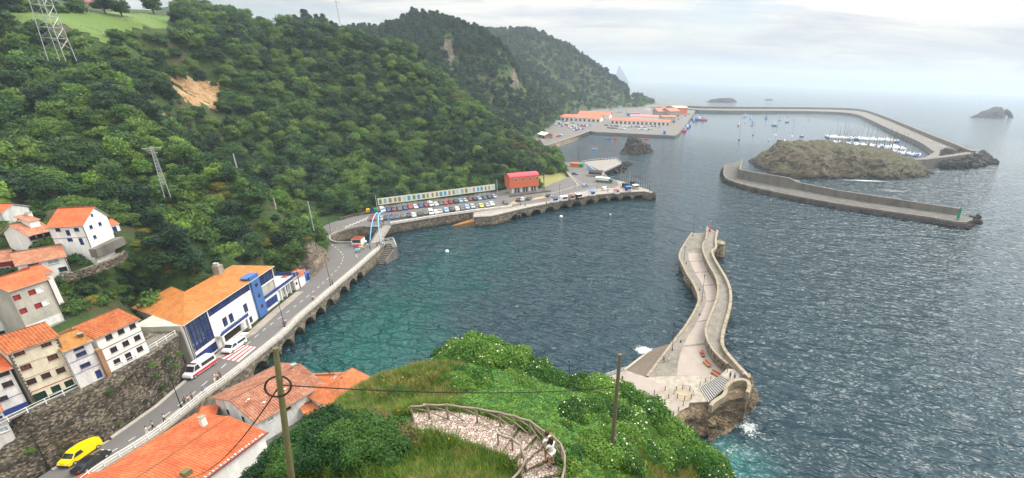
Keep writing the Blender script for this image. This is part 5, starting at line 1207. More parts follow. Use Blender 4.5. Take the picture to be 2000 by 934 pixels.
def make_car(kind,name,label,cat,paint,group=None,detail=True,loc=(0,0,RZ),rz=0):
    prof,hw,L=PROF[kind]; t=thing(name,label,cat,loc,rz,group); mb=MB(); body(mb,prof,hw,zt0=.9 if kind!='ambulance' else 1.3); bd=mb.build('body',paint,t)
    xs,zs=[p[0] for p in prof],[p[1] for p in prof]; top=max(zs)
    # glass: windscreen, rear window, side windows slightly proud of the body
    ws=[(p,q) for p,q in zip(prof[:-1],prof[1:]) if q[0]>.3 and p[1]-q[1]>.3][0]
    def proud(p,q,i,o,nm):
        d=Vector((q[0]-p[0],0,q[1]-p[1])); n=Vector((-d.z,0,d.x)).normalized(); n=-n if n.x*(1 if p[0]+q[0]>0 else -1)<0 else n
        a_=Vector((p[0],0,p[1])).lerp(Vector((q[0],0,q[1])),i)+n*.02; b_=Vector((p[0],0,p[1])).lerp(Vector((q[0],0,q[1])),o)+n*.02; mb=MB()
        ya,yb=hw-.2,hw-.13; mb.quad((a_.x,-ya,a_.z),(b_.x,-yb,b_.z),(b_.x,yb,b_.z),(a_.x,ya,a_.z)); return mb.build(nm,m_glass,t)
    proud(ws[0],ws[1],.1,.95,'windscreen')
    rw=max([(p,q) for p,q in zip(prof[:-1],prof[1:]) if q[0]<-.5],key=lambda s_:(s_[1][1]-s_[0][1]) if s_[0][1]>.8 else 0); proud(rw[0],rw[1],.15,.9,'rear_window')
    lo={'van':1.15,'ambulance':1.5,'suv':1.1}.get(kind,.95); hi=top-.14
    x1=ws[1][0]-.15; xe={'hatch':-1.5,'sedan':-1.1,'suv':-1.7,'van':.2,'ambulance':.7}[kind]; hi_x=ws[0][0]-.05
    def ywall(z): return hw-.12*max(0,(z-(.9 if kind!='ambulance' else 1.3))/(top-(.9 if kind!='ambulance' else 1.3)))+.012
    for s_ in (-1,1):
        mb=MB(); mb.quad((xe,s_*ywall(lo),lo),(x1,s_*ywall(lo),lo),(hi_x,s_*ywall(hi),hi),(xe+.15,s_*ywall(hi),hi)); mb.build('side_window',m_glass,t)
    wheelset(t,(min(xs)+.8,max(xs)-.85),(-hw+.08,hw-.08),.33 if kind!='ambulance' else .36)
    if detail:
        for s_ in (-1,1):
            mb=MB(); mb.box(max(xs)-.12,max(xs)+.01,s_*(hw-.35)-.14,s_*(hw-.35)+.14,.62,.78); mb.build('headlight',m_wframe,t)
            mb=MB(); mb.box(min(xs)-.015,min(xs)+.05,s_*(hw-.15)-.08,s_*(hw-.15)+.08,.75,1.); mb.build('tail_light',m_red,t)
        mb=MB(); mb.box(max(xs)-.05,max(xs)+.05,-hw+.05,hw-.05,.3,.5); mb.build('bumper',m_rubber,t)
    return t
def heading(a,b): return math.atan2(b.y-a.y,b.x-a.x)
f1,r1=P(366,741,RZ+.3),P(414,706,RZ+.3)
a,b=P(364,743,RZ),P(412,706,RZ); mid=(P(372,742,RZ)+P(412,710,RZ))/2
amb=make_car('ambulance','ambulance','white high roof ambulance with red stripe along its side on the road','ambulance',CAR['white'],loc=(mid.x,mid.y,RZ+.01),rz=-PI/2-.02)
mb=MB()
for s_ in (-1,1): mb.quad((-2.9,s_*1.013,.5),(2.7,s_*1.013,.5),(2.5,s_*1.013,.95),(-2.92,s_*1.013,1.12))
mb.build('red_stripe',m_red,amb); mb=MB()
for s_ in (-1,1): mb.quad((-2.6,s_*.99,1.5),(.3,s_*.99,1.5),(.3,s_*.93,2.25),(-2.6,s_*.93,2.25))
mb.build('dark_side_panel',m_glass,amb); mb=MB(); mb.box(.9,1.25,-.8,.8,2.62,2.74); mb.build('light_bar',m_dwood,amb)
mid=P(460,682,RZ); wv=make_car('van','van','white van with tailgate raised standing on the red and white crossing','van',CAR['white'],loc=(mid.x-.3,mid.y+.3,RZ+.015),rz=-PI/2)
mb=MB()
for s_ in (-1,1): mb.quad((-2.1,s_*.965,1.2),(.0,s_*.965,1.2),(.0,s_*.91,1.7),(-2.1,s_*.91,1.7))
mb.build('rear_side_window',m_glass,wv); mb=MB(); mb.box(-3.5,-2.35,-.8,.8,1.92,1.99); mb.build('tailgate',CAR['white'],wv)
mid=P(161,893,RZ); yv=make_car('van','delivery_van','bright yellow delivery van on the road beside a black car','van',CAR['yellow'],loc=(mid.x-.3,mid.y+.2,RZ+.01),rz=-PI/2)
mid=P(178,908,RZ); bc=make_car('sedan','car','black car alongside the bright yellow van','car',CAR['black'],loc=(mid.x+.1,mid.y+.1,RZ+.01),rz=PI/2)
# parked cars beneath the picture board
cproto={}
def car_at(px,py,kind,col,label,rz,grp='cars parked by the seafront',z=RZ+.01):
    key=(kind,col); p=P(px,py,z)
    if key not in cproto: cproto[key]=make_car(kind,'parked_car',label,'car' if kind!='van' else 'van',CAR[col],grp,False,(p.x,p.y,z),rz); return cproto[key]
    o=dup(cproto[key],(p.x,p.y,z),rz,label,group=grp); return o
row1=[('van','white'),('hatch','blue'),('hatch','darkred'),('hatch','grey'),('hatch','blue'),('hatch','red'),('hatch','white'),('hatch','blue'),('hatch','darkred'),('van','white'),('hatch','white'),('hatch','grey'),('hatch','red'),('hatch','darkred'),('sedan','black'),('hatch','lightblue'),('hatch','silver'),('hatch','darkred'),('sedan','black'),('sedan','lightblue'),('hatch','grey'),('sedan','blue'),('hatch','silver')]
names={'white':'white','blue':'dark blue','darkred':'dark red','grey':'dark grey','red':'bright red','black':'black','lightblue':'light blue','silver':'silver','lime':'lime yellow','yellow':'yellow','green':'green'}
ORD=['first','second','third','fourth','fifth','sixth','seventh','eighth','ninth','tenth','eleventh','twelfth','thirteenth','fourteenth','fifteenth','sixteenth','seventeenth','eighteenth','nineteenth','twentieth','twenty first','twenty second','twenty third']
rowdir=heading(P(748,416,RZ),P(958,388,RZ)); 
px1=[747,759,769.5,780,791.5,801,811.5,821.5,832,841,851.5,860.5,870,880,890,899,908.5,917,927,935.5,946,955.5,965]
py1=[413,412.5,411.5,410.5,409,407,406,404.5,403.5,401.5,401,399.5,399,397.5,396,394.5,393.5,391.5,391,389.5,388.5,387,386]
for i,(k,c_) in enumerate(row1): car_at(px1[i],py1[i],k,c_,f'{names[c_]} {"van" if k=="van" else "car"}, {ORD[i]} from the left in the parking row under the picture board',rowdir-PI/2+.05)
row2=[(728,430,'suv','darkred'),(744,429.5,'hatch','silver'),(754,428.5,'hatch','black'),(765.5,427.5,'hatch','blue'),(776,426,'hatch','grey'),(787.5,424.5,'suv','grey'),(799,423.5,'hatch','black'),(808.5,422.5,'hatch','white'),(820,420.5,'sedan','black'),(831,418.5,'suv','grey'),(842,417.5,'van','white'),(852,416.5,'hatch','white'),(860,415.5,'hatch','silver'),(872,413.5,'suv','lightblue'),(882,412.5,'suv','black'),(893,410.5,'hatch','white'),(903,409.5,'sedan','grey'),(912.5,407.5,'suv','lightblue'),(923,406,'suv','silver'),(940,404,'hatch','lime'),(952,403,'hatch','silver'),(960.5,401,'suv','white'),(987,397.5,'sedan','grey')]
for i,(x,y,k,c_) in enumerate(row2): car_at(x,y,k,c_,f'{names[c_]} {"van" if k=="van" else "car"}, {ORD[i]} from the left in the parking row beside the white parapet',rowdir-PI/2-.12)
cz_=P(1015,393,RZ); pd=heading(P(994,399,RZ),P(1003,392,RZ))
for x,y,k,c_,lab in ((1013,392.5,'sedan','black','black car parked left of two cars by the striped yellow bays'),(1022,391.5,'suv','white','white car between a black and a grey car by the striped bays'),(1033,390,'suv','grey','dark grey car nearest the striped yellow parking bays'),(1071,383.5,'suv','grey','dark grey car parked alone behind the kiosks'),(1143,364,'hatch','lightblue','light blue car on the road at the headland bend'),(1123,341,'sedan','grey','dark grey car driving round the headland bend'),(1182,371,'van','white','small white van parked between the kiosks on the quay head')):
    car_at(x,y,k,c_,lab,pd if x<1080 else (heading(P(1136,366,RZ),P(1150,363,RZ)) if x!=1123 else -.5))
# green truck with white stall
p=P(1178,356,RZ); t=thing('truck','green truck with white canopy parked on the quay head','truck',(p.x,p.y,RZ),-.25); mb=MB(); mb.box(-4.5,4.,-1.2,1.2,.6,1.3); mb.build('chassis',CAR['green'],t); mb=MB(); mb.box(4.05,6,-1.15,1.15,.6,2.4); mb.build('cab',CAR['green'],t); mb=MB(); mb.box(-4.2,3.8,-1.1,1.1,1.31,2.6); mb.prism([(-4.6,-1.5),(4,-1.5),(4,1.5),(-4.6,1.5)],2.61,3.0); mb.build('canopy',m_wframe,t); wheelset(t,(-3,-1.8,4.8),(-1,1),.45)
# ------------------------------------------------------------------ street lamps, poles, signs
def lamp(px,py,toppy,label,kind='street',z=RZ+.13,grp='street lamps along the coast road'):
    b=P(px,py,z); hh=zt(b,toppy); t=thing('street_lamp',label,'street lamp',tuple(b),0,grp); mb=MB(); mb.tube([(0,0,0),(0,0,.6),(0,0,.62),(0,0,hh)],[.13,.11,.07,.05],8); mb.build('pole',m_black,t)
    mb=MB(); mb.cyl(0,0,0,.12,.22,.2,8); mb.build('base',m_black,t)
    mb=MB()
    if kind=='street': mb.tube([(0,0,hh-.1),(.3,0,hh+.05),(.55,0,hh)],[.04,.04,.04],6); mb.cyl(.55,0,hh-.18,hh+.02,.22,.12,8)
    else: mb.cyl(0,0,hh-.05,hh+.3,.1,.2,8); mb.ball((0,0,hh+.36),.16,8,5)
    mb.build('lantern',m_black,t); return t
lamp(96,915,849,'black street lamp across the road from the yellow van'); lamp(354,795,727,'black street lamp by the people leaning on the railing below the ambulance'); lamp(556,638,588,'black street lamp on the seaward pavement opposite the blue tower')
lamp(646,558,498,'black street lamp on the pavement near the dashed bend'); lamp(626,521,473,'dark street lamp at the foot of the spur rock face'); lamp(647.5,461,429,'street lamp on the curved basin parapet')
for x,y,ty in ((766,424,402),(847.5,408,401),(930,412,397),(1016.5,400,369),(1093,388,360)): lamp(x,y,ty,{766:'lamp post in the second parking row near the footbridge',847.5:'lamp post midway along the parked cars',930:'lamp post at the right end of the parking rows',1016.5:'lamp post left of the kiosks on the quay',1093:'lamp post among the kiosks on the quay'}[x])
lamp(1123,368,357,'lamp post beside the traffic island at the bend'); lamp(1166,375,350,'lamp post behind the small blue kiosk')
# pier lamps
for x,y,ty,lab in ((1313,684,633,'black lamp post on the pier above the boat ramp'),(1371,588,540,'black lamp post halfway along the pier deck'),(1336,507,484,'short black lamp at the left edge of the pier deck'),(1353,461,424,'tall lamp post at the far left corner of the pier'),(1377,482,470,'small lamp against the upper pier walkway'),(1112,738,708,'dark lamp just showing over the bushes before the bay')):
    lamp(x,y,ty,lab,'pier',PZ,'lamp posts on the old pier') if x!=1112 else lamp(x,y,ty,lab,'pier',3.,None)
def bollard(px,py): 
    b=P(px,py,PZ); t=thing('bollard','short black iron bollard on the pier deck edge','bollard',tuple(b),0,'mooring bollards on the pier'); mb=MB(); mb.tube([(0,0,0),(0,0,.45),(0,0,.55)],[.18,.14,.24],8); mb.build('post',m_black,t); return t
for x,y in ((1340,516),(1366,567),(1366.5,616),(1329.5,669),(1215.5,740)): bollard(x,y)
# red and green harbour lights
b=P(1386,452,UZ); hh=zt(b,433); t=thing('harbour_light','slim red harbour light with lattice mast at the pier head','harbour light',tuple(b)); mb=MB(); mb.cyl(0,0,0,1.1,.45,.4,10); mb.build('base',m_red,t); mb=MB(); mb.tube([(0,0,1.1),(0,0,hh)],[.12,.06]); mb.build('mast',m_red,t); mb=MB(); mb.cyl(0,0,hh,hh+.4,.18); mb.build('lantern',m_galv,t)
b=P(1874,416,JZ+3.4); hh=zt(b,396); t=thing('harbour_light','slim green harbour light at the end of the island jetty','harbour light',tuple(b)); mb=MB(); mb.cyl(0,0,-3,hh*.5,.7,.4,10); mb.build('tower',m_green,t); mb=MB(); mb.tube([(0,0,hh*.5),(0,0,hh)],.1); mb.build('mast',m_green,t); mb=MB(); mb.cyl(0,0,hh,hh+.4,.25); mb.build('lantern',m_galv,t)
# pylons
def lattice(name,label,px,py,toppy,bw,tw_,arms,rot=0,z=None,D=None,h=None,m=m_galv,n=9,legr=.1,brr=.05):
    b=PD(px,py,D); hh=h or zt(b,toppy); t=thing(name,label,'pylon',tuple(b),rot); EXCLC.append((b.x,b.y,2.5))
    cn=[(-1,-1),(1,-1),(1,1),(-1,1)]
    W_=lambda u:lerp(bw,tw_,u**.8)/2
    for cx,cy in cn: mb=MB(); mb.tube([(cx*W_(k/8),cy*W_(k/8),hh*k/8-(3 if k==0 else 0)) for k in range(9)],legr,5); mb.build('leg',m,t)
    mb=MB()
    for k in range(n):
        u,v=k/n,(k+1)/n
        for i in range(4):
            a_,c_=cn[i],cn[(i+1)%4]; p=(a_[0]*W_(u),a_[1]*W_(u),hh*u); q_=(c_[0]*W_(v),c_[1]*W_(v),hh*v); mb.tube([p,q_],brr,4,cap=False); mb.tube([q_,(a_[0]*W_(v),a_[1]*W_(v),hh*v)],brr,4,cap=False)
    mb.build('bracing',m,t)
    for z_,l_ in arms: 
        mb=MB(); mb.tube([(-l_,0,z_*hh),(l_,0,z_*hh)],legr,4); mb.tube([(-l_,0,z_*hh),(0,0,z_*hh-.8)],brr,4); mb.tube([(l_,0,z_*hh),(0,0,z_*hh-.8)],brr,4)
        mb.build('cross_arm',m,t)
        for s_ in (-1,1): mb=MB(); mb.tube([(s_*l_,0,z_*hh),(s_*l_,0,z_*hh-.7)],.12,5); mb.build('insulator',m_dwood,t)
    return t
lattice('pylon','large lattice pylon leaning out of the frame in the upper left corner',114,96,0,3.6,1.2,[],.3,D=200,h=40,n=15,legr=.09,brr=.045)
lattice('pylon','small galvanised lattice pylon with cross arms in front of the wooded slope',320,362,287,1.0,.4,[(.97,1.7),(.85,.8)],.9,D=150,n=12,legr=.045,brr=.025)
b=PD(662,34,352); t=thing('antenna_mast','thin mast with short arms on the hilltop skyline','mast',tuple(b)); mb=MB(); mb.tube([(0,0,-6),(-.3,0,12)],.22); mb.build('mast',m_galv,t)
for z_ in (11.5,8.5): mb=MB(); mb.tube([(-2,0,z_),(2,0,z_)],.15); mb.build('cross_arm',m_galv,t)
def upole(name,label,base,top,r0,r1,m,cat='utility pole'):
    t=thing(name,label,cat,tuple(base)); mb=MB(); mb.tube([Vector((0,0,-1)),Vector((0,0,0)),(top-base)*.5,top-base],[r0,r0,(r0+r1)/2,r1],10); mb.build('pole',m,t); EXCLC.append((base.x,base.y,.5)); return t
for x,y,ty,D in ((461,322,300,184),(538,403,386,171),(607,420,393,165),(612,445,424,170)):
    b=PD(x,y,D); hh=zt(b,ty); upole('utility_pole',{461:'pale concrete pole rising from trees on the near spur',538:'thin grey pole among trees halfway down the spur',607:'thin pole among trees above the road corner',612:'thin grey pole at the lower edge of the spur'}[x],b,b+Vector((0,0,hh)),.2,.13,m_galv)
b=P(587,563,RZ); upole('utility_pole','wooden pole in front of the blue and white hut',b,b+Vector((0,0,zt(b,520))),.16,.1,m_wood)
for x,y,ty,lab in ((738,414,382,'grey pole at the left end of the picture board'),(972,384,351,'grey pole at the right end of the picture board'),(1087,222,180,'tall pale pole beside the port warehouse'),(1123,240,210,'tall floodlight mast in the port car park'),(1130,308,287,'short dark mast beside the orange sculpture on the headland')):
    z_=RZ if y>300 else QZ; b=P(x,y,z_); upole('utility_pole',lab,b,b+Vector((0,0,zt(b,ty))),.2 if y>300 else .5,.14 if y>300 else .4,m_galv if x!=1130 else m_dwood)
# no-entry roundel by the road
b=P(351,742,RZ); t=thing('road_sign','small round red and blue road sign on a post by the ambulance','road sign',tuple(b)); hh=zt(b,728); mb=MB(); mb.tube([(0,0,0),(0,0,hh)],.04); mb.build('post',m_galv,t); mb=MB(); mb.tube([(.02,0,hh),(.05,0,hh)],.32,16); mb.build('red_disc',m_red,t); mb=MB(); mb.tube([(.051,0,hh),(.06,0,hh)],.24,16); mb.build('blue_disc',m_bblue,t)
# ------------------------------------------------------------------ picture board
a,b=P(741,415,RZ),P(968,383,RZ); z0b,z1b=1.9,4.0; z1b=zt(a,388); z0b=zt(a,401); dv=(b-a); L_=dv.length
t=thing('picture_board','very long cream hoarding of seaside photos behind the parked cars','hoarding',tuple(a),heading(a,b)); mb=MB(); mb.box(0,L_,-.05,.05,z0b,z1b); pn=mb.build('panel',plain('cream_board',(.66,.62,.5),.6),t)
rr=random.Random(12); m_pic=[plain('picture_'+n_,c_,.5,var=.6,scale=2.5) for n_,c_ in (('sea',(.04,.3,.55)),('sky',(.3,.55,.75)),('boats',(.2,.35,.5)),('cliffs',(.2,.22,.1)),('houses',(.3,.25,.2)),('green',(.1,.25,.12)))]
for k in range(27):
    x=L_*(k+.5)/27+rr.uniform(-.2,.2); w_=rr.uniform(.7,1.35) ; mb=MB(); mb.box(max(.1,x-w_/2*1.),min(L_-.1,x+w_/2),-.075,-.052,z0b+.5,z1b-.55); mb.build('picture',rr.choice(m_pic),pn)
for k in range(24): x=L_*k/23; mb=MB(); mb.box(x-.05,x+.05,-.04,.04,0,z0b-.005); mb.build('post',m_dkgreen,t)
EXCL.append([(p.x,p.y) for p in (a+Vector((0,-1,0)),b+Vector((0,-1,0)),b+Vector((-1,3,0)),a+Vector((-1,3,0)))])
# recycling containers
for x,y,c_,n_ in ((719.5,415,m_yline,'yellow'),(727,415,m_blue,'dark blue'),(734,414,m_green,'green')):
    b=P(x,y,RZ); mm=carpaint('bin_'+n_,{'yellow':(.85,.55,0),'dark blue':(.02,.04,.2),'green':(.03,.4,.2)}[n_]); t=thing('recycling_bin',n_+' recycling container left of the parked cars','bin',tuple(b),.6); mb=MB(); mb.prism([(-.8,-.7),(.8,-.7),(.8,.7),(-.8,.7)],0,1.3); mb.prism([(-.65,-.55),(.65,-.55),(.65,.55),(-.65,.55)],1.3,1.75); mb.build('body',mm,t); mb=MB(); mb.box(-.3,.3,-.74,-.705,1.,1.15); mb.build('slot',m_black,t)
ln=PL([(664,431),(690,423),(716,419),(740,416)],RZ); mb=MB(); sweep(mb,ln,[(-.3,-.5),(.1,-.5),(.1,1.1),(-.3,1.1)]); tag(mb.build('roadside_wall',m_retain),'dark low stone wall along the foot of the wooded slope','low wall')
# ------------------------------------------------------------------ orange building with crimson curved roof
a,b=P(999,378,RZ+.4),P(1051,372,RZ+.4)
t=thing('orange_building','two storey orange building with crimson curved roof at the foot of the hill','building',tuple(a),heading(a,b)); w_=(b-a).length; z2=zt(a,347); z1_=2.9; dp=7.
mb=MB(); mb.box(0,w_,0,dp,-1,2.88); mb.build('ground_floor',m_grey,t)
mb=MB(); mb.box(-.9,w_+.3,-.8,dp,2.9,z2-.0); up_=mb.build('upper_floor',m_orange,t)
mb=MB(); n_=10; pts=[(-.9+0,0)]; 
for k in range(n_):
    a0,a1=PI/2*k/n_*1.,PI/2*(k+1)/n_; y0_,zz0=-1.+4*(1-math.cos(a0)),z2+1.7*math.sin(a0); y1_,zz1=-1.+4*(1-math.cos(a1)),z2+1.7*math.sin(a1)
    mb.quad((-1.1,y0_,zz0),(w_+.5,y0_,zz0),(w_+.5,y1_,zz1),(-1.1,y1_,zz1))
    for x in (-1.1,w_+.5): mb.quad((x,y0_,z2),(x,y1_,z2),(x,y1_,zz1),(x,y0_,zz0))
mb.quad((-1.1,3,z2+1.7),(w_+.5,3,z2+1.7),(w_+.5,dp,z2+.6),(-1.1,dp,z2+.6)); mb.build('roof',m_redroof,t)
for k in range(4):
    x=w_*(.08+.265*k)+.6; mb=MB(); mb.box(x,x+1.2,-.86,-.805,z2-2.3,z2-.6); f__=mb.build('window',m_wframe,up_); mb=MB(); mb.box(x+.1,x+.55,-.9,-.865,z2-2.2,z2-.7); mb.box(x+.65,x+1.1,-.9,-.865,z2-2.2,z2-.7); mb.build('pane',m_glass,f__)
for k in range(9):
    x=.3+(w_-1)*k/9; mb=MB(); mb.box(x,x+.9,-.06,-.005,.1,2.6); mb.build('shop_window',m_bglass if k%3 else m_wframe,t)
mb=MB(); mb.prism([(-3,-5),(w_+6,-4),(w_+5,-.9),(-1,-.9)],-1,.25); mb.build('terrace',m_conc_dark,t)
EXCL.append([tuple((Vector(a)+(b-a).normalized()*x+Vector((-(b-a).normalized().y,(b-a).normalized().x,0))*y)[:2]) for x,y in ((-3,-7),(w_+8,-7),(w_+3,9),(-3,9))])
# ------------------------------------------------------------------ kiosks on the quay
def kiosk(px,py,w_,d_,h_,wm,rm,label,name='kiosk',rot=None,peak=.5,awn=None):
    b=P(px,py,RZ+.13); rot=rowdir if rot is None else rot; t=thing(name,label,'kiosk',tuple(b),rot,None); mb=MB(); mb.box(-w_/2,w_/2,-d_/2,d_/2,0,h_); mb.build('cabin',wm,t)
    mb=MB(); c_=(0,0,h_+peak); r=[(-w_/2-.2,-d_/2-.2,h_),(w_/2+.2,-d_/2-.2,h_),(w_/2+.2,d_/2+.2,h_),(-w_/2-.2,d_/2+.2,h_)]
    for k in range(4): mb.quad(r[k],r[(k+1)%4],c_)
    mb.quad(*r[::-1]); mb.build('roof',rm,t)
    mb=MB(); mb.box(-w_/2+.3,w_/2-.3,-d_/2-.03,-d_/2-.003,1.,h_-.3); mb.build('hatch',m_glass,t)
    mb=MB(); mb.box(-w_/2+.2,w_/2-.2,-d_/2-.45,-d_/2-.035,.9,1.); mb.build('counter',m_wframe,t)
    return t
kiosk(1083,394.5,3.4,2.6,2.3,m_wframe,m_blue,'pale kiosk with dark blue roof, first in the row on the quay')
kiosk(1101.5,391.5,3.4,2.6,2.3,m_wframe,m_wframe,'white kiosk with purple base between blue and brown roofed kiosks')
kiosk(1116,390,3.,2.6,2.3,m_conc_lt,m_maroon,'pale kiosk with brown red roof in the quay row')
kiosk(1130,387.5,2.8,2.6,2.5,m_dwood,m_wframe,'dark food kiosk with cream awning roof on the quay')
kiosk(1156,382,3.,2.4,2.4,m_wframe,m_bblue,'white and bright blue rounded kiosk alone on the quay')
kiosk(1204,378,2.6,2.6,2.1,m_wframe,m_maroon,'white kiosk with brown pyramid roof near the quay end')
kiosk(1226.5,373,2.8,2.8,2.6,m_blue,m_bblue,'dark blue kiosk with bright blue roof near the quay end')
kiosk(1241,369,3.,2.8,2.4,m_conc_lt,m_wframe,'pale green white kiosk last before the quay end')
kiosk(1222,366,3.4,3,2.4,m_black,m_black,'black marquee stall behind the blue kiosk','marquee'); kiosk(1236,362,3,2.5,2.4,m_black,m_black,'black marquee stall behind the last kiosk','marquee')
kiosk(1164,342.5,9,6,2.8,m_grey,m_dwood,'grey flat pavilion cafe with dark roof on the headland','pavilion',-.1,.4)
b=P(700,477,RZ+.13); kiosk(701,477,3.4,3,2.5,m_wframe,m_tile_red,'white souvenir kiosk with orange roof by the footbridge','kiosk',.1)
mb=MB(); 
for k,(c_,x,y) in enumerate(((m_red,697,484),(m_yline,706,487),(m_ltblue,699,492),(m_wframe,712,476))):
    b=P(x,y,RZ+.13); t=thing('goods_stand',{0:'rack of red goods in front of the souvenir kiosk',1:'stand of yellow goods on the pavement by the souvenir kiosk',2:'low stand of pale blue goods farthest from the souvenir kiosk',3:'white awning stand right of the souvenir kiosk'}[k],'stand',tuple(b),.3); m_=MB(); m_.box(-.7,.7,-.35,.35,.5,1.1); m_.build('goods',c_,t)
    for s_ in (-1,1): m_=MB(); m_.box(s_*.6-.03,s_*.6+.03,-.3,.3,0,.5); m_.build('leg',m_black,t)
# orange sculpture and small hut on headland
b=P(1131,326,RZ); t=thing('container_office','orange and green container office on the headland lawn','container',tuple(b),-.2); mb=MB(); mb.box(-6,0,-1.5,1.5,0,2.6); mb.build('orange_unit',m_orange,t); mb=MB(); mb.box(.02,3,-1.5,1.5,0,2.4); mb.build('green_unit',m_green,t)
b=P(1147,330,RZ); t=thing('blue_ramp','slanting blue panel beside the container office','ramp',tuple(b),-.9); mb=MB(); mb.prism([(0,-.2),(10,-.2),(10,.2),(0,.2)],0,[3.2,.6,.6,3.2]); mb.build('panel',m_ltblue,t)
# flag poles along the seaward edge
fl=P(1215,348,RZ),P(1268,371,RZ)
fb=[P(1268,371.5,RZ),P(1251,366.5,RZ),P(1230,358.5,RZ),P(1213,352.5,RZ)]; fp=poly_n(fb,15); fpole=None
for k,p in enumerate(fp):
    if k==0:
        t=thing('flag_pole','slim white pole in the line along the seaward quay edge','pole',(p.x-.6,p.y-.6,RZ+.1),0,'poles along the seaward quay edge'); mb=MB(); mb.cyl(0,0,0,5.4,.09,.06,6); mb.build('pole',m_galv,t); mb=MB(); mb.quad((0,0,5.3),(.5,.1,5.2),(.5,.1,4.9),(0,0,4.9)); mb.build('pennant',m_brownwood,t); fpole=t
    else: dup(fpole,(p.x-.6,p.y-.6,RZ+.1))
b=P(1229,372,RZ); upole('mast','tall mast with red lamp behind the quay kiosks',b,b+Vector((0,0,zt(b,333))),.15,.1,m_galv,'mast')
b=P(1268,380,RZ); upole('mast','short dark mast at the corner of the quay head',b,b+Vector((0,0,zt(b,364))),.12,.1,m_dwood,'mast')
# ------------------------------------------------------------------ railings
def railing(name,label,line,z,hh,gap,m,r=.035,rails=2,grp=None,rp=.05):
    pts=poly_sample(line,.8); n=max(1,int(sum((b-a).length for a,b in zip(line[:-1],line[1:]))/gap)); q=poly_n(line,n); o=q[0]; t=thing(name,label,'railing',(o.x,o.y,z),0,grp)
    for k in range(rails):
        mb=MB(); mb.tube([Vector((p.x-o.x,p.y-o.y,hh*(1-k/rails*.95)+(p.z-line[0].z))) for p in pts],r,4); mb.build('rail',m,t)
    mb=MB(); mb.box(-rp,rp,-rp,rp,0,hh+.04); po=mb.build('post',m,t); po.location=(0,0,0)
    for p in q[1:]: c_=po.copy(); C.objects.link(c_); c_.parent=t; c_.location=(p.x-o.x,p.y-o.y,p.z-line[0].z)
    return t
railing('railing','long white railing along the seaward pavement of the coast road',offset_line(edge,.0),RZ+.2,1.0,1.9,m_rail,.055,2,rp=.08)
railing('railing','white railing on the promenade edge above the quay arches',quay,RZ+.1,1.,2.2,m_rail,.05,2,rp=.08)
railing('railing','white railing around the landing and footbridge steps',[Vector((-87.3,150.5,RZ)),Vector((-91,153.5,RZ)),Vector((-86.9,156.3,RZ)),Vector((-82.6,149.8,RZ))],RZ,1.,1.5,m_rail,.05)
railing('railing','thin railing on the left edge of the footbridge',[Vector((-93.2,152.4,RZ)),Vector((-99.2,170.8,RZ))],RZ+.06,1.,2.,m_galv,.03); railing('railing','footbridge right railing under the blue arch',[Vector((-90.7,154,RZ)),Vector((-96.4,172.4,RZ))],RZ+.06,1.,2.,m_galv,.03)
railing('railing','white posts and rail around the pile deck',[Vector(p) for p in (pp[0],pp[1],pp[2],pp[3],pp[4],pp[5])],RZ+.3,1.1,3.,m_rail,.05,1,rp=.12)
ln=[Vector((p.x,p.y,TZ)) for p in (Vector((-91.8,50,0)),Vector((-90.9,55,0)),Vector((-89.5,61,0)),Vector((-88.8,68,0)),Vector((-89.4,76,0)))]
railing('railing','blue and white railing along the top of the village retaining wall',ln,TZ,1.,2.,m_rail,.04); 
ln=[P(a,b,PZ) for a,b in ((1184,737),(1204,730),(1222,724))]; railing('railing','white railing at the left tip of the pier plaza',ln,PZ,1.,1.4,m_rail,.045,3)
rust=plain('rusty_posts',(.16,.09,.06),.8)
def chainrail(lab,pts,z=PZ): 
    ln=[P(a,b,z) for a,b in pts]; n=len(ln); t=thing('railing',lab,'railing',tuple(ln[0])); o=ln[0]
    for p in ln: mb=MB(); mb.cyl(p.x-o.x,p.y-o.y,0,1.1,.09,n=7); mb.build('post',rust,t)
    for hh_ in (.95,.5):
        mb=MB(); mb.tube([p-o+Vector((0,0,hh_)) for p in ln],.04,5); mb.build('rail',m_kerb,t)
chainrail('pale railing with rusty posts running across the pier plaza',[(1255,775),(1278,770),(1299,763)]); chainrail('short railing with rusty posts at the plaza edge above the bushes',[(1284,780),(1306,778)])
chainrail('railing with rusty posts at the cliff edge of the plaza',[(1315,812),(1325,803),(1334,792)])
ln=[]; cc=P(1335,771,PZ); 
t=thing('lookout_ring','round railed well with rusty posts in the middle of the pier plaza','railing',tuple(cc)); mb=MB(); mb.tube([(2.*math.cos(u*PI/12),1.7*math.sin(u*PI/12),1.) for u in range(25)],.06,5); mb.tube([(2.*math.cos(u*PI/12),1.7*math.sin(u*PI/12),.5) for u in range(25)],.04,5); mb.build('rail',m_conc_lt,t)
for k in range(8): a_=k*PI/4; mb=MB(); mb.cyl(2*math.cos(a_),1.7*math.sin(a_),0,1.15,.09,n=7); mb.build('post',rust,t)
mb=MB(); mb.cyl(0,0,.01,.03,1.8,n=20); mb.build('floor',plain('pale_floor',(.33,.28,.2),.8),t)
railing('railing','dark railing on the inner edge of the upper pier walkway',[P(a,b,UZ) for a,b in ((1384,680),(1394,697),(1407,713),(1420,727))],UZ,1.,1.6,m_black,.02,2)
railing('railing','thin handrail at the left of the striped staircase',[P(1367,753,PZ),P(1388,742,PZ)],PZ,1.,1.4,m_black,.02)
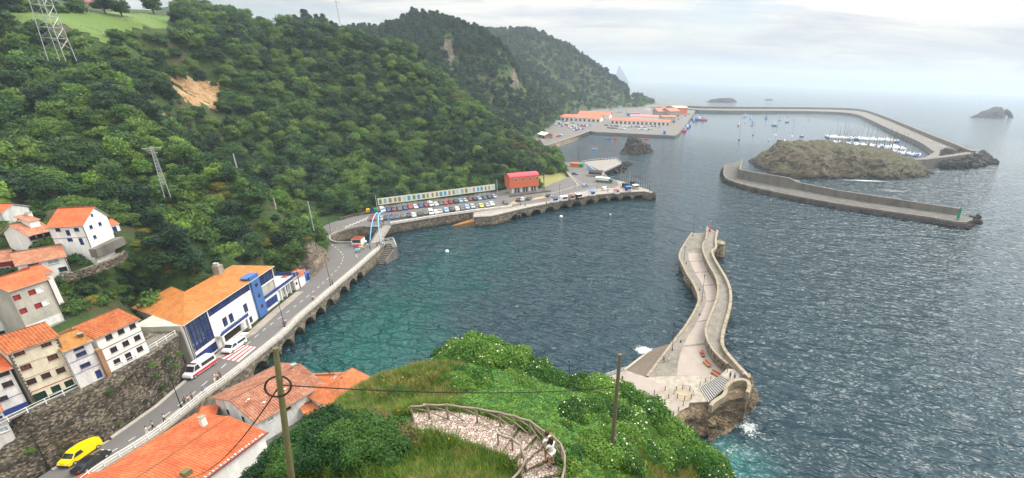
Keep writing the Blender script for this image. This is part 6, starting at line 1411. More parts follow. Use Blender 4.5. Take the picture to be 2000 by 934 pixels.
# benches on the pier
def bench(px,py,rot,lab):
    b=P(px,py,PZ+.02); t=thing('bench',lab,'bench',tuple(b),rot,None); mb=MB(); mb.box(-1.1,1.1,-.3,.3,.4,.46); mb.build('seat',m_bench,t); mb=MB(); mb.box(-1.1,1.1,.3,.36,.5,.95); mb.build('backrest',m_bench,t)
    for s_ in (-1,1): mb=MB(); mb.box(s_*.9-.05,s_*.9+.05,-.28,.34,0,.39); mb.build('leg',m_black,t)
bench(1371,693,-1.45,'orange brown bench on the pier farthest from the stairs'); bench(1380,713,-1.1,'orange brown bench in the middle of three on the pier'); bench(1397,733,-.8,'orange brown bench nearest the striped staircase')
# blue arch
def arch(off):
    pts=[]; a_=Vector((-92.,152.8,RZ)); b_=Vector((-97.9,172,RZ)); n=Vector((b_.y-a_.y,a_.x-b_.x,0)).normalized()
    for k in range(25):
        u=k/24; w_=off*(1.75-1.1*math.sin(PI*u)); x=a_.lerp(b_,u); z=8.2*(1-abs(2*u-1)**2.6); pts.append(x+n*w_+Vector((0,0,z)))
    return pts
o=Vector((-92,152.8,RZ)); t=thing('blue_arch','tall light blue steel arch over the footbridge','arch',tuple(o))
for s_ in (-1,1): mb=MB(); mb.tube([p-o for p in arch(s_)],.19,8); mb.build('leg',m_ltblue,t,smooth=True)
a1,a2=arch(-1),arch(1); mb=MB()
for k in (4,12,20): mb.tube([a1[k]-o,a2[k]-o],.15,6)
mb.build('cross_bar',m_ltblue,t)
terrain_f=RBF(CT,3.,.3)
# ------------------------------------------------------------------ terrain grid (built after roads and houses are known)
AZ0,AZ1,DAZ=math.radians(-78),math.radians(12),math.radians(.3)
azs=np.arange(AZ0,AZ1,DAZ); ds=45*np.exp(np.arange(0,math.log(1500/45),.0115))
gx=np.outer(ds,np.sin(azs)); gy=np.outer(ds,np.cos(azs)); gz=terrain_f(np.stack([gx.ravel(),gy.ravel()],1)).reshape(gx.shape)
gz=np.maximum(gz,-9)
FLAT=[]   # (polygon, z) where the terrain is pushed below built ground
for poly,zf in FLATTEN:
    xs_=[p[0] for p in poly]; ys_=[p[1] for p in poly]; sel=np.argwhere((gx>min(xs_))&(gx<max(xs_))&(gy>min(ys_))&(gy<max(ys_)))
    for i,j in sel:
        if inpoly(gx[i,j],gy[i,j],poly): gz[i,j]=min(gz[i,j],zf) if zf<50 else gz[i,j]
nr,nc=gx.shape
for i in range(nr):
    for j in range(nc):
        z=gz[i,j]
        if z>6.5: gz[i,j]+= (fbm(gx[i,j],gy[i,j],3.,.03,4)*1.6)*min(1,(z-6)/10)*(2.2 if ds[i]>450 else 1)
def tz(x,y):   # bilinear height of the built grid
    D=math.hypot(x,y); a=math.atan2(x,y); fi=math.log(max(D,45)/45)/.0115; fj=(a-AZ0)/DAZ
    i=min(max(int(fi),0),nr-2); j=min(max(int(fj),0),nc-2); u=min(max(fi-i,0),1); v=min(max(fj-j,0),1)
    return float((gz[i,j]*(1-u)+gz[i+1,j]*u)*(1-v)+(gz[i,j+1]*(1-u)+gz[i+1,j+1]*u)*v)
def hit(px,py,dmin=46,dmax=1450):
    r=ray(px,py); h=math.hypot(r.x,r.y); D=dmin
    while D<dmax:
        x,y,z=r.x/h*D,r.y/h*D,H+r.z/h*D
        if tz(x,y)>=z: return Vector((x,y,tz(x,y)))
        D*=1.006
    return None
ZONES={'slide':[(312,156),(340,158),(375,156),(405,162),(428,172),(436,196),(434,215),(420,220),(400,214),(380,212),(352,192),(335,176)],
 'slide2':[(268,172),(282,176),(310,212),(340,250),(330,252),(300,215),(278,192)],
 'cut':[(744,53),(775,53),(794,62),(795,76),(780,74),(762,70),(750,66)],
 'meadow':[(-40,23),(28,24),(120,26),(330,30),(326,55),(262,60),(230,60),(205,84),(180,70),(120,44),(40,44),(-40,52)],
 'meadow2':[(528,36),(545,40),(556,50),(552,60),(540,60)],
 'brow':[(470,44),(600,44),(600,64),(520,64)],
 'cliffA':[(865,78),(880,76),(884,92),(872,94)],'cliffB':[(998,140),(1008,138),(1014,170),(1000,174)],'cliffC':[(860,84),(875,76),(890,108),(888,128),(880,128)],
 'tip':[(1186,130),(1205,142),(1238,178),(1246,196),(1236,196),(1218,172),(1200,158)],
 'spurcliff':[(585,505),(612,470),(640,478),(650,510),(620,545),(598,545),(575,535)],
 'gold':[(170,500),(215,470),(262,460),(300,540),(290,552),(220,520),(180,545),(150,535)],
 'redbrow':[(900,175),(930,190),(985,235),(1000,262),(960,240),(900,205),(870,190)],
 'brown1':[(985,262),(1040,255),(1075,300),(1085,335),(1050,335),(1020,310),(990,300)],
 'slopebrown':[(300,215),(350,225),(430,260),(470,300),(455,310),(400,290),(330,240)],
 'apron':[(1040,345),(1120,335),(1126,352),(1115,366),(1080,376),(1062,372)]}
gverts=np.stack([gx,gy,gz],-1).reshape(-1,3)
me=bpy.data.meshes.new('hill'); 
idx=np.arange(nr*nc).reshape(nr,nc); q=np.stack([idx[:-1,:-1],idx[:-1,1:],idx[1:,1:],idx[1:,:-1]],-1).reshape(-1,4)
zc=gverts[q,2].max(1); q=q[zc>-4]
me.from_pydata(gverts.tolist(),[],q.tolist())
m_apron=foliage('bank_turf',[(.05,.09,.02),(.11,.15,.03),(.2,.19,.06)],.3,0)
for m in (m_ground,m_meadow,m_slide,m_rock,m_apron): me.materials.append(m)
vp=np.array([proj(v) for v in gverts]); gp=vp.reshape(nr,nc,2); fc=vp[q].mean(1); mi=np.zeros(len(q),int); fD=np.hypot(gverts[q,0].mean(1),gverts[q,1].mean(1))
def zone_at(x,y,D):
    for k,p in ZONES.items():
        if inpoly(x,y,p):
            if k in('slide','slide2') and 200<D<330: return k
            if k.startswith('meadow') and D>235 and D<620: return k
            if k=='brow' and D>330: return k
            if k=='cut' and D<420: return k
            if k[:5]=='cliff' and 430<D<700: return k
            if k=='tip' and D>800: return k
            if k in('spurcliff',) and D<175: return k
            if k in('gold',) and D<150: return k
            if k in ('redbrow','brown1','apron') and D<345: return k
            if k=='slopebrown' and 190<D<300: return k
    return None
SL={'brow':1,'cliffA':3,'cliffB':3,'cliffC':3,'tip':3,'spurcliff':3,'apron':4}
steep=np.abs(np.gradient(gz,axis=0)/(np.gradient(ds)[:,None]))
for k in range(len(q)):
    mi[k]=SL.get(zone_at(fc[k][0],fc[k][1],fD[k]),0)
    if fD[k]>430 and fc[k][0]>985 and mi[k]==0 and gverts[q[k],2].max()<4.2: mi[k]=3
me.polygons.foreach_set('material_index',mi.astype(np.int32)); me.polygons.foreach_set('use_smooth',np.ones(len(q),bool)); me.update()
o=bpy.data.objects.new('hill',me); C.objects.link(o); tag(o,kind='structure')
def patch(name,poly,step,mt,dmin,dmax,lift,jag=3.,rough=.6,kind='structure'):
    x0_,x1_=min(p[0] for p in poly),max(p[0] for p in poly); y0_,y1_=min(p[1] for p in poly),max(p[1] for p in poly); nx,ny=int((x1_-x0_)/step)+4,int((y1_-y0_)/step)+4
    V={}; mb=MB()
    def vtx(i,j):
        if (i,j) not in V:
            p=hit(x0_+(i-1.5)*step,y0_+(j-1.5)*step,dmin,dmax)
            if p is not None:
                u=Vector((-p.x,-p.y,H-p.z)).normalized(); p=p+u*(lift+fbm(p.x,p.y,p.z,.18,5)*rough)
            V[(i,j)]=p
        return V[(i,j)]
    for i in range(nx-1):
        for j in range(ny-1):
            cx,cy=x0_+(i-1)*step,y0_+(j-1)*step; k=mn.noise(Vector((cx*.09,cy*.09,2)))*jag+mn.noise(Vector((cx*.3,cy*.3,2)))*jag*.5
            if not inpoly(cx+k,cy-k*.8,poly): continue
            q=[vtx(i,j),vtx(i,j+1),vtx(i+1,j+1),vtx(i+1,j)]
            if any(p is None for p in q) or max((a-b).length for a in q for b in q)>5.5*(3 if step>1.8 else 1): continue
            mb.quad(*q)
    if mb.f: return tag(mb.build(name,mt,smooth=False),kind=kind)
patch('meadow',[(-40,22),(28,22),(120,24),(230,24),(332,28),(326,56),(262,62),(236,66),(205,88),(180,74),(120,48),(40,46),(-40,54)],2.6,m_meadow,225,640,.35,2.5,.2); patch('meadow',ZONES['meadow2'],2.,m_meadow,225,640,.35,2.,.2)
patch('landslide',ZONES['slide'],1.6,m_slide,190,400,.5,5.,1.); patch('bare_gully',ZONES['slide2'],1.6,m_slide,190,400,.4,4.,.8)
# distant hills inland
def farhill(name,sil,D,col,back=400):
    mb=MB(); top=[PD(x,y,D) for x,y in sil]; n=len(top)
    rows=[]
    for f_,zf in ((-.12,0.),(-.05,.6),(0,1.),(.07,.75),(.2,0.)):
        rows.append([Vector((p.x*(1+f_),p.y*(1+f_),lerp(-5,p.z,zf))) for p in top])
    for a,b in zip(rows[:-1],rows[1:]):
        for k in range(n-1): mb.quad(a[k],a[k+1],b[k+1],b[k])
    return tag(mb.build(name,col,smooth=True),kind='structure')
m_far=plain('distant_forest',(.03,.06,.03),.9,var=.5,scale=.02)
farhill('hills_inland',[(-300,-40),(-150,-30),(-60,-20),(0,-4),(60,-3),(110,-1),(150,5),(185,14),(230,26),(300,34),(340,50)],2600,m_far)
farhill('hills_behind_field',[(290,22),(310,16),(335,12),(365,10),(395,11),(420,16),(450,26),(500,44),(560,52)],900,m_far)
# ------------------------------------------------------------------ forest
def leafball(name,lobes,n,leaf,mat_,seed,core=.8,flower=None,loc=None,up=.25,parent=None,jit=.24):
    rr=random.Random(seed); V=[]; Fc=[]
    tot=sum(l[3]**2 for l in lobes)
    for lx,ly,lz,lr in lobes:
        k=int(n*lr*lr/tot); i0=len(V)
        for a in range(k):
            while 1:
                d=Vector((rr.gauss(0,1),rr.gauss(0,1),rr.gauss(.25,1)))
                if d.length>.1: d.normalize(); 
                if d.z>-.55: break
            p=Vector((lx,ly,lz))+Vector((d.x,d.y,d.z*.85))*lr*(1+rr.uniform(-jit*1.6,jit))
            nrm=(d+Vector((rr.uniform(-1,1),rr.uniform(-1,1),rr.uniform(-.7,.9)+up))).normalized()
            a1=nrm.cross(Vector((rr.uniform(-1,1),rr.uniform(-1,1),rr.uniform(-1,1)))).normalized(); b1=nrm.cross(a1); s=leaf*rr.uniform(.55,1.25)
            i=len(V); V+= [p-a1*s*.5,p-b1*s*.32+nrm*s*.08,p+a1*s*.5,p+b1*s*.32+nrm*s*.08]; Fc.append((i,i+1,i+2,i+3))
    mb=MB(); mb.v=[tuple(v) for v in V]; mb.f=Fc; mb.uv=[None]*len(Fc); mb.mi=[0]*len(Fc)
    if core:
        for lx,ly,lz,lr in lobes: mb.ball((lx,ly,lz),lr*core,7,5,(1,1,.8))
    return mb.build(name,mat_,parent)
def lobes_round(rr,rad,h,n=9,base=2.0):
    L=[(0,0,base+h*.5,rad*.62)]
    for k in range(n):
        a=2*PI*k/n*1.618*1.0+rr.uniform(-.3,.3); q_=rr.uniform(.35,.68); z=rr.uniform(.2,.95)
        L.append((math.cos(a)*rad*q_*(1.15-z*.5),math.sin(a)*rad*q_*(1.15-z*.5),base+h*z*.85,rad*rr.uniform(.28,.46)))
    return L
protos=[]
def make_tree(kind,seed):
    rr=random.Random(seed)
    nm,lab,rad,h,base,mt,n,leaf={'broad':('broadleaf_tree','',3.4,5.4,1.4,m_leafA,1500,.62),'dark':('dark_tree','',3.1,5.6,1.2,m_leafB,1400,.55),'bright':('bright_tree','',3.0,4.6,1.0,m_leafC,1400,.6),
      'tall':('tall_tree','',2.6,8.,2.5,m_leafB,1300,.6),'scrub':('scrub_bush','',2.4,2.6,.1,m_leafA,900,.5),'brown':('brown_bush','',2.2,2.2,.1,m_leafD,800,.45),'gold':('golden_bush','',2.2,2.2,.1,m_gold,900,.45)}[kind]
    t=thing(nm,'x','tree'); L=lobes_round(rr,rad,h,11 if kind!='tall' else 14,base)
    cr=leafball('crown',L,int(n*1.25),leaf,mt,seed,.74,parent=t)
    if kind not in('scrub','brown','gold'):
        mb=MB(); mb.tube([(0,0,-1.5),(.1,0,base*.6),(.15,.1,base+h*.5)],[.32,.24,.1],6)
        for k in range(4):
            a=rr.uniform(0,2*PI); mb.tube([(.1,.05,base*.8),(math.cos(a)*rad*.35,math.sin(a)*rad*.35,base+h*.35),(math.cos(a)*rad*.6,math.sin(a)*rad*.6,base+h*.6)],[.14,.09,.04],5)
        mb.build('trunk',m_trunk,t)
    return t
PK=['broad','broad','dark','bright','tall','scrub','brown','dark','broad','gold']
protos=[make_tree(k,11+i) for i,k in enumerate(PK)]
LB={'broad':('rounded mid green broadleaf tree in the canopy over the harbour hillside','broadleaf trees in the hillside canopy'),
 'dark':('dark green tree with dense crown in the canopy over the harbour hillside','dark trees in the hillside canopy'),
 'bright':('bright yellow green tree crown standing out in the hillside canopy','bright green trees in the hillside canopy'),
 'tall':('tall narrow dark tree rising from the hillside canopy','tall trees in the hillside canopy'),
 'scrub':('low green scrub bush on the steep hillside','scrub bushes on the hillside'),'gold':('low golden yellow bush on the slope behind the village','golden bushes behind the village'),'brown':('low brownish bush on the steep hillside','brown bushes on the hillside')}
used=[False]*len(protos)
# visibility horizon per azimuth
el=np.arctan2(gz-H,ds[:,None]); hor=np.maximum.accumulate(el,axis=0)
def visible(x,y,z,m=.012):
    D=math.hypot(x,y); a=math.atan2(x,y); i=int(math.log(max(D,45)/45)/.0115); j=int((a-AZ0)/DAZ)
    if i<1 or j<0 or j>=nc: return False
    i=min(i,nr-1); return math.atan2(z+8-H,D)>hor[max(i-4,0),j]-m
cand=[]; rr=random.Random(5)
def blocked(x,y,r=1.6):
    for poly in EXCL:
        if inpoly(x,y,poly): return True
    for bx,by,br in EXCLC:
        if (x-bx)**2+(y-by)**2<(br+r)**2: return True
    return False
def scatter(d0,d1,space,smin,smax,seed,a0=-72,a1=8,force=None):
    rr=random.Random(seed); A0=math.radians(a0); A1=math.radians(a1); area=.5*(d1*d1-d0*d0)*(A1-A0); N=int(area/space**2*1.6); cell={}
    for _ in range(N):
        D=math.sqrt(rr.uniform(d0*d0,d1*d1)); a=rr.uniform(A0,A1); x=D*math.sin(a); y=D*math.cos(a); k=(int(x//space),int(y//space))
        if k in cell: continue
        z=tz(x,y)
        if z<4.6: continue
        px,py=proj((x,y,z+2))
        if px<-160 or px>2100 or py>1000: continue
        if not visible(x,y,z): continue
        if blocked(x,y) or (px<560 and 385<D<800) or (px<345 and 296<D<800): continue
        zn=zone_at(px,py,D); zn2=zone_at(*proj((x,y,z)),D)
        if zn2 in('slide','slide2','meadow','meadow2','cut','cliffA','cliffB','cliffC','tip','spurcliff','apron','brow') or zn in('slide','slide2','meadow','meadow2','cliffA','cliffB'):
            continue
        if zn in('slide','cut','slide2'): continue
        cell[k]=1
        nz=mn.noise(Vector((x*.02,y*.02,4))); nb=mn.noise(Vector((x*.012,y*.012,9)))
        u=rr.random()
        if zn2=='gold' or (D<185 and z<30 and x<-96 and nb>.12 and u<.5): kind='scrub' if u<.3 else 'gold'
        elif zn2 in('redbrow','slopebrown'): kind='brown' if u<.75 else 'scrub'
        elif zn2=='brown1': kind='brown' if u<.5 else 'scrub'
        elif D>430: kind='tall' if (z>75 or u<.3) else ('dark' if u<.6 else 'scrub')
        elif D<235 and x>-150 and u<.35 and nb>-.1: kind='bright'
        elif nz>.22: kind='scrub' if u<.6 else 'broad'
        elif nz<-.2: kind='dark' if u<.6 else 'broad'
        else: kind='broad' if u<.5 else ('dark' if u<.75 else ('bright' if u<.86 else 'scrub'))
        if (px<345 and 225<D<320 and py<125) or (px<270 and py>375 and D<175): kind='scrub'; 
        if z<9 and kind!='brown': kind='scrub' if u<.6 else 'broad'
        if force: kind=force if u<.8 else ('brown' if zn2 in('redbrow','slopebrown','brown1') or u>.97 else 'scrub')
        s=rr.uniform(smin,smax)*(1.3 if kind=='scrub' and D<430 else 1)*(.62 if (px<270 and py>375 and D<175) else (.85 if (px<345 and 225<D<320 and py<125) else 1))
        cand.append((D,x,y,z-.3,kind,s,rr.uniform(0,6.28),px,py))
scatter(95,235,3.,.55,1.3,1); scatter(235,430,3.5,.65,1.45,2); scatter(430,800,5.4,.8,1.7,3,-40,8); scatter(800,1300,10,1.5,2.3,4,-25,10)
fill0=len(cand); scatter(95,330,2.7,.3,.55,9,force='scrub'); scatter(330,430,3.6,.45,.7,10,force='scrub'); scatter(430,800,4.6,.7,1.1,11,-40,8,force='scrub'); scatter(800,1300,8.5,1.2,1.9,12,-25,10,force='scrub'); fill=cand[fill0:]; del cand[fill0:]
IDX={}
for i,k in enumerate(PK): IDX.setdefault(k,[]).append(i)
cand.sort(key=lambda c:c[0]); inv=0; mass=[]
for c in cand:
    D,x,y,z,kind,s,rot,px,py=c
    pi=rr.choice(IDX[kind]); inview=-10<px<2010 and -10<py<940
    if inv<290 and inview and visible(x,y,z-3,-.001):
        lab,grp=LB[kind]
        if not used[pi]: o=protos[pi]; used[pi]=True; o.location=(x,y,z); o.rotation_euler=(0,0,rot); o.scale=(s,s,s*rr.uniform(.85,1.15)); o['label']=lab; o['group']=grp
        else: o=dup(protos[pi],(x,y,z),rot,lab,(s,s,s*rr.uniform(.85,1.15)),group=grp)
        o['category']='bush' if kind in('scrub','brown','gold') else 'tree'; inv+=1
    else: mass.append((x,y,z,pi,s,rot))
mass+=[(c[1],c[2],c[3],rr.choice(IDX[c[4]]),c[5],c[6]) for c in fill]
for i,u in enumerate(used):
    if not u:
        for c in cand[200:]:
            if c[4]==PK[i] and 0<c[7]<2000:
                protos[i].location=c[1:4]; protos[i].scale=(c[5],)*3; lab,grp=LB[PK[i]]; protos[i]['label']=lab; protos[i]['group']=grp; break
print('TREES',len(cand),'mass',len(mass),'verts grid',nr*nc)
def scatter_obj(name,pts,objs,kindlabel=None):   # pts: (x,y,z,index,scale,rot[,tilt])
    me=bpy.data.meshes.new(name); me.from_pydata([p[:3] for p in pts],[],[])
    for nm,ty,col in (('pick','INT',3),('sc','FLOAT',4),('rot','FLOAT',5)):
        a=me.attributes.new(nm,ty,'POINT'); a.data.foreach_set('value',[p[col] for p in pts])
    o=bpy.data.objects.new(name,me); C.objects.link(o); tag(o,kind='stuff')
    ng=bpy.data.node_groups.new(name,'GeometryNodeTree'); ng.interface.new_socket('Geometry',in_out='INPUT',socket_type='NodeSocketGeometry'); ng.interface.new_socket('Geometry',in_out='OUTPUT',socket_type='NodeSocketGeometry')
    N=ng.nodes; L=ng.links; gi=N.new('NodeGroupInput'); go=N.new('NodeGroupOutput'); ip=N.new('GeometryNodeInstanceOnPoints'); jn=N.new('GeometryNodeJoinGeometry')
    for ob in reversed(objs):
        oi=N.new('GeometryNodeObjectInfo'); oi.inputs['Object'].default_value=ob; oi.inputs['As Instance'].default_value=True; oi.transform_space='ORIGINAL'; L.new(oi.outputs['Geometry'],jn.inputs[0])
    def at(nm,ty):
        n=N.new('GeometryNodeInputNamedAttribute'); n.data_type=ty; n.inputs['Name'].default_value=nm; return n.outputs['Attribute']
    ip.inputs['Pick Instance'].default_value=True; L.new(at('pick','INT'),ip.inputs['Instance Index']); L.new(jn.outputs[0],ip.inputs['Instance'])
    cx=N.new('ShaderNodeCombineXYZ'); L.new(at('rot','FLOAT'),cx.inputs[2]); L.new(cx.outputs[0],ip.inputs['Rotation'])
    L.new(at('sc','FLOAT'),ip.inputs['Scale']); L.new(gi.outputs[0],ip.inputs['Points']); L.new(ip.outputs[0],go.inputs[0])
    md=o.modifiers.new('scatter','NODES'); md.node_group=ng; return o
crowns=[[c for c in p.children if c.name.startswith('crown')][0] for p in protos]
scatter_obj('forest',mass,crowns)
# ------------------------------------------------------------------ near hillside under the viewpoint
NC=[]
def nd(*l):
    for px,py,D,dz in l: v=PD(px,py,D); NC.append((v.x,v.y,v.z+dz))
CREST=[(500,960,22),(560,905,25),(640,815,31),(700,785,34),(740,772,36),(800,745,38),(860,735,38),(900,722,38),(960,722,37),(1040,750,36),(1100,780,35),(1160,790,34),(1210,800,34),(1270,830,33),(1330,880,32),(1390,925,30),(1430,960,28)]
nd(*[(x,y,D,0) for x,y,D in CREST])
for x,y,D in CREST:
    v=PD(x,y,D); u=Vector((v.x,v.y,0)).normalized(); 
    for a,b in ((6,9),(14,24),(24,v.z-2)): NC.append((v.x+u.x*a,v.y+u.y*a,max(1.,v.z-b)))
PATH=[(803,832,20.5),(850,828,20.3),(900,832,19.8),(950,845,19.2),(990,858,18.7),(1020,870,18.2),(1045,893,17.6),(1058,920,16.9),(1062,950,16.1)]
nd(*[(x,y,D,0) for x,y,D in PATH]); nd((1095,905,17.8,-.2),(1040,840,19.8,-.2),(940,812,21.,-.3),(860,800,21.5,-.3),(780,830,20.,.3))
nd((900,900,16.5,.2),(820,934,15.2,.2),(700,934,16.,0),(960,930,15.6,.1),(620,934,18,0),(700,860,21,0),(760,800,26,0),(860,770,27,0),(960,770,26,0),(1060,800,24.5,0),(1100,850,21.5,0),(1180,934,18,0),(1200,880,22,0),(1300,934,23,0),(1000,790,24.5,0),(1130,934,16.5,0))
NC+=[(0,-1,64.3),(-1,.3,64.),(1,.3,64.)]
for px in (480,620,760,900,1050,1200,1330,1430):
    for D_,dz in ((2,-.7),(4,-1.1),(7,-1.3),(10.5,-1.)): nd((px,950,D_,dz))
for px in (-300,-100,100,300,420): nd(*[(px,960,D_,dz) for D_,dz in ((3,-1.5),(8,-4),(16,-7),(26,-9),(38,-13))])
for px in (1530,1700,1900,2100): nd(*[(px,960,D_,dz) for D_,dz in ((3,-1.5),(8,-4),(16,-8),(26,-14),(40,-25))])
near_f=RBF(NC,1.5,.15)
nazs=np.radians(np.arange(-75,60,.5)); nds=1.5*np.exp(np.arange(0,math.log(78/1.5),.016))
ngx=np.outer(nds,np.sin(nazs)); ngy=np.outer(nds,np.cos(nazs)); ngz=near_f(np.stack([ngx.ravel(),ngy.ravel()],1)).reshape(ngx.shape); ngz=np.maximum(ngz,-2)
NR,NCc=ngx.shape
pathw=smooth_poly([PD(x,y,D) for x,y,D in PATH],2)
def pdist(x,y):
    best=1e9
    for p in pathw:
        d=(p.x-x)**2+(p.y-y)**2
        if d<best: best=d; bz=p.z
    return math.sqrt(best),bz
def nz_(x,y): 
    D=math.hypot(x,y); a=math.atan2(x,y); fi=math.log(max(D,1.5)/1.5)/.016; fj=(a-nazs[0])/math.radians(.5); i=min(max(int(fi),0),NR-2); j=min(max(int(fj),0),NCc-2); u=min(max(fi-i,0),1); v=min(max(fj-j,0),1)
    return float((ngz[i,j]*(1-u)+ngz[i+1,j]*u)*(1-v)+(ngz[i,j+1]*(1-u)+ngz[i+1,j+1]*u)*v)
PXY=np.array([(p.x,p.y,p.z) for p in pathw])
for i in range(NR):
    for j in range(NCc):
        x,y=ngx[i,j],ngy[i,j]
        d2=(PXY[:,0]-x)**2+(PXY[:,1]-y)**2; k=int(d2.argmin()); d=math.sqrt(d2[k]); n_=fbm(x,y,0,.25,4)*.35
        if d<2.6: f=min(1,max(0,(d-1.2)/1.2)); ngz[i,j]=lerp(PXY[k,2]-.12,ngz[i,j]+n_,f)
        else: ngz[i,j]+=n_
gv=np.stack([ngx,ngy,ngz],-1).reshape(-1,3); idx=np.arange(NR*NCc).reshape(NR,NCc); q=np.stack([idx[:-1,:-1],idx[:-1,1:],idx[1:,1:],idx[1:,:-1]],-1).reshape(-1,4)
keep=[]; yp=yard
cx_=gv[q,0].mean(1); cy_=gv[q,1].mean(1); cz2=gv[q,2].mean(1)
for k in range(len(q)):
    if cz2[k]<1.7 and inpoly(cx_[k],cy_[k],yp): continue
    keep.append(k)
me=bpy.data.meshes.new('near_slope'); me.from_pydata(gv.tolist(),[],q[keep].tolist())
def f(t):
    n=t.noise(t.pos,.35,5,.65); n2=t.noise(t.pos,5,4,.75)
    c=t.mix(n2,(.025,.055,.012),(.09,.13,.03)); c=t.mix(t.ramp(n,[(.48,0),(.62,.8)]),c,t.mix(n2,(.1,.09,.035),(.2,.18,.07))); 
    sep=t.new('ShaderNodeSeparateXYZ',{0:t.geo.outputs['Normal']}).outputs[2]; z_=t.new('ShaderNodeSeparateXYZ',{0:t.pos}).outputs[2]
    r_=t.ramp(t.noise(t.pos,.5,7,.7),[(.35,(.04,.035,.025)),(.5,(.12,.095,.065)),(.65,(.24,.19,.13))]); c=t.mix(t.ramp(t.math('DIVIDE',z_,30.),[(.3,1),(.6,0)]),c,r_)
    setc(t,c); setn(t,t.bump(n2,.8,.15))
me.materials.append(mat('slope_soil_and_turf',f)); me.polygons.foreach_set('use_smooth',np.ones(len(keep),bool)); o=bpy.data.objects.new('near_slope',me); C.objects.link(o); tag(o,kind='structure')
# stone path with steps
mb=MB(); pr_=poly_n(pathw,90); L_=offset_line(pr_,1.); Rr=offset_line(pr_,-1.)
zst=[]; cur=None
for k,p in enumerate(pr_):
    z=p.z+.02
    if k>52: step=.16; z=math.floor(z/step)*step
    zst.append(z)
for k in range(90):
    jl=.12*math.sin(k*1.7)+.06*math.sin(k*4.1); jr=.12*math.sin(k*1.3+2); a,b=L_[k],L_[k+1]; c,d=Rr[k+1],Rr[k]; z=zst[k]
    mb.quad((a.x,a.y,z),(b.x,b.y,z),(c.x,c.y,z),(d.x,d.y,z)) if k>52 else mb.quad((a.x,a.y,z),(b.x,b.y,zst[k+1]),(c.x,c.y,zst[k+1]),(d.x,d.y,z))
    if k>52 and zst[k+1]!=z: mb.quad((b.x,b.y,z),(c.x,c.y,z),(c.x,c.y,zst[k+1]),(b.x,b.y,zst[k+1]))
    for P1,P2 in ((a,b),(d,c)): mb.quad((P1.x,P1.y,z),(P2.x,P2.y,z),(P2.x,P2.y,z-.35),(P1.x,P1.y,z-.35))
tag(mb.build('stone_path',m_crazy),kind='structure')
def nhit(px,py,d0=3,d1=75):
    r=ray(px,py); h=math.hypot(r.x,r.y); D=d0
    while D<d1:
        x,y,z=r.x/h*D,r.y/h*D,H+r.z/h*D
        g_=nz_(x,y)
        if g_>=z: return Vector((x,y,g_))
        D+=.08
    return None
# ------------------------------------------------------------------ log fences
def logfence(name,label,pts,hh=1.05,brace=True,posts=None,rail2=False):
    o=pts[0]; t=thing(name,label,'fence',tuple(o)); top=[p+Vector((0,0,hh)) for p in pts]
    for k in range(len(pts)-1):
        a,b=top[k]-o,top[k+1]-o; e=(b-a)*.06; mb=MB(); mb.tube([a-e,a.lerp(b,.5)+Vector((0,0,-.04)),b+e],[.06,.055,.055],8); mb.build('rail',m_log,t,smooth=True)
    for k,p in enumerate(pts):
        mb=MB(); mb.tube([p-o-Vector((0,0,.4)),p-o+Vector((0,0,hh+.02))],[.055,.05],8); mb.build('post',m_log,t,smooth=True)
        if brace and k<len(pts)-1 and k>0:
            for q_ in (pts[k-1],pts[k+1]):
                d=(q_-p); d=d/d.length*.9; mb=MB(); mb.tube([p-o+Vector((0,0,hh*.62)),p-o+d+Vector((0,0,hh*.1 if q_.z<p.z else hh*.95))],.035,6); mb.build('brace',m_log,t)
    return t
def gz2(x,y): return Vector((x,y,nz_(x,y)))
def fromtop(px,py,hh=1.05):   # foot of a post whose top shows at the pixel
    r=ray(px,py); h=math.hypot(r.x,r.y); D=4
    while D<60:
        x,y,z=r.x/h*D,r.y/h*D,H+r.z/h*D
        if nz_(x,y)+hh>=z: return gz2(x,y)
        D+=.05
fo=[fromtop(*p) for p in ((803,795),(835,791),(872,791),(930,798),(975,806),(1003,813),(1035,822),(1060,842),(1080,853),(1095,868),(1103,890),(1103,910),(1097,940))]
logfence('log_fence','rustic log rail fence curving along the outer edge of the stone path',fo)
fi=[fromtop(*p,.8) for p in ((972,849),(1000,857),(1018,872),(1023,895))]; logfence('log_fence','short rustic log fence on the inner side of the path bend',fi,.8,False)
fi=[fromtop(*p,.8) for p in ((1026,898),(1018,918),(1000,936))]; logfence('log_fence','last bit of log fence at the bottom edge by the path steps',fi,.8,False)
# ------------------------------------------------------------------ poles and cables in front
b=nhit(570,925) or PD(570,925,20); b=PD(572,955,15.2)
tp=PD(538,680,15.2); ple=upole('utility_pole','mossy leaning wooden pole with cable coil at the bottom centre left',b,tp,.1,.075,m_moss)
b2=PD(1193,905,20.5); b2.z=nz_(b2.x,b2.y); tp2=PD(1211,692,20.5*1.0); upole('utility_pole','tall bare wooden pole among flowering shrubs at right of the path',b2,tp2,.14,.1,m_wood)
def cable(name,label,pts,sag=.5,r=.025,n=24):
    mb=MB(); P_=[]
    for a,b in zip(pts[:-1],pts[1:]):
        for k in range(n): u=k/n; P_.append(a.lerp(b,u)-Vector((0,0,sag*4*u*(1-u))))
    P_.append(pts[-1]); mb.tube(P_,r,5); return tag(mb.build(name,m_cable),label,'cable')
att=PD(547,752,15.2); att2=PD(1203,756,20.5)
cable('overhead_cable','black overhead cable strung between the two nearest wooden poles',[att,att2],.35,.02)
cable('overhead_cable','black cable running down from the mossy pole across the orange roofs',[att,PD(366,934,40)],.8,.022)
cable('overhead_cable','thin black cable sloping from the bare pole down to the water at right',[att2,PD(1380,862,42),PD(1500,945,46)],.5,.022)
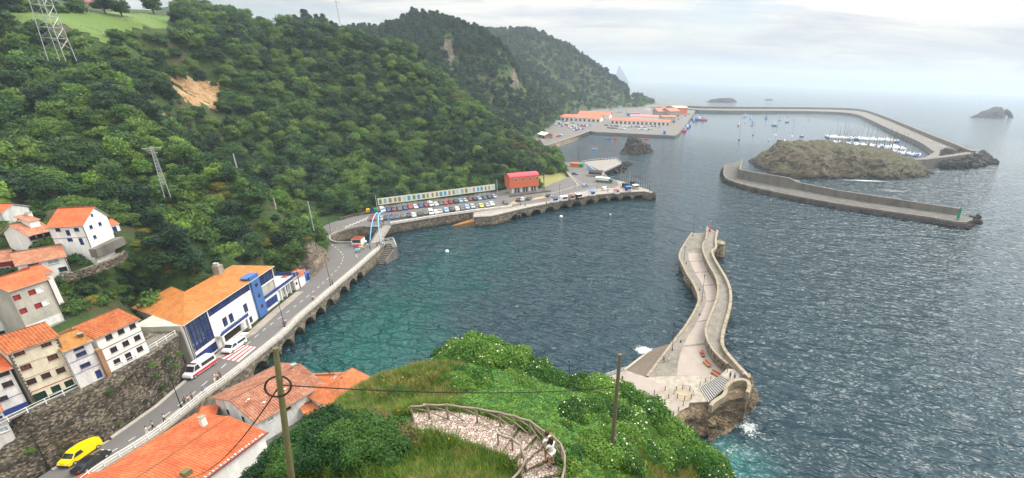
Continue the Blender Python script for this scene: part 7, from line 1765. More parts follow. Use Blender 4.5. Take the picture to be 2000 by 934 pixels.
mb=MB(); c0=PD(546,755,15.1); mb.tube([c0+Vector((.4*math.cos(u*PI/10)-.05,.15*math.sin(u*PI/10),.26*math.sin(u*PI/10))) for u in range(21)],.03,6); tag(mb.build('cable_coil',m_cable),'black coil of cable tied to the mossy leaning pole','cable')
b=PD(1413,925,34); t=upole('utility_pole','small pale post with cross wires at the bottom right shoreline',b+Vector((0,0,-3)),PD(1421,880,34),.12,.1,m_galv)
# ------------------------------------------------------------------ shrubs and grasses
def make_shrub(name,label,cat,mt,rad,n,leaf,seed,flowers=0,fm=None,grp=None,h=1.3,fs=.13):
    rr=random.Random(seed); t=thing(name,label,cat,(0,0,0),0,grp); L=[(0,0,h*.5,rad*.7)]
    for k in range(8): a=rr.uniform(0,6.28); q_=rr.uniform(.3,.75); L.append((math.cos(a)*rad*q_,math.sin(a)*rad*q_,h*rr.uniform(.25,.9),rad*rr.uniform(.3,.5)))
    leafball('foliage',L,n,leaf,mt,seed,.72,parent=t,jit=.2)
    if flowers:
        mb=MB()
        for k in range(flowers):
            l=rr.choice(L); d=Vector((rr.gauss(0,1),rr.gauss(0,1)-.3,rr.gauss(.9,.6))).normalized(); fs_=fs*rr.uniform(.5,1.); p=Vector(l[:3])+Vector((d.x,d.y,d.z*.85))*l[3]*1.08
            for m_ in range(4):
                a=rr.uniform(0,6.28); w_=fs_*rr.uniform(.3,.7); c=p+Vector((math.cos(a)*w_*.6,math.sin(a)*w_*.6,rr.uniform(-.02,.04))); s_=w_*.5; mb.quad(c+Vector((-s_,-s_,0)),c+Vector((s_,-s_,.02)),c+Vector((s_,s_,0)),c+Vector((-s_,s_,.02)))
        mb.build('flowers',fm,t)['kind']='stuff'
    return t
elder=[make_shrub('elder_shrub','x','shrub',m_elder,1.5,5200,.17,40+i,f_,m_flower) for i,f_ in enumerate((22,46,4))]
m_darkshrub=foliage('foliage_evergreen',[(.008,.035,.012),(.02,.075,.018),(.06,.14,.025)],1.)
m_brownshrub=foliage('foliage_bronze',[(.05,.04,.02),(.1,.085,.035),(.17,.16,.06)],1.)
dark=[make_shrub('evergreen_shrub','x','shrub',m_darkshrub,1.5,5200,.15,50+i) for i in range(2)]
bronze=make_shrub('bronze_shrub','x','shrub',m_brownshrub,1.3,4200,.14,60)
yel=make_shrub('spurge_shrub','x','shrub',m_ivy,1.2,4200,.15,61,14,m_petal,fs=.1)
us={}
def place(pr,px,py,s,label,grp,lift=-.25,D=None,sq=1.,far=None):
    p=nhit(px,py) if D is None else PD(px,py,D)
    if p is None: return
    if D is not None: p=Vector((p.x,p.y,nz_(p.x,p.y)))
    if pdist(p.x,p.y)[0]<.9+s*1.1 and D is None and s<2: 
        if pdist(p.x,p.y)[0]<1.0+s*.8: return
    if pr.name not in us: us[pr.name]=1; o=pr; o.location=(p.x,p.y,p.z+lift); o.rotation_euler=(0,0,R.uniform(0,6)); o.scale=(s,s,s*sq); o['label']=label; o['group']=grp
    else: o=dup(pr,(p.x,p.y,p.z+lift),R.uniform(0,6),label,(s,s,s*sq),group=grp)
    return o
le='elder shrub with creamy flower heads on the slope beyond the path'; ge='flowering elder shrubs on the near slope'
rr=random.Random(21)
# hedge crest from the dome at left to the cliff edge at right
CR=[(872,712,.95),(900,700,1.15),(925,690,1.3),(950,690,1.35),(975,694,1.3),(1000,706,1.2),(1025,716,1.15),(1050,728,1.1),(1075,740,1.1),(1100,755,1.),(1120,760,1.1),(1140,756,1.2),(1165,760,1.3),(1190,764,1.3),(1215,775,1.3),(1240,790,1.2),(1265,808,1.2),(1285,822,1.2),(1310,842,1.1),(1335,862,1.1),(1355,882,1.),(1375,900,1.),(1395,920,1.)]
for i,(x,y,s) in enumerate(CR):
    Dd=np.interp(x,[c[0] for c in CREST],[c[2] for c in CREST]); cy=np.interp(x,[c[0] for c in CREST],[c[1] for c in CREST])
    place(elder[i%3],x,cy+6,s*1.05,le,ge,-.1,D=Dd-1.5,sq=1.25 if x<1080 else 1.05); place(elder[(i+1)%3],x+8,cy+26,s*.95,le,ge,-.2,D=Dd-4,sq=1.1)
for i in range(46):
    x=rr.uniform(1110,1370); y=rr.uniform(800,915)
    if y<765+(x-1110)*.62+18 and 0: continue
    if x<1150 and y>850: continue
    if y>935-(1370-x)*0 : continue
    place(elder[i%3],x,y,rr.uniform(.6,1.),le,ge)
for i in range(16): place(elder[2],rr.uniform(880,1100),rr.uniform(735,768),rr.uniform(.5,.85),le.replace('with creamy flower heads ','without flowers '),'elder shrubs without flowers on the near slope')
for i,(x,y,s) in enumerate(((590,830,.95),(575,850,.9),(625,850,.85),(650,865,.8),(600,875,.85),(625,895,.8),(660,895,.7),(690,872,.75),(685,898,.65),(722,895,.65),(560,905,.8),(575,930,.7),(535,935,.7),(605,920,.6),(735,868,.75),(755,895,.6),(715,855,.7),(775,778,.45),(765,860,.6),(560,880,.6))):
    place(dark[i%2],x,y,s,'dense evergreen shrub on the left of the near slope','evergreen shrubs left of the stone path',-.3,sq=1.15)
for i,(x,y,s) in enumerate(((765,825,.7),(790,825,.75),(800,845,.7),(735,835,.7),(780,862,.7),(755,850,.65),(805,868,.5),(770,880,.5),(790,880,.4))):
    place(bronze,x,y,s,'bronze brown shrub where the stone path disappears','bronze shrubs at the left end of the path',-.25)
for i in range(14): place(yel,rr.uniform(1090,1190),rr.uniform(840,925),rr.uniform(.4,.7),'low bright green shrub with orange blooms by the path fence','low green shrubs by the path fence')
# grass tufts and ground leaves
def tuft(name,mt,n,h,seed,w_=.012,spread=.25,lean=.5):
    rr=random.Random(seed); mb=MB()
    for k in range(n):
        a=rr.uniform(0,6.28); r_=spread*rr.random()**.6; x,y=r_*math.cos(a),r_*math.sin(a); hh=h*rr.uniform(.5,1.2); l=Vector((rr.uniform(-1,1),rr.uniform(-1,1),0))*lean*hh; s_=Vector((math.sin(a),-math.cos(a),0))*w_
        p0=Vector((x,y,-.05)); p1=p0+l*.35+Vector((0,0,hh*.6)); p2=p0+l+Vector((0,0,hh)); mb.quad(p0-s_,p0+s_,p1+s_*.8,p1-s_*.8); mb.quad(p1-s_*.8,p1+s_*.8,p2)
    return mb.build(name,mt)
def leafmat(name,mt,n,seed,h=.3,leaf=.12,spread=.4):
    rr=random.Random(seed); mb=MB()
    for k in range(n):
        a=rr.uniform(0,6.28); r_=spread*rr.random()**.5; p=Vector((r_*math.cos(a),r_*math.sin(a),rr.uniform(.05,h))); nm=Vector((rr.uniform(-.5,.5),rr.uniform(-.5,.5),1)).normalized(); a1=nm.cross(Vector((rr.uniform(-1,1),rr.uniform(-1,1),.2))).normalized(); b1=nm.cross(a1); s_=leaf*rr.uniform(.6,1.2)
        mb.quad(p-a1*s_*.5,p-b1*s_*.4,p+a1*s_*.5,p+b1*s_*.4)
    return mb.build(name,mt)
vis=[]; rr=random.Random(33)
T_=[tuft('grass',m_grass,60,.42,1),tuft('grass',m_grass,60,.6,2),tuft('dry_grass',m_dry,60,.6,3),leafmat('ground_cover',m_ivy,70,4),leafmat('ground_cover',m_elder,70,5,.35,.14),tuft('wild_grass',m_elder,60,.5,6)]
pts=[]
for k in range(60000):
    px=rr.uniform(490,1440); py=rr.uniform(700,945)
    cy=np.interp(px,[c[0] for c in CREST],[c[1] for c in CREST])
    if py<cy-10: continue
    D0=None; r=ray(px,py)
    pts.append((px,py))
# sample on the ground by area instead of by pixel
pts=[]
for k in range(52000):
    D=math.sqrt(rr.uniform(10**2,42**2)); a=math.radians(rr.uniform(-48,26)); x,y=D*math.sin(a),D*math.cos(a); z=nz_(x,y); px,py=proj((x,y,z))
    if not(470<px<1460 and py<965): continue
    cD=np.interp(px,[c[0] for c in CREST],[c[2] for c in CREST])
    if D>cD+3: continue
    d,_=pdist(x,y)
    if d<1.05: continue
    n1=mn.noise(Vector((x*.25,y*.25,1.))); u=rr.random(); px+=70*mn.noise(Vector((x*.35,y*.35,5.)))+rr.uniform(-25,25); py+=40*mn.noise(Vector((x*.35,y*.35,8.)))+rr.uniform(-10,10)
    if 1250<px and py>880 and px<1400: kind=2 if u<.5 else 1
    elif px<880 and py<790: kind=2 if u<.16 else (0 if u<.6 else 5)
    elif 860<px and py<845 and px<1120 and d>1.3: kind=3 if (u<.75 and n1>-.25) else (4 if u<.85 else 5)
    elif 1060<px<1180 and py<900: kind=3 if u<.45 else 4
    elif px>1100: kind=4 if u<.5 else (1 if u<.8 else 5)
    elif n1>.28: kind=2 if u<.3 else 1
    else: kind=0 if u<.45 else (1 if u<.75 else (5 if u<.95 else 2))
    pts.append((x,y,z-.03,kind,rr.uniform(.7,1.3)*(1. if D>17 else .8),rr.uniform(0,6.28)))
print('TUFTS',len(pts))
for k,o in enumerate(T_):
    tag(o,kind='stuff'); q_=[p for p in pts if p[3]==k][0]; o.location=q_[:3]; pts.remove(q_)
scatter_obj('slope_grass',pts,T_)
# flowers of the slope
mb=MB()
for k in range(900):
    a=math.radians(rr.uniform(-35,22)); D=rr.uniform(17,34); x,y=D*math.sin(a),D*math.cos(a); d,_=pdist(x,y)
    if d<1.2: continue
    z=nz_(x,y)+rr.uniform(.25,.45); s_=rr.uniform(.02,.05); mb.quad((x-s_,y-s_,z),(x+s_,y-s_,z),(x+s_,y+s_,z+.01),(x-s_,y+s_,z+.01))
tag(mb.build('wildflowers',m_petal),kind='stuff')
# bushes in the village and on the bank (own scatter on the big terrain)
vil=[]; rr=random.Random(44)
VB=[(150,612),(165,600),(185,590),(150,590),(135,610),(200,596),(215,580),(240,560),(255,545),(60,415),(40,420),(20,430),(75,405),(12,460),(30,455),(255,440),(270,450),(215,500),(230,492),(330,650)]
for x,y in VB:
    p=hit(x,y)
    if p is None: continue
    o=dup(protos[5],(p.x,p.y,p.z-.4),rr.uniform(0,6),'round green bush growing between the village houses',rr.uniform(.5,.8),group='bushes between the village houses'); o['category']='bush'

# small plants rooted in the retaining wall and along its foot
WP=[(250,745,12.5),(300,712,12.6),(215,765,12),(170,800,10.5),(330,700,11.5),(345,715,9.),(262,800,6.5),(285,782,6.5),(318,758,6.5),(232,825,5.6),(305,735,10),(200,790,10),(140,812,10.3),(340,735,6.8),(95,850,9.5),(120,880,6.5),(60,880,9),(352,690,12.)]
for k,(x,y,z1) in enumerate(WP):
    p=P(x,y,z1); o=dup(protos[5 if k%3 else 6],(p.x-.2,p.y,p.z-.5),rr.uniform(0,6),'small plant growing out of the village retaining wall',rr.uniform(.2,.36),group='plants in the retaining wall'); o['category']='plant'

VPOLY=[(135,560),(175,500),(225,490),(260,455),(330,450),(345,520),(330,560),(262,585),(245,600),(215,590),(165,612),(135,600)]
n_=0
while n_<70:
    x,y=rr.uniform(130,345),rr.uniform(450,615)
    if not inpoly(x,y,VPOLY): continue
    n_+=1; p=hit(x,y)
    if p is None or any(inpoly(p.x,p.y,e) for e in EXCL if len(e)==4): continue
    g_=rr.random()<.4; o=dup(protos[9 if g_ else (5 if rr.random()<.7 else 2)],(p.x,p.y,p.z-.5),rr.uniform(0,6),'low golden yellow bush on the slope behind the village' if g_ else 'round green bush growing between the village houses',rr.uniform(.35,.7),group='golden bushes behind the village' if g_ else 'bushes between the village houses'); o['category']='bush'
# ------------------------------------------------------------------ port buildings
def shed(name,label,a,b,z,dep,eave,ridge,rm,wm,doors=0,cat='warehouse'):
    A,B=P(*a,z),P(*b,z); t=thing(name,label,cat,tuple(A),heading(A,B)); w_=(B-A).length
    mb=MB(); mb.box(0,w_,0,dep,-1,eave)
    for x in (0,w_): mb.quad((x,0,eave),(x,dep,eave),(x,dep*.5,ridge))
    mb.build('wall',wm,t); mb=MB(); mb.quad((-1,-1,eave-.2),(w_+1,-1,eave-.2),(w_+1,dep*.5,ridge+.1),(-1,dep*.5,ridge+.1)); mb.quad((w_+1,dep+1,eave-.2),(-1,dep+1,eave-.2),(-1,dep*.5,ridge+.1),(w_+1,dep*.5,ridge+.1)); mb.build('roof',rm,t)
    for k in range(doors): x=w_*(k+.5)/doors; mb=MB(); mb.box(x-1.4,x+1.4,-.08,-.005,0,2.9); mb.build('door',m_dwood,t)
    return t
shed('warehouse','front white port warehouse with long orange roof on the left of the yard',(1095,234.6),(1172,238.5),QZ,20,4.6,8.,m_farroof,m_white,9)
shed('warehouse','second orange roofed warehouse tucked behind the left one',(1130,229.5),(1190,232.5),QZ,20,5,9.5,m_farroof,m_white,0)
shed('warehouse','long white port warehouse with orange roof on the right of the yard',(1192,241),(1308,245),QZ,12,4.6,7.,m_farroof,m_white,14)
shed('warehouse','pale pink roofed market hall behind the right warehouse',(1232,234),(1292,236),QZ,14,6,7.5,m_pinkroof,m_white,0)
shed('port_office','brown and white port office at the right end of the long warehouse',(1294,240),(1320,240),QZ,14,9,10,m_farroof,m_grey,3,'building')
shed('port_office','port building with hipped orange roof, left one near the quay',(1285,228),(1305,228),QZ,22,8.5,13,m_farroof,m_conc_lt,3,'building')
shed('port_office','port building with low orange roof, right one near the quay',(1308,229),(1327,228),QZ,22,9.5,14,m_farroof,m_conc_lt,3,'building')
shed('warehouse','yellowish roofed tall store behind the hipped port buildings',(1320,224),(1342,223.5),QZ,30,12,14,plain('cream_roof',(.6,.56,.38),.6),m_orange,0)
for a_,b_,c_,l_ in (((1227,227),(1249,227),m_bblue,'long blue storage block between the warehouse roofs'),((1208,212),(1216,212),m_ltblue,'pale blue boat shed at the back of the port'),((1258,215.5),(1268,216),m_wframe,'white boat shed at the back of the port')):
    A,B=P(*a_,QZ),P(*b_,QZ); mb=MB(); t=thing('storage_block',l_,'shed',tuple(A),heading(A,B)); w_=(B-A).length; mb.box(0,w_,0,7,0,4.4); mb.build('body',c_,t); mb=MB(); mb.box(-.3,w_+.3,-.3,7.3,4.41,4.8); mb.build('roof',m_conc_lt,t)
shed('cottage','small white roofed building by the curved port road',(1052,268),(1064,271),QZ,9,3.5,5.5,m_wframe,m_brickwall,2,'building')
p=P(1114,219,QZ); b=thing('red_boat','red hulled boat standing on land above the warehouse roofs','boat',(p.x,p.y,QZ+8)); mb=MB(); mb.prism([(-4,-1.5),(3,-1.5),(5,0),(3,1.5),(-4,1.5)],0,2.4); mb.build('hull',m_red,b); mb=MB(); mb.box(-2.5,0,-1,1,2.41,4); mb.build('cabin',m_wframe,b)
p=P(1298,262,QZ); b=thing('truck','blue box truck alone on the open port quay','truck',tuple(p),1.4); mb=MB(); mb.box(-4,3,-1.3,1.3,.8,4); mb.build('box',m_bblue,b); mb=MB(); mb.box(3.1,5,-1.2,1.2,.7,2.8); mb.build('cab',m_wframe,b); wheelset(b,(-3,4),(-1.1,1.1),.5)
# parked cars of the port: small in the picture, one mesh each with a body and a glasshouse
rr=random.Random(77); PC=[]
for c_ in ('white','silver','grey','blue','red','black','lightblue'):
    t=thing('distant_car',names[c_]+' car among the cars filling the fishing port car parks','car',(0,0,0),0,'cars filling the fishing port car parks'); mb=MB(); body(mb,PROF['hatch'][0],.87); mb.build('body',CAR[c_],t); mb=MB(); mb.box(-1.4,.9,-.8,.8,1.,1.42); mb.build('windows',m_glass,t); PC.append([t,c_,False])
def pcar(px,py,rot):
    k=rr.choices(range(7),weights=[8,5,3,4,1.2,2,2])[0]; p=P(px,py,QZ); s_=1.15
    if not PC[k][2]: o=PC[k][0]; PC[k][2]=True; o.location=(p.x,p.y,QZ); o.rotation_euler=(0,0,rot); o.scale=(s_,)*3
    else: dup(PC[k][0],(p.x,p.y,QZ),rot,None,s_)
def row(a,b,n,rot,skip=.12):
    for k in range(n):
        if rr.random()<skip: continue
        u=(k+.5)/n; pcar(lerp(a[0],b[0],u)+rr.uniform(-.3,.3),lerp(a[1],b[1],u),rot+rr.uniform(-.05,.05))
row((1070,238),(1108,238.5),11,1.5); row((1073,241.5),(1122,242),14,1.5); row((1085,244),(1155,245.5),20,1.6); row((1092,247.5),(1152,247.5),17,1.5); row((1110,251),(1140,253),8,1.5); row((1120,255),(1130,255),3,1.5)
row((1180,245.5),(1235,249),14,1.4); row((1182,250),(1222,253),10,1.4); row((1228,248),(1262,249.5),9,1.5); row((1232,252.5),(1268,254.5),10,1.5); row((1268,247),(1292,248.5),7,1.5); row((1270,252),(1276,253),2,0)
row((1088,269),(1102,263),4,.9); row((1066,275),(1074,273),2,.9); row((1180,221),(1226,220),9,.2,.3); row((1262,211),(1330,209),15,.2,.25); row((1320,236),(1350,222),9,1.,.2); row((1190,214.5),(1205,214),3,.2); row((1065,228),(1075,227),2,.1)
for x,y in ((1408,279),): pass
p=P(1813,276,BQ); o=dup(PC[0][0],(p.x,p.y,BQ+.02),-.9,'white car on the road along the outer breakwater',1.2); o['group']='cars on the outer breakwater'; p=P(1838,287,BQ); o=dup(PC[0][0],(p.x,p.y,BQ+.02),-.9,'white van shaped car nearer the breakwater end',(1.5,1.3,1.4)); o['group']='vehicles near the breakwater end'
# ------------------------------------------------------------------ boats
def hullmesh(mb,L,B_,H_,m=0):
    st=[(-.5,.82,.0),(-.3,1.,.0),(0,1.,.0),(.25,.82,.05),(.42,.4,.15),(.5,.03,.3)]; i0=len(mb.v)
    for x,w_,sh in st:
        for y,z in ((-w_*B_/2,H_*(1+sh)),(-w_*B_*.36,-.25),(w_*B_*.36,-.25),(w_*B_/2,H_*(1+sh))): mb.v.append((x*L,y,z))
    for k in range(5):
        for j in range(3): mb.f.append((i0+k*4+j,i0+k*4+j+1,i0+k*4+5+j,i0+k*4+4+j)); mb.uv.append(None); mb.mi.append(m)
        mb.quad(mb.v[i0+k*4],mb.v[i0+k*4+4],mb.v[i0+k*4+7],mb.v[i0+k*4+3],m=m)
    mb.quad(*[mb.v[i0+j] for j in range(4)],m=m)
def boat(kind,hm,cm,L,label,grp,px,py,rot,mast=0,name=None):
    p=P(px,py,0); t=thing(name or {'trawler':'fishing_boat','yacht':'sailing_boat','motor':'motor_boat','row':'rowing_boat'}[kind],label,'boat',(p.x,p.y,0),rot,grp); B_=L*.3; H_=L*.12+.3
    mb=MB(); hullmesh(mb,L,B_,H_); hu=mb.build('hull',hm,t)
    if kind=='trawler':
        mb=MB(); mb.box(-L*.12,L*.12,-B_*.3,B_*.3,H_,H_+2.4); mb.box(-L*.09,L*.1,-B_*.25,B_*.25,H_+2.41,H_+3.8); c_=mb.build('wheelhouse',cm,t); mb=MB(); mb.box(L*.105,L*.125,-B_*.22,B_*.22,H_+2.7,H_+3.5); mb.build('window',m_glass,c_)
        mb=MB(); mb.tube([(-L*.25,0,H_),(-L*.25,0,H_+L*.5)],.12); mb.tube([(-L*.25,0,H_+L*.4),(-L*.02,0,H_+4)],.07); mb.build('mast',m_galv,t); mb=MB(); mb.tube([(L*.3,0,H_),(L*.3,0,H_+L*.3)],.1); mb.build('derrick',m_galv,t)
    elif kind in('yacht','motor'):
        mb=MB(); mb.prism([(-L*.15,-B_*.3),(L*.2,-B_*.26),(L*.28,0),(L*.2,B_*.26),(-L*.15,B_*.3)],H_,H_+(.5 if kind=='yacht' else 1.2)); c_=mb.build('cabin',cm,t)
        if kind=='motor': mb=MB(); mb.prism([(.0,-B_*.27),(L*.205,-B_*.27),(L*.27,0),(L*.205,B_*.27),(0,B_*.27)],H_+.6,H_+1.0); mb.build('window',m_glass,c_)
        if kind=='yacht': mb=MB(); mb.tube([(0,0,H_),(0,0,H_+mast)],.11,5); mb.build('mast',m_dwood,t); mb=MB(); mb.tube([(0,0,H_+1.3),(-L*.42,0,H_+1.3)],.14,5); mb.build('boom',m_blue,t)
    else: mb=MB(); mb.box(-.25*L,-.2*L,-B_*.4,B_*.4,H_*.7,H_*.8); mb.box(.1*L,.15*L,-B_*.4,B_*.4,H_*.7,H_*.8); mb.build('bench',m_wood,t)
    return t
bw_=m_wframe; bb_=plain('boat_blue',(.04,.12,.4),.5); br_=m_red; bg_=m_dkgreen; lb_=m_ltblue
TR=[('trawler',bb_,bw_,9,'blue fishing boat moored near the centre top of the harbour',None,1512,246,.3),
('trawler',br_,bw_,8,'red fishing boat with white wheelhouse moored on the left of the anchorage',None,1442.5,246,1.),
('trawler',lb_,bw_,7,'pale blue boat moored just left of two blue boats',None,1455.5,239,1.2),('trawler',bb_,bw_,8,'dark blue boat moored beside the long white one',None,1466,233,1.2),('trawler',bb_,lb_,7,'blue boat moored nearest below the pair at the left',None,1470,240,1.2),
('trawler',bw_,lb_,13,'long low white boat moored close to the breakwater wall',None,1456,227.5,0),('trawler',lb_,bb_,8,'light blue cabin boat moored in the middle of the upper harbour',None,1496,232,.2),
('trawler',bw_,lb_,9,'white cabin boat moored right of the light blue one',None,1523,234,.2),('trawler',bb_,bw_,7,'blue boat moored farthest right in the anchorage',None,1537,239,.2),('motor',lb_,bb_,6,'light blue boat alongside the biggest blue fishing boat',None,1519,247,1.3),
('motor',bb_,bw_,6,'small dark blue launch right of the line of yachts',None,1566,267.5,.3),('motor',bb_,bw_,4.5,'tiny blue launch in front of the island',None,1501,275.5,1.2),('motor',bw_,bw_,5.5,'small white motor boat in front of the island top',None,1532.5,276,1.3),
('row',br_,bw_,4.,'small dark rowing boat between the breakwater and the yachts',None,1468.5,246,.2)]
for b in TR: boat(*b)
for x,y,m_,L,lab in ((1443.5,273,17,6.5,'dark hulled yacht moored nearest the port on the left'),(1471,264,16,6,'small yacht with dark hull second from left in the anchorage'),(1514.5,265,20,8,'white yacht with blue boom in the middle of the anchorage'),(1547,267,17,6.5,'small white yacht right of the middle one')):
    boat('yacht',bw_ if 'white' in lab else m_dwood,bw_,L,lab,None,x,y,1.25,m_)
for x,y,L,c_,lab in ((1161.5,288.5,4,br_,'small brown red rowing boat before the rocky stack'),(1161.5,291.5,5.5,lb_,'light blue rowing boat below the brown red one'),(1188,272.5,6,bb_,'dark blue rowing boat left of the sea stack'),(1201,272,5,br_,'small dark red rowing boat left of the sea stack'),(1261,273,6.5,br_,'long dark red rowing boat behind the sea stack')):
    boat('row',c_,bw_,L,lab,None,x,y,.1)
for x,y,L,h_,c_,rot,lab in ((1360,234.5,17,bb_,lb_,.2,'large blue fishing vessel moored first in the row off the quay'),(1366,235,16,bb_,bw_,.2,'blue fishing vessel moored between two others off the quay'),(1373,235.5,15,br_,lb_,.15,'red and blue fishing vessel outermost in the row off the quay'),(1355,238,9,bg_,bw_,1.4,'small dark green fishing boat under the big trawlers'),(1336.5,257,15,br_,lb_,1.1,'red hulled trawler tied to the near corner of the port quay'),(1342,251,13,bb_,bw_,1.1,'blue trawler tied up behind the red one on the port quay'),(1347,247,11,bb_,lb_,1.1,'blue fishing boat tied up third on the port quay')):
    boat('trawler',h_,c_,L,lab,None,x,y,rot)
# marina: pontoons and moored boats
mar=[((1612,268.5),(1752,277),31),((1628,282),(1766,292),28),((1725,298),(1795,306.5),15)]
mp={}
for i,(a,b,n) in enumerate(mar):
    A_,B_=P(*a,.0),P(*b,0); mb=MB(); sweep(mb,[A_,B_],[(-1.2,.1),(1.2,.1),(1.2,.6),(-1.2,.6)]); tag(mb.build('pontoon',m_conc),['farthest','middle','nearest'][i]+' floating pontoon of the marina','pontoon')
    for k in range(9 if i<2 else 4):
        p=A_.lerp(B_,(k+.5)/(9 if i<2 else 4)); t=upole('mooring_pile','dark mooring pile standing beside the marina pontoons',Vector((p.x,p.y,0)),Vector((p.x,p.y,4.4)),.35,.35,m_dwood,'pile'); t['group']='mooring piles of the marina'
    for k in range(n):
        for sd_ in ((1,-1) if i<2 else (1,)):
            if rr.random()<.08: continue
            p=A_.lerp(B_,(k+.5)/n); d=(B_-A_).normalized(); nn=Vector((-d.y,d.x,0)); q=p+nn*sd_*6.5; kind='yacht' if rr.random()<.34 else 'motor'; hm=rr.choice(['w','w','w','w','w','b','l']); key=(kind,hm); rot=math.atan2(nn.y,nn.x)+(0 if sd_>0 else PI)
            lab={'yacht':'sailing boat','motor':'motor boat'}[kind]; lab={'w':'white ','b':'dark blue hulled ','l':'pale blue hulled '}[hm]+lab+' tied to the marina pontoons'
            sc=rr.uniform(.95,1.4)
            if key not in mp:
                px_,py_=proj(q); mp[key]=boat(kind,{'w':bw_,'b':bb_,'l':lb_}[hm],bw_,8,lab,lab+'',px_,py_,rot,12)
            else: dup(mp[key],(q.x,q.y,0),rot,None,sc)
boat('yacht',bw_,bw_,13,'largest marina yacht with the tallest mast, left end of the far pontoon',None,1632,268,1.1,24); boat('yacht',bw_,bw_,12,'tall masted marina yacht midway along the far pontoon',None,1683,273,1.1,21); boat('motor',br_,br_,6,'small red motor boat at the right end of the far pontoon',None,1744,277.5,.2); boat('motor',m_bblue,m_bblue,8,'bright blue covered boat at the right end of the near pontoon',None,1792,305.5,.3)
mb=MB(); sweep(mb,[P(1762,258,2),P(1768,270,1)],[(-1,0),(1,0),(1,.3),(-1,.3)]); mb2=MB(); sweep(mb2,[P(1806,283,3),P(1820,302,1)],[(-1.2,0),(1.2,0),(1.2,.4),(-1.2,.4)]); tag(mb.build('gangway',m_conc_lt),'sloping gangway from the breakwater at the far pontoon','gangway'); tag(mb2.build('gangway',m_conc_lt),'wide gangway beside the apron at the marina end','gangway')
# buoys
for x,y,s_,lab in ((1096,424,.8,'white buoy floating off the arched quay'),(873,492,.7,'white buoy in the teal inner bay'),(1192,420,.45,'tiny white buoy floating off the quay head'),(1538,229,1.,'dark buoy near the breakwater, left of two'),(1551,234.5,1.,'dark buoy near the breakwater in the middle'),(1579,234.5,1.,'dark buoy near the breakwater farthest right')):
    p=P(x,y,0); t=thing('buoy',lab,'buoy',tuple(p)); mb=MB(); mb.ball((0,0,.2),s_,10,7); mb.build('float',m_wframe if y>300 else m_dwood,t,smooth=True); mb=MB(); mb.cyl(0,0,.2+s_*.9,.2+s_*1.4,.08,n=6); mb.build('ring',m_black,t)
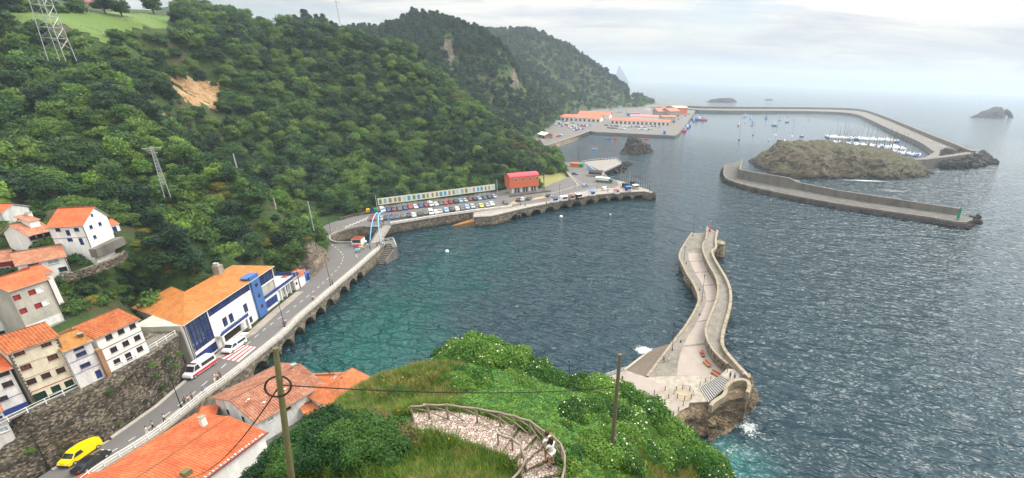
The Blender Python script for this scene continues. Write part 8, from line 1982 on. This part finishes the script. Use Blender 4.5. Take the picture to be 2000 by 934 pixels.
# ------------------------------------------------------------------ people
def person(px,py,z,label,top,bottom,rot=0,pose='stand',hair=None,sc=1.,loc=None,long_hair=False,pack=None,skirt=False):
    b=Vector(loc) if loc is not None else P(px,py,z); t=thing('person',label,'person',tuple(b),rot); t.scale=(sc,)*3
    J={'pel':(0,0,.95),'ch':(0,.0,1.28),'nk':(0,.01,1.5),'hd':(0,.03,1.63),'sl':(-.19,0,1.42),'sr':(.19,0,1.42),'el':(-.26,.04,1.14),'er':(.26,.04,1.14),'wl':(-.25,.14,.9),'wr':(.25,.14,.9),'hl':(-.1,0,.9),'hr':(.1,0,.9),'kl':(-.11,.03,.5),'kr':(.11,.03,.5),'al':(-.11,0,.08),'ar':(.11,0,.08),'tl':(-.11,.15,.04),'tr':(.11,.15,.04)}
    if pose=='walk': J.update(kl=(-.11,.16,.52),al=(-.11,.24,.1),tl=(-.11,.38,.06),kr=(.11,-.02,.5),ar=(.11,-.26,.12),tr=(.11,-.13,.04),wl=(-.25,-.1,.92),el=(-.26,-.07,1.14),wr=(.25,.22,.95))
    if pose=='lean': J.update(ch=(0,.12,1.25),nk=(0,.24,1.44),hd=(0,.31,1.55),sl=(-.19,.2,1.37),sr=(.19,.2,1.37),el=(-.25,.34,1.12),er=(.25,.34,1.12),wl=(-.15,.5,1.08),wr=(.15,.5,1.08))
    if pose=='hold': J.update(el=(-.27,.1,1.15),wl=(-.08,.3,1.2),er=(.27,.1,1.15),wr=(.08,.3,1.2))
    if pose=='sit': J.update({k:(v[0],v[1],v[2]-.42) for k,v in J.items() if k[0] not in 'kat'}); J.update(kl=(-.12,.45,.48),kr=(.12,.45,.48),al=(-.12,.5,.08),ar=(.12,.5,.08),tl=(-.12,.64,.04),tr=(.12,.64,.04),wl=(-.15,.4,.6),wr=(.15,.4,.6))
    def skin(nm,chain,rad,m,par):
        keys=[];ed=[]
        for a,b_ in chain:
            for k in (a,b_):
                if k not in keys: keys.append(k)
            ed.append((keys.index(a),keys.index(b_)))
        me=bpy.data.meshes.new(nm); me.from_pydata([J[k] for k in keys],ed,[]); me.materials.append(m); o=bpy.data.objects.new(nm,me); C.objects.link(o); o.parent=par; md=o.modifiers.new('skin','SKIN'); md.use_smooth_shade=True
        for i,k in enumerate(keys): me.skin_vertices[0].data[i].radius=rad[k] if isinstance(rad[k],tuple) else (rad[k],rad[k])
        me.skin_vertices[0].data[0].use_root=True; o.modifiers.new('sub','SUBSURF').render_levels=1; return o
    rad=dict(pel=(.14,.11),ch=(.165,.11),nk=.05,hd=.06,sl=.055,sr=.055,el=.042,er=.042,wl=.03,wr=.03,hl=.085,hr=.085,kl=.06,kr=.06,al=.042,ar=.042,tl=.035,tr=.035)
    body_=skin('body',[('pel','ch'),('ch','nk'),('nk','hd'),('ch','sl'),('ch','sr'),('sl','el'),('sr','er'),('el','wl'),('er','wr'),('pel','hl'),('pel','hr'),('hl','kl'),('hr','kr'),('kl','al'),('kr','ar'),('al','tl'),('ar','tr')],rad,m_skin,t)
    r2={k:(tuple(x*1.12 for x in v) if isinstance(v,tuple) else v*1.2) for k,v in rad.items()}
    J['ml']=tuple(J['sl'][i]*.35+J['el'][i]*.65 for i in range(3)); J['mr']=tuple(J['sr'][i]*.35+J['er'][i]*.65 for i in range(3)); r2['ml']=r2['mr']=.06; J['nb']=tuple(J['ch'][i]*.25+J['nk'][i]*.75 for i in range(3)); r2['nb']=.085
    skin('shirt',[('pel','ch'),('ch','nb'),('ch','sl'),('ch','sr'),('sl','ml'),('sr','mr')],r2,top,t)
    J['ql']=tuple(J['hl'][i]*.35+J['kl'][i]*.65 for i in range(3)); J['qr']=tuple(J['hr'][i]*.35+J['kr'][i]*.65 for i in range(3)); r2['ql']=r2['qr']=.085
    r2['pel']=(.165,.13); skin('shorts' if skirt else 'trousers',[('pel','hl'),('pel','hr'),('hl','ql' if skirt else 'kl'),('hr','qr' if skirt else 'kr')]+([] if skirt else [('kl','al'),('kr','ar')]),r2,bottom,t)
    hd=Vector(J['hd'])+Vector((0,.0,.05)); mb=MB(); mb.ball(hd,.115,14,10,(.85,1.,1.18))
    mb.ball(hd+Vector((0,.12,-.01)),.02,6,4,(.8,1,1.4)); mb.ball(hd+Vector((-.1,0,-.01)),.025,6,4,(.5,1,1.4)); mb.ball(hd+Vector((.1,0,-.01)),.025,6,4,(.5,1,1.4)); mb.build('head',m_skin,body_,smooth=True)
    mb=MB(); mb.ball(hd+Vector((0,-.025,.03)),.125,14,10,(.93,.98,1.1)); 
    if long_hair: mb.ball(hd+Vector((0,-.08,-.12)),.11,12,8,(1.,.6,1.7))
    mb.build('hair',hair or m_hair,t,smooth=True)
    for s_ in (-1,1):
        mb=MB(); e=hd+Vector((s_*.04,.103,.015)); mb.ball(e,.012,6,4); mb.build('eye',m_black,body_)
        w_=Vector(J['wl' if s_<0 else 'wr']); el_=Vector(J['el' if s_<0 else 'er']); d=(w_-el_).normalized(); mb=MB(); mb.tube([w_,w_+d*.05,w_+d*.09],[.028,.04,.035],8)
        sd_=d.cross(Vector((0,0,1))); sd_=sd_.normalized() if sd_.length>.01 else Vector((1,0,0))
        for k in range(4): o_=sd_*(.03-.02*k); mb.tube([w_+d*.08+o_,w_+d*(.13+.01*(k in(1,2)))+o_-Vector((0,0,.01)),w_+d*(.16+.012*(k in(1,2)))+o_-Vector((0,0,.03))],[.0095,.009,.007],5)
        mb.tube([w_+d*.03-sd_*.02*s_,w_+d*.07-sd_*.05*s_,w_+d*.1-sd_*.045*s_],[.011,.01,.008],5); mb.build('hand',m_skin,body_)
    for k in 'lr':
        a_=Vector(J['a'+k]); mb=MB(); q=Vector(J['t'+k]); mb.tube([a_+(a_-q)*.3+Vector((0,0,-.03)),a_.lerp(q,.5)+Vector((0,0,-.02)),q],[.045,.05,.04],8); mb.build('shoe',m_black,t)
    if pack: mb=MB(); c_=Vector(J['ch'])+Vector((0,-.2,.03)); mb.ball(c_,.19,10,8,(.85,.55,1.15)); mb.build('backpack',pack,t,smooth=True)
    return t
cl=lambda n_,c_: plain('cloth_'+n_,c_,.8,var=.15,scale=5)
kw,kk,kb,kn,kr_,kg,kp=cl('white',(.72,.72,.7)),cl('black',(.02,.02,.022)),cl('blue',(.03,.16,.6)),cl('navy',(.02,.03,.09)),cl('red',(.5,.05,.05)),cl('grey',(.2,.2,.21)),cl('pink',(.6,.3,.3))
q=nhit(1079,903) ; z_=lambda p:(p.x,p.y,PXY[int(((PXY[:,0]-p.x)**2+(PXY[:,1]-p.y)**2).argmin()),2]+.03)
q1=PD(1077,914,17.6); q2=PD(1071,899,18.3)
def gpath(px,py):
    best=None
    for D in np.arange(14,22,.02):
        p=PD(px,py,float(D)); zz_=z_(p)[2]
        if p.z<=zz_: return (p.x,p.y,zz_)
    return tuple(q1)
person(0,0,0,'woman with long brown hair in a white blouse and white shorts on the stone path',kw,kw,.9,'hold',loc=gpath(1077.5,911),long_hair=True,skirt=True,sc=1.)
person(0,0,0,'man in white shirt wearing a dark backpack beside the woman on the path',kw,cl('khaki',(.22,.17,.1)),.9,'stand',loc=gpath(1070,901),pack=kn,sc=1.04,skirt=True)
W_='people leaning on the road railing'
for x,y,tc,bc_,r_,po,lab in ((361,789,kk,kk,-1.6,'lean','person in black leaning on the road railing, left of three by the lamp post'),(369,786,kw,kg,-1.6,'lean','person in white shirt in the middle of three by the lamp post'),(375.5,780,kg,kn,-1.6,'lean','person in grey behind the white shirt at the road railing'),
 (398,768,kb,kg,-1.6,'lean','person in blue at the railing beside the weathered roof'),(323,824,kw,kk,2.6,'walk','person in white top and black trousers walking on the pavement above the yellow van'),(301,838,kp,kn,2.6,'walk','person in pink top walking behind a white clothed person'),(289,848,kw,kw,2.6,'walk','person all in white walking nearest the yellow van on the pavement'),
 (420,747,kg,kw,-1.6,'stand','person in grey at the railing, left of a group below the ambulance'),(426,743,kp,kk,-1.6,'stand','person in pink among the group below the ambulance'),(431,738,kk,kk,-1.6,'stand','person in black among the group below the ambulance'),
 (611,587,kw,kn,-.4,'walk','person in white shirt walking near the far end of the straight road'),(615.5,585,kp,kw,-.4,'walk','person in pink walking beside the white shirted one'),(554,637,kb,kg,-1.6,'lean','person in blue seated by the lamp opposite the tower'),(558,634,kw,kn,-1.6,'lean','person in white by the lamp opposite the tower'),
 (650,556,kk,kk,-1.6,'stand','person in black at the railing by the bend lamp'),(697,505,kw,kw,.5,'walk','person in white walking from the souvenir kiosk'),(723,487,kk,kk,.5,'stand','person in black between kiosk and bridge'),(718,484,kw,kg,.5,'stand','person in white and grey by the awning stand'),(737,482,kr_,kn,.5,'walk','person in red top near the landing'),
 (746,446,kk,kn,2.4,'walk','person in black crossing the footbridge'),(750,442,kg,kk,2.4,'walk','person in grey at the far end of the footbridge'),(749,438,kk,kk,.4,'stand','person in black waiting past the footbridge'),(1026,404,kn,kn,.4,'stand','person in navy beside the white quay table'),(1067,400,kk,kk,.4,'stand','person in black left of the blue roofed kiosk'),
 (1217,372,kn,kk,.4,'stand','person in dark blue queueing at the blue roofed kiosk'),(1213,368,kr_,kk,.4,'stand','person in red by the black marquee'),(1211,364,kk,kk,.4,'stand','person in black by the seaward poles'),(1187,376,kg,kn,.4,'stand','person in grey right of the small white van')):
    person(x,y,RZ+.13 if x<740 or x>1000 else RZ+.06,lab,tc,bc_,r_,po,sc=.98)
for x,y,z2,tc,bc_,r_,po,lab in ((1296,707,PZ+.17,kb,kk,.4,'walk','person in blue top walking on the pier edge coping'),(1306,705,PZ+.02,kp,kw,.4,'stand','small person in pink near the blue clad walker on the pier'),(1370,694,PZ+.1,kr_,kn,-1.5,'sit','person in red sitting on the farthest pier bench'),(1425.5,739,UZ,kk,kk,2.5,'stand','person in black at the top of the striped staircase'),(1434,742,UZ,kb,kn,2.6,'stand','person in blue top middle of those above the staircase'),(1446,738,UZ,kb,kb,2.6,'lean','person in bright blue leaning on the curved parapet'),(1450,738,UZ,kw,kg,2.6,'lean','person in white beside the one at the curved parapet')):
    person(x,y,z2,lab,tc,bc_,r_,po,sc=.98)
# ------------------------------------------------------------------ gulls on the weathered roof, headland palm, standing trees on the meadow
pt=thing('palm_tree','shaggy palm tree beside the orange building','palm',tuple(P(1062.5,370,RZ))); hh=zt(P(1062.5,370,RZ),326); mb=MB(); mb.tube([(0,0,-.5),(.1,0,hh*.5),(0,0,hh)],[.35,.3,.32],8); mb.build('trunk',m_trunk,pt); mb=MB(); rr=random.Random(4)
for k in range(46):
    a=rr.uniform(0,6.28); e=rr.uniform(-.7,1.1); p0=Vector((0,0,hh)); d=Vector((math.cos(a),math.sin(a),0)); s_=Vector((-math.sin(a),math.cos(a),0))*.18; L_=rr.uniform(1.5,2.3); prev=p0
    for j in range(1,5): u=j/4; q=p0+d*L_*u*math.cos(e*.6)+Vector((0,0,math.sin(e)*L_*u-u*u*.9)); mb.quad(prev-s_,prev+s_,q+s_*(1-u*.8),q-s_*(1-u*.8)); prev=q
mb.build('crown',m_leafB,pt)
for x,y,D,k,s_,lab in ((145,22,395,0,2.,'broad dark tree group standing on the skyline of the meadow'),(212,48,300,2,1.25,'leaning dark tree at the left of a pair on the meadow edge'),(243,48,300,0,1.15,'windswept tree at the right of a pair on the meadow edge'),(305,44,330,0,1.35,'single rounded tree standing alone at the right of the meadow'),(560,48,360,0,1.6,'broad dark tree crown on the skyline right of the small meadow'),(600,46,360,7,1.6,'second broad tree crown on the skyline right of the small meadow'),(15,40,275,7,1.7,'tall dark tree at the top left corner of the hill'),(-2,52,262,0,1.5,'dark tree cut off by the left frame edge'),(350,38,300,0,1.6,'large dark tree at the right end of the meadow'),(690,42,345,0,1.4,'rounded tree on the skyline near the thin mast'),(720,52,345,0,1.3,'rounded tree on the skyline left of the ochre cutting')):
    v=PD(x,y,D); z1=tz(v.x,v.y); o=dup(protos[k],(v.x,v.y,z1-.4),1.,lab,s_*.95,group='lone trees on the hilltop'); o['category']='tree'
# farm houses on the skyline
for x,y,D,w_,lab in ((52,23,430,11,'farmhouse with pale red roof on the skyline behind the pylon'),(195,14,470,10,'long brown roofed farm building on the skyline behind the meadow trees')):
    v=PD(x,y,D); t=thing('farmhouse',lab,'house',tuple(v),.5); mb=MB(); mb.box(-w_,w_,-4,4,-6,1.5); mb.build('wall',m_conc_lt,t); mb=MB(); mb.quad((-w_-.5,-4.5,1.5),(w_+.5,-4.5,1.5),(w_+.5,0,3.6),(-w_-.5,0,3.6)); mb.quad((w_+.5,4.5,1.5),(-w_-.5,4.5,1.5),(-w_-.5,0,3.6),(w_+.5,0,3.6)); mb.build('roof',m_tile,t)
# guard rail line on the far headland road
ln=[hit(a,b) for a,b in ((1065,173),(1100,178),(1140,184),(1180,190),(1230,196))]; ln=[p+Vector((0,0,1.5)) for p in ln if p is not None]
if len(ln)>2: mb=MB(); sweep(mb,ln,[(-2.5,-2.),(2.5,-2.),(2.5,.3),(-2.5,.3)]); tag(mb.build('headland_road',m_conc_lt),kind='structure')
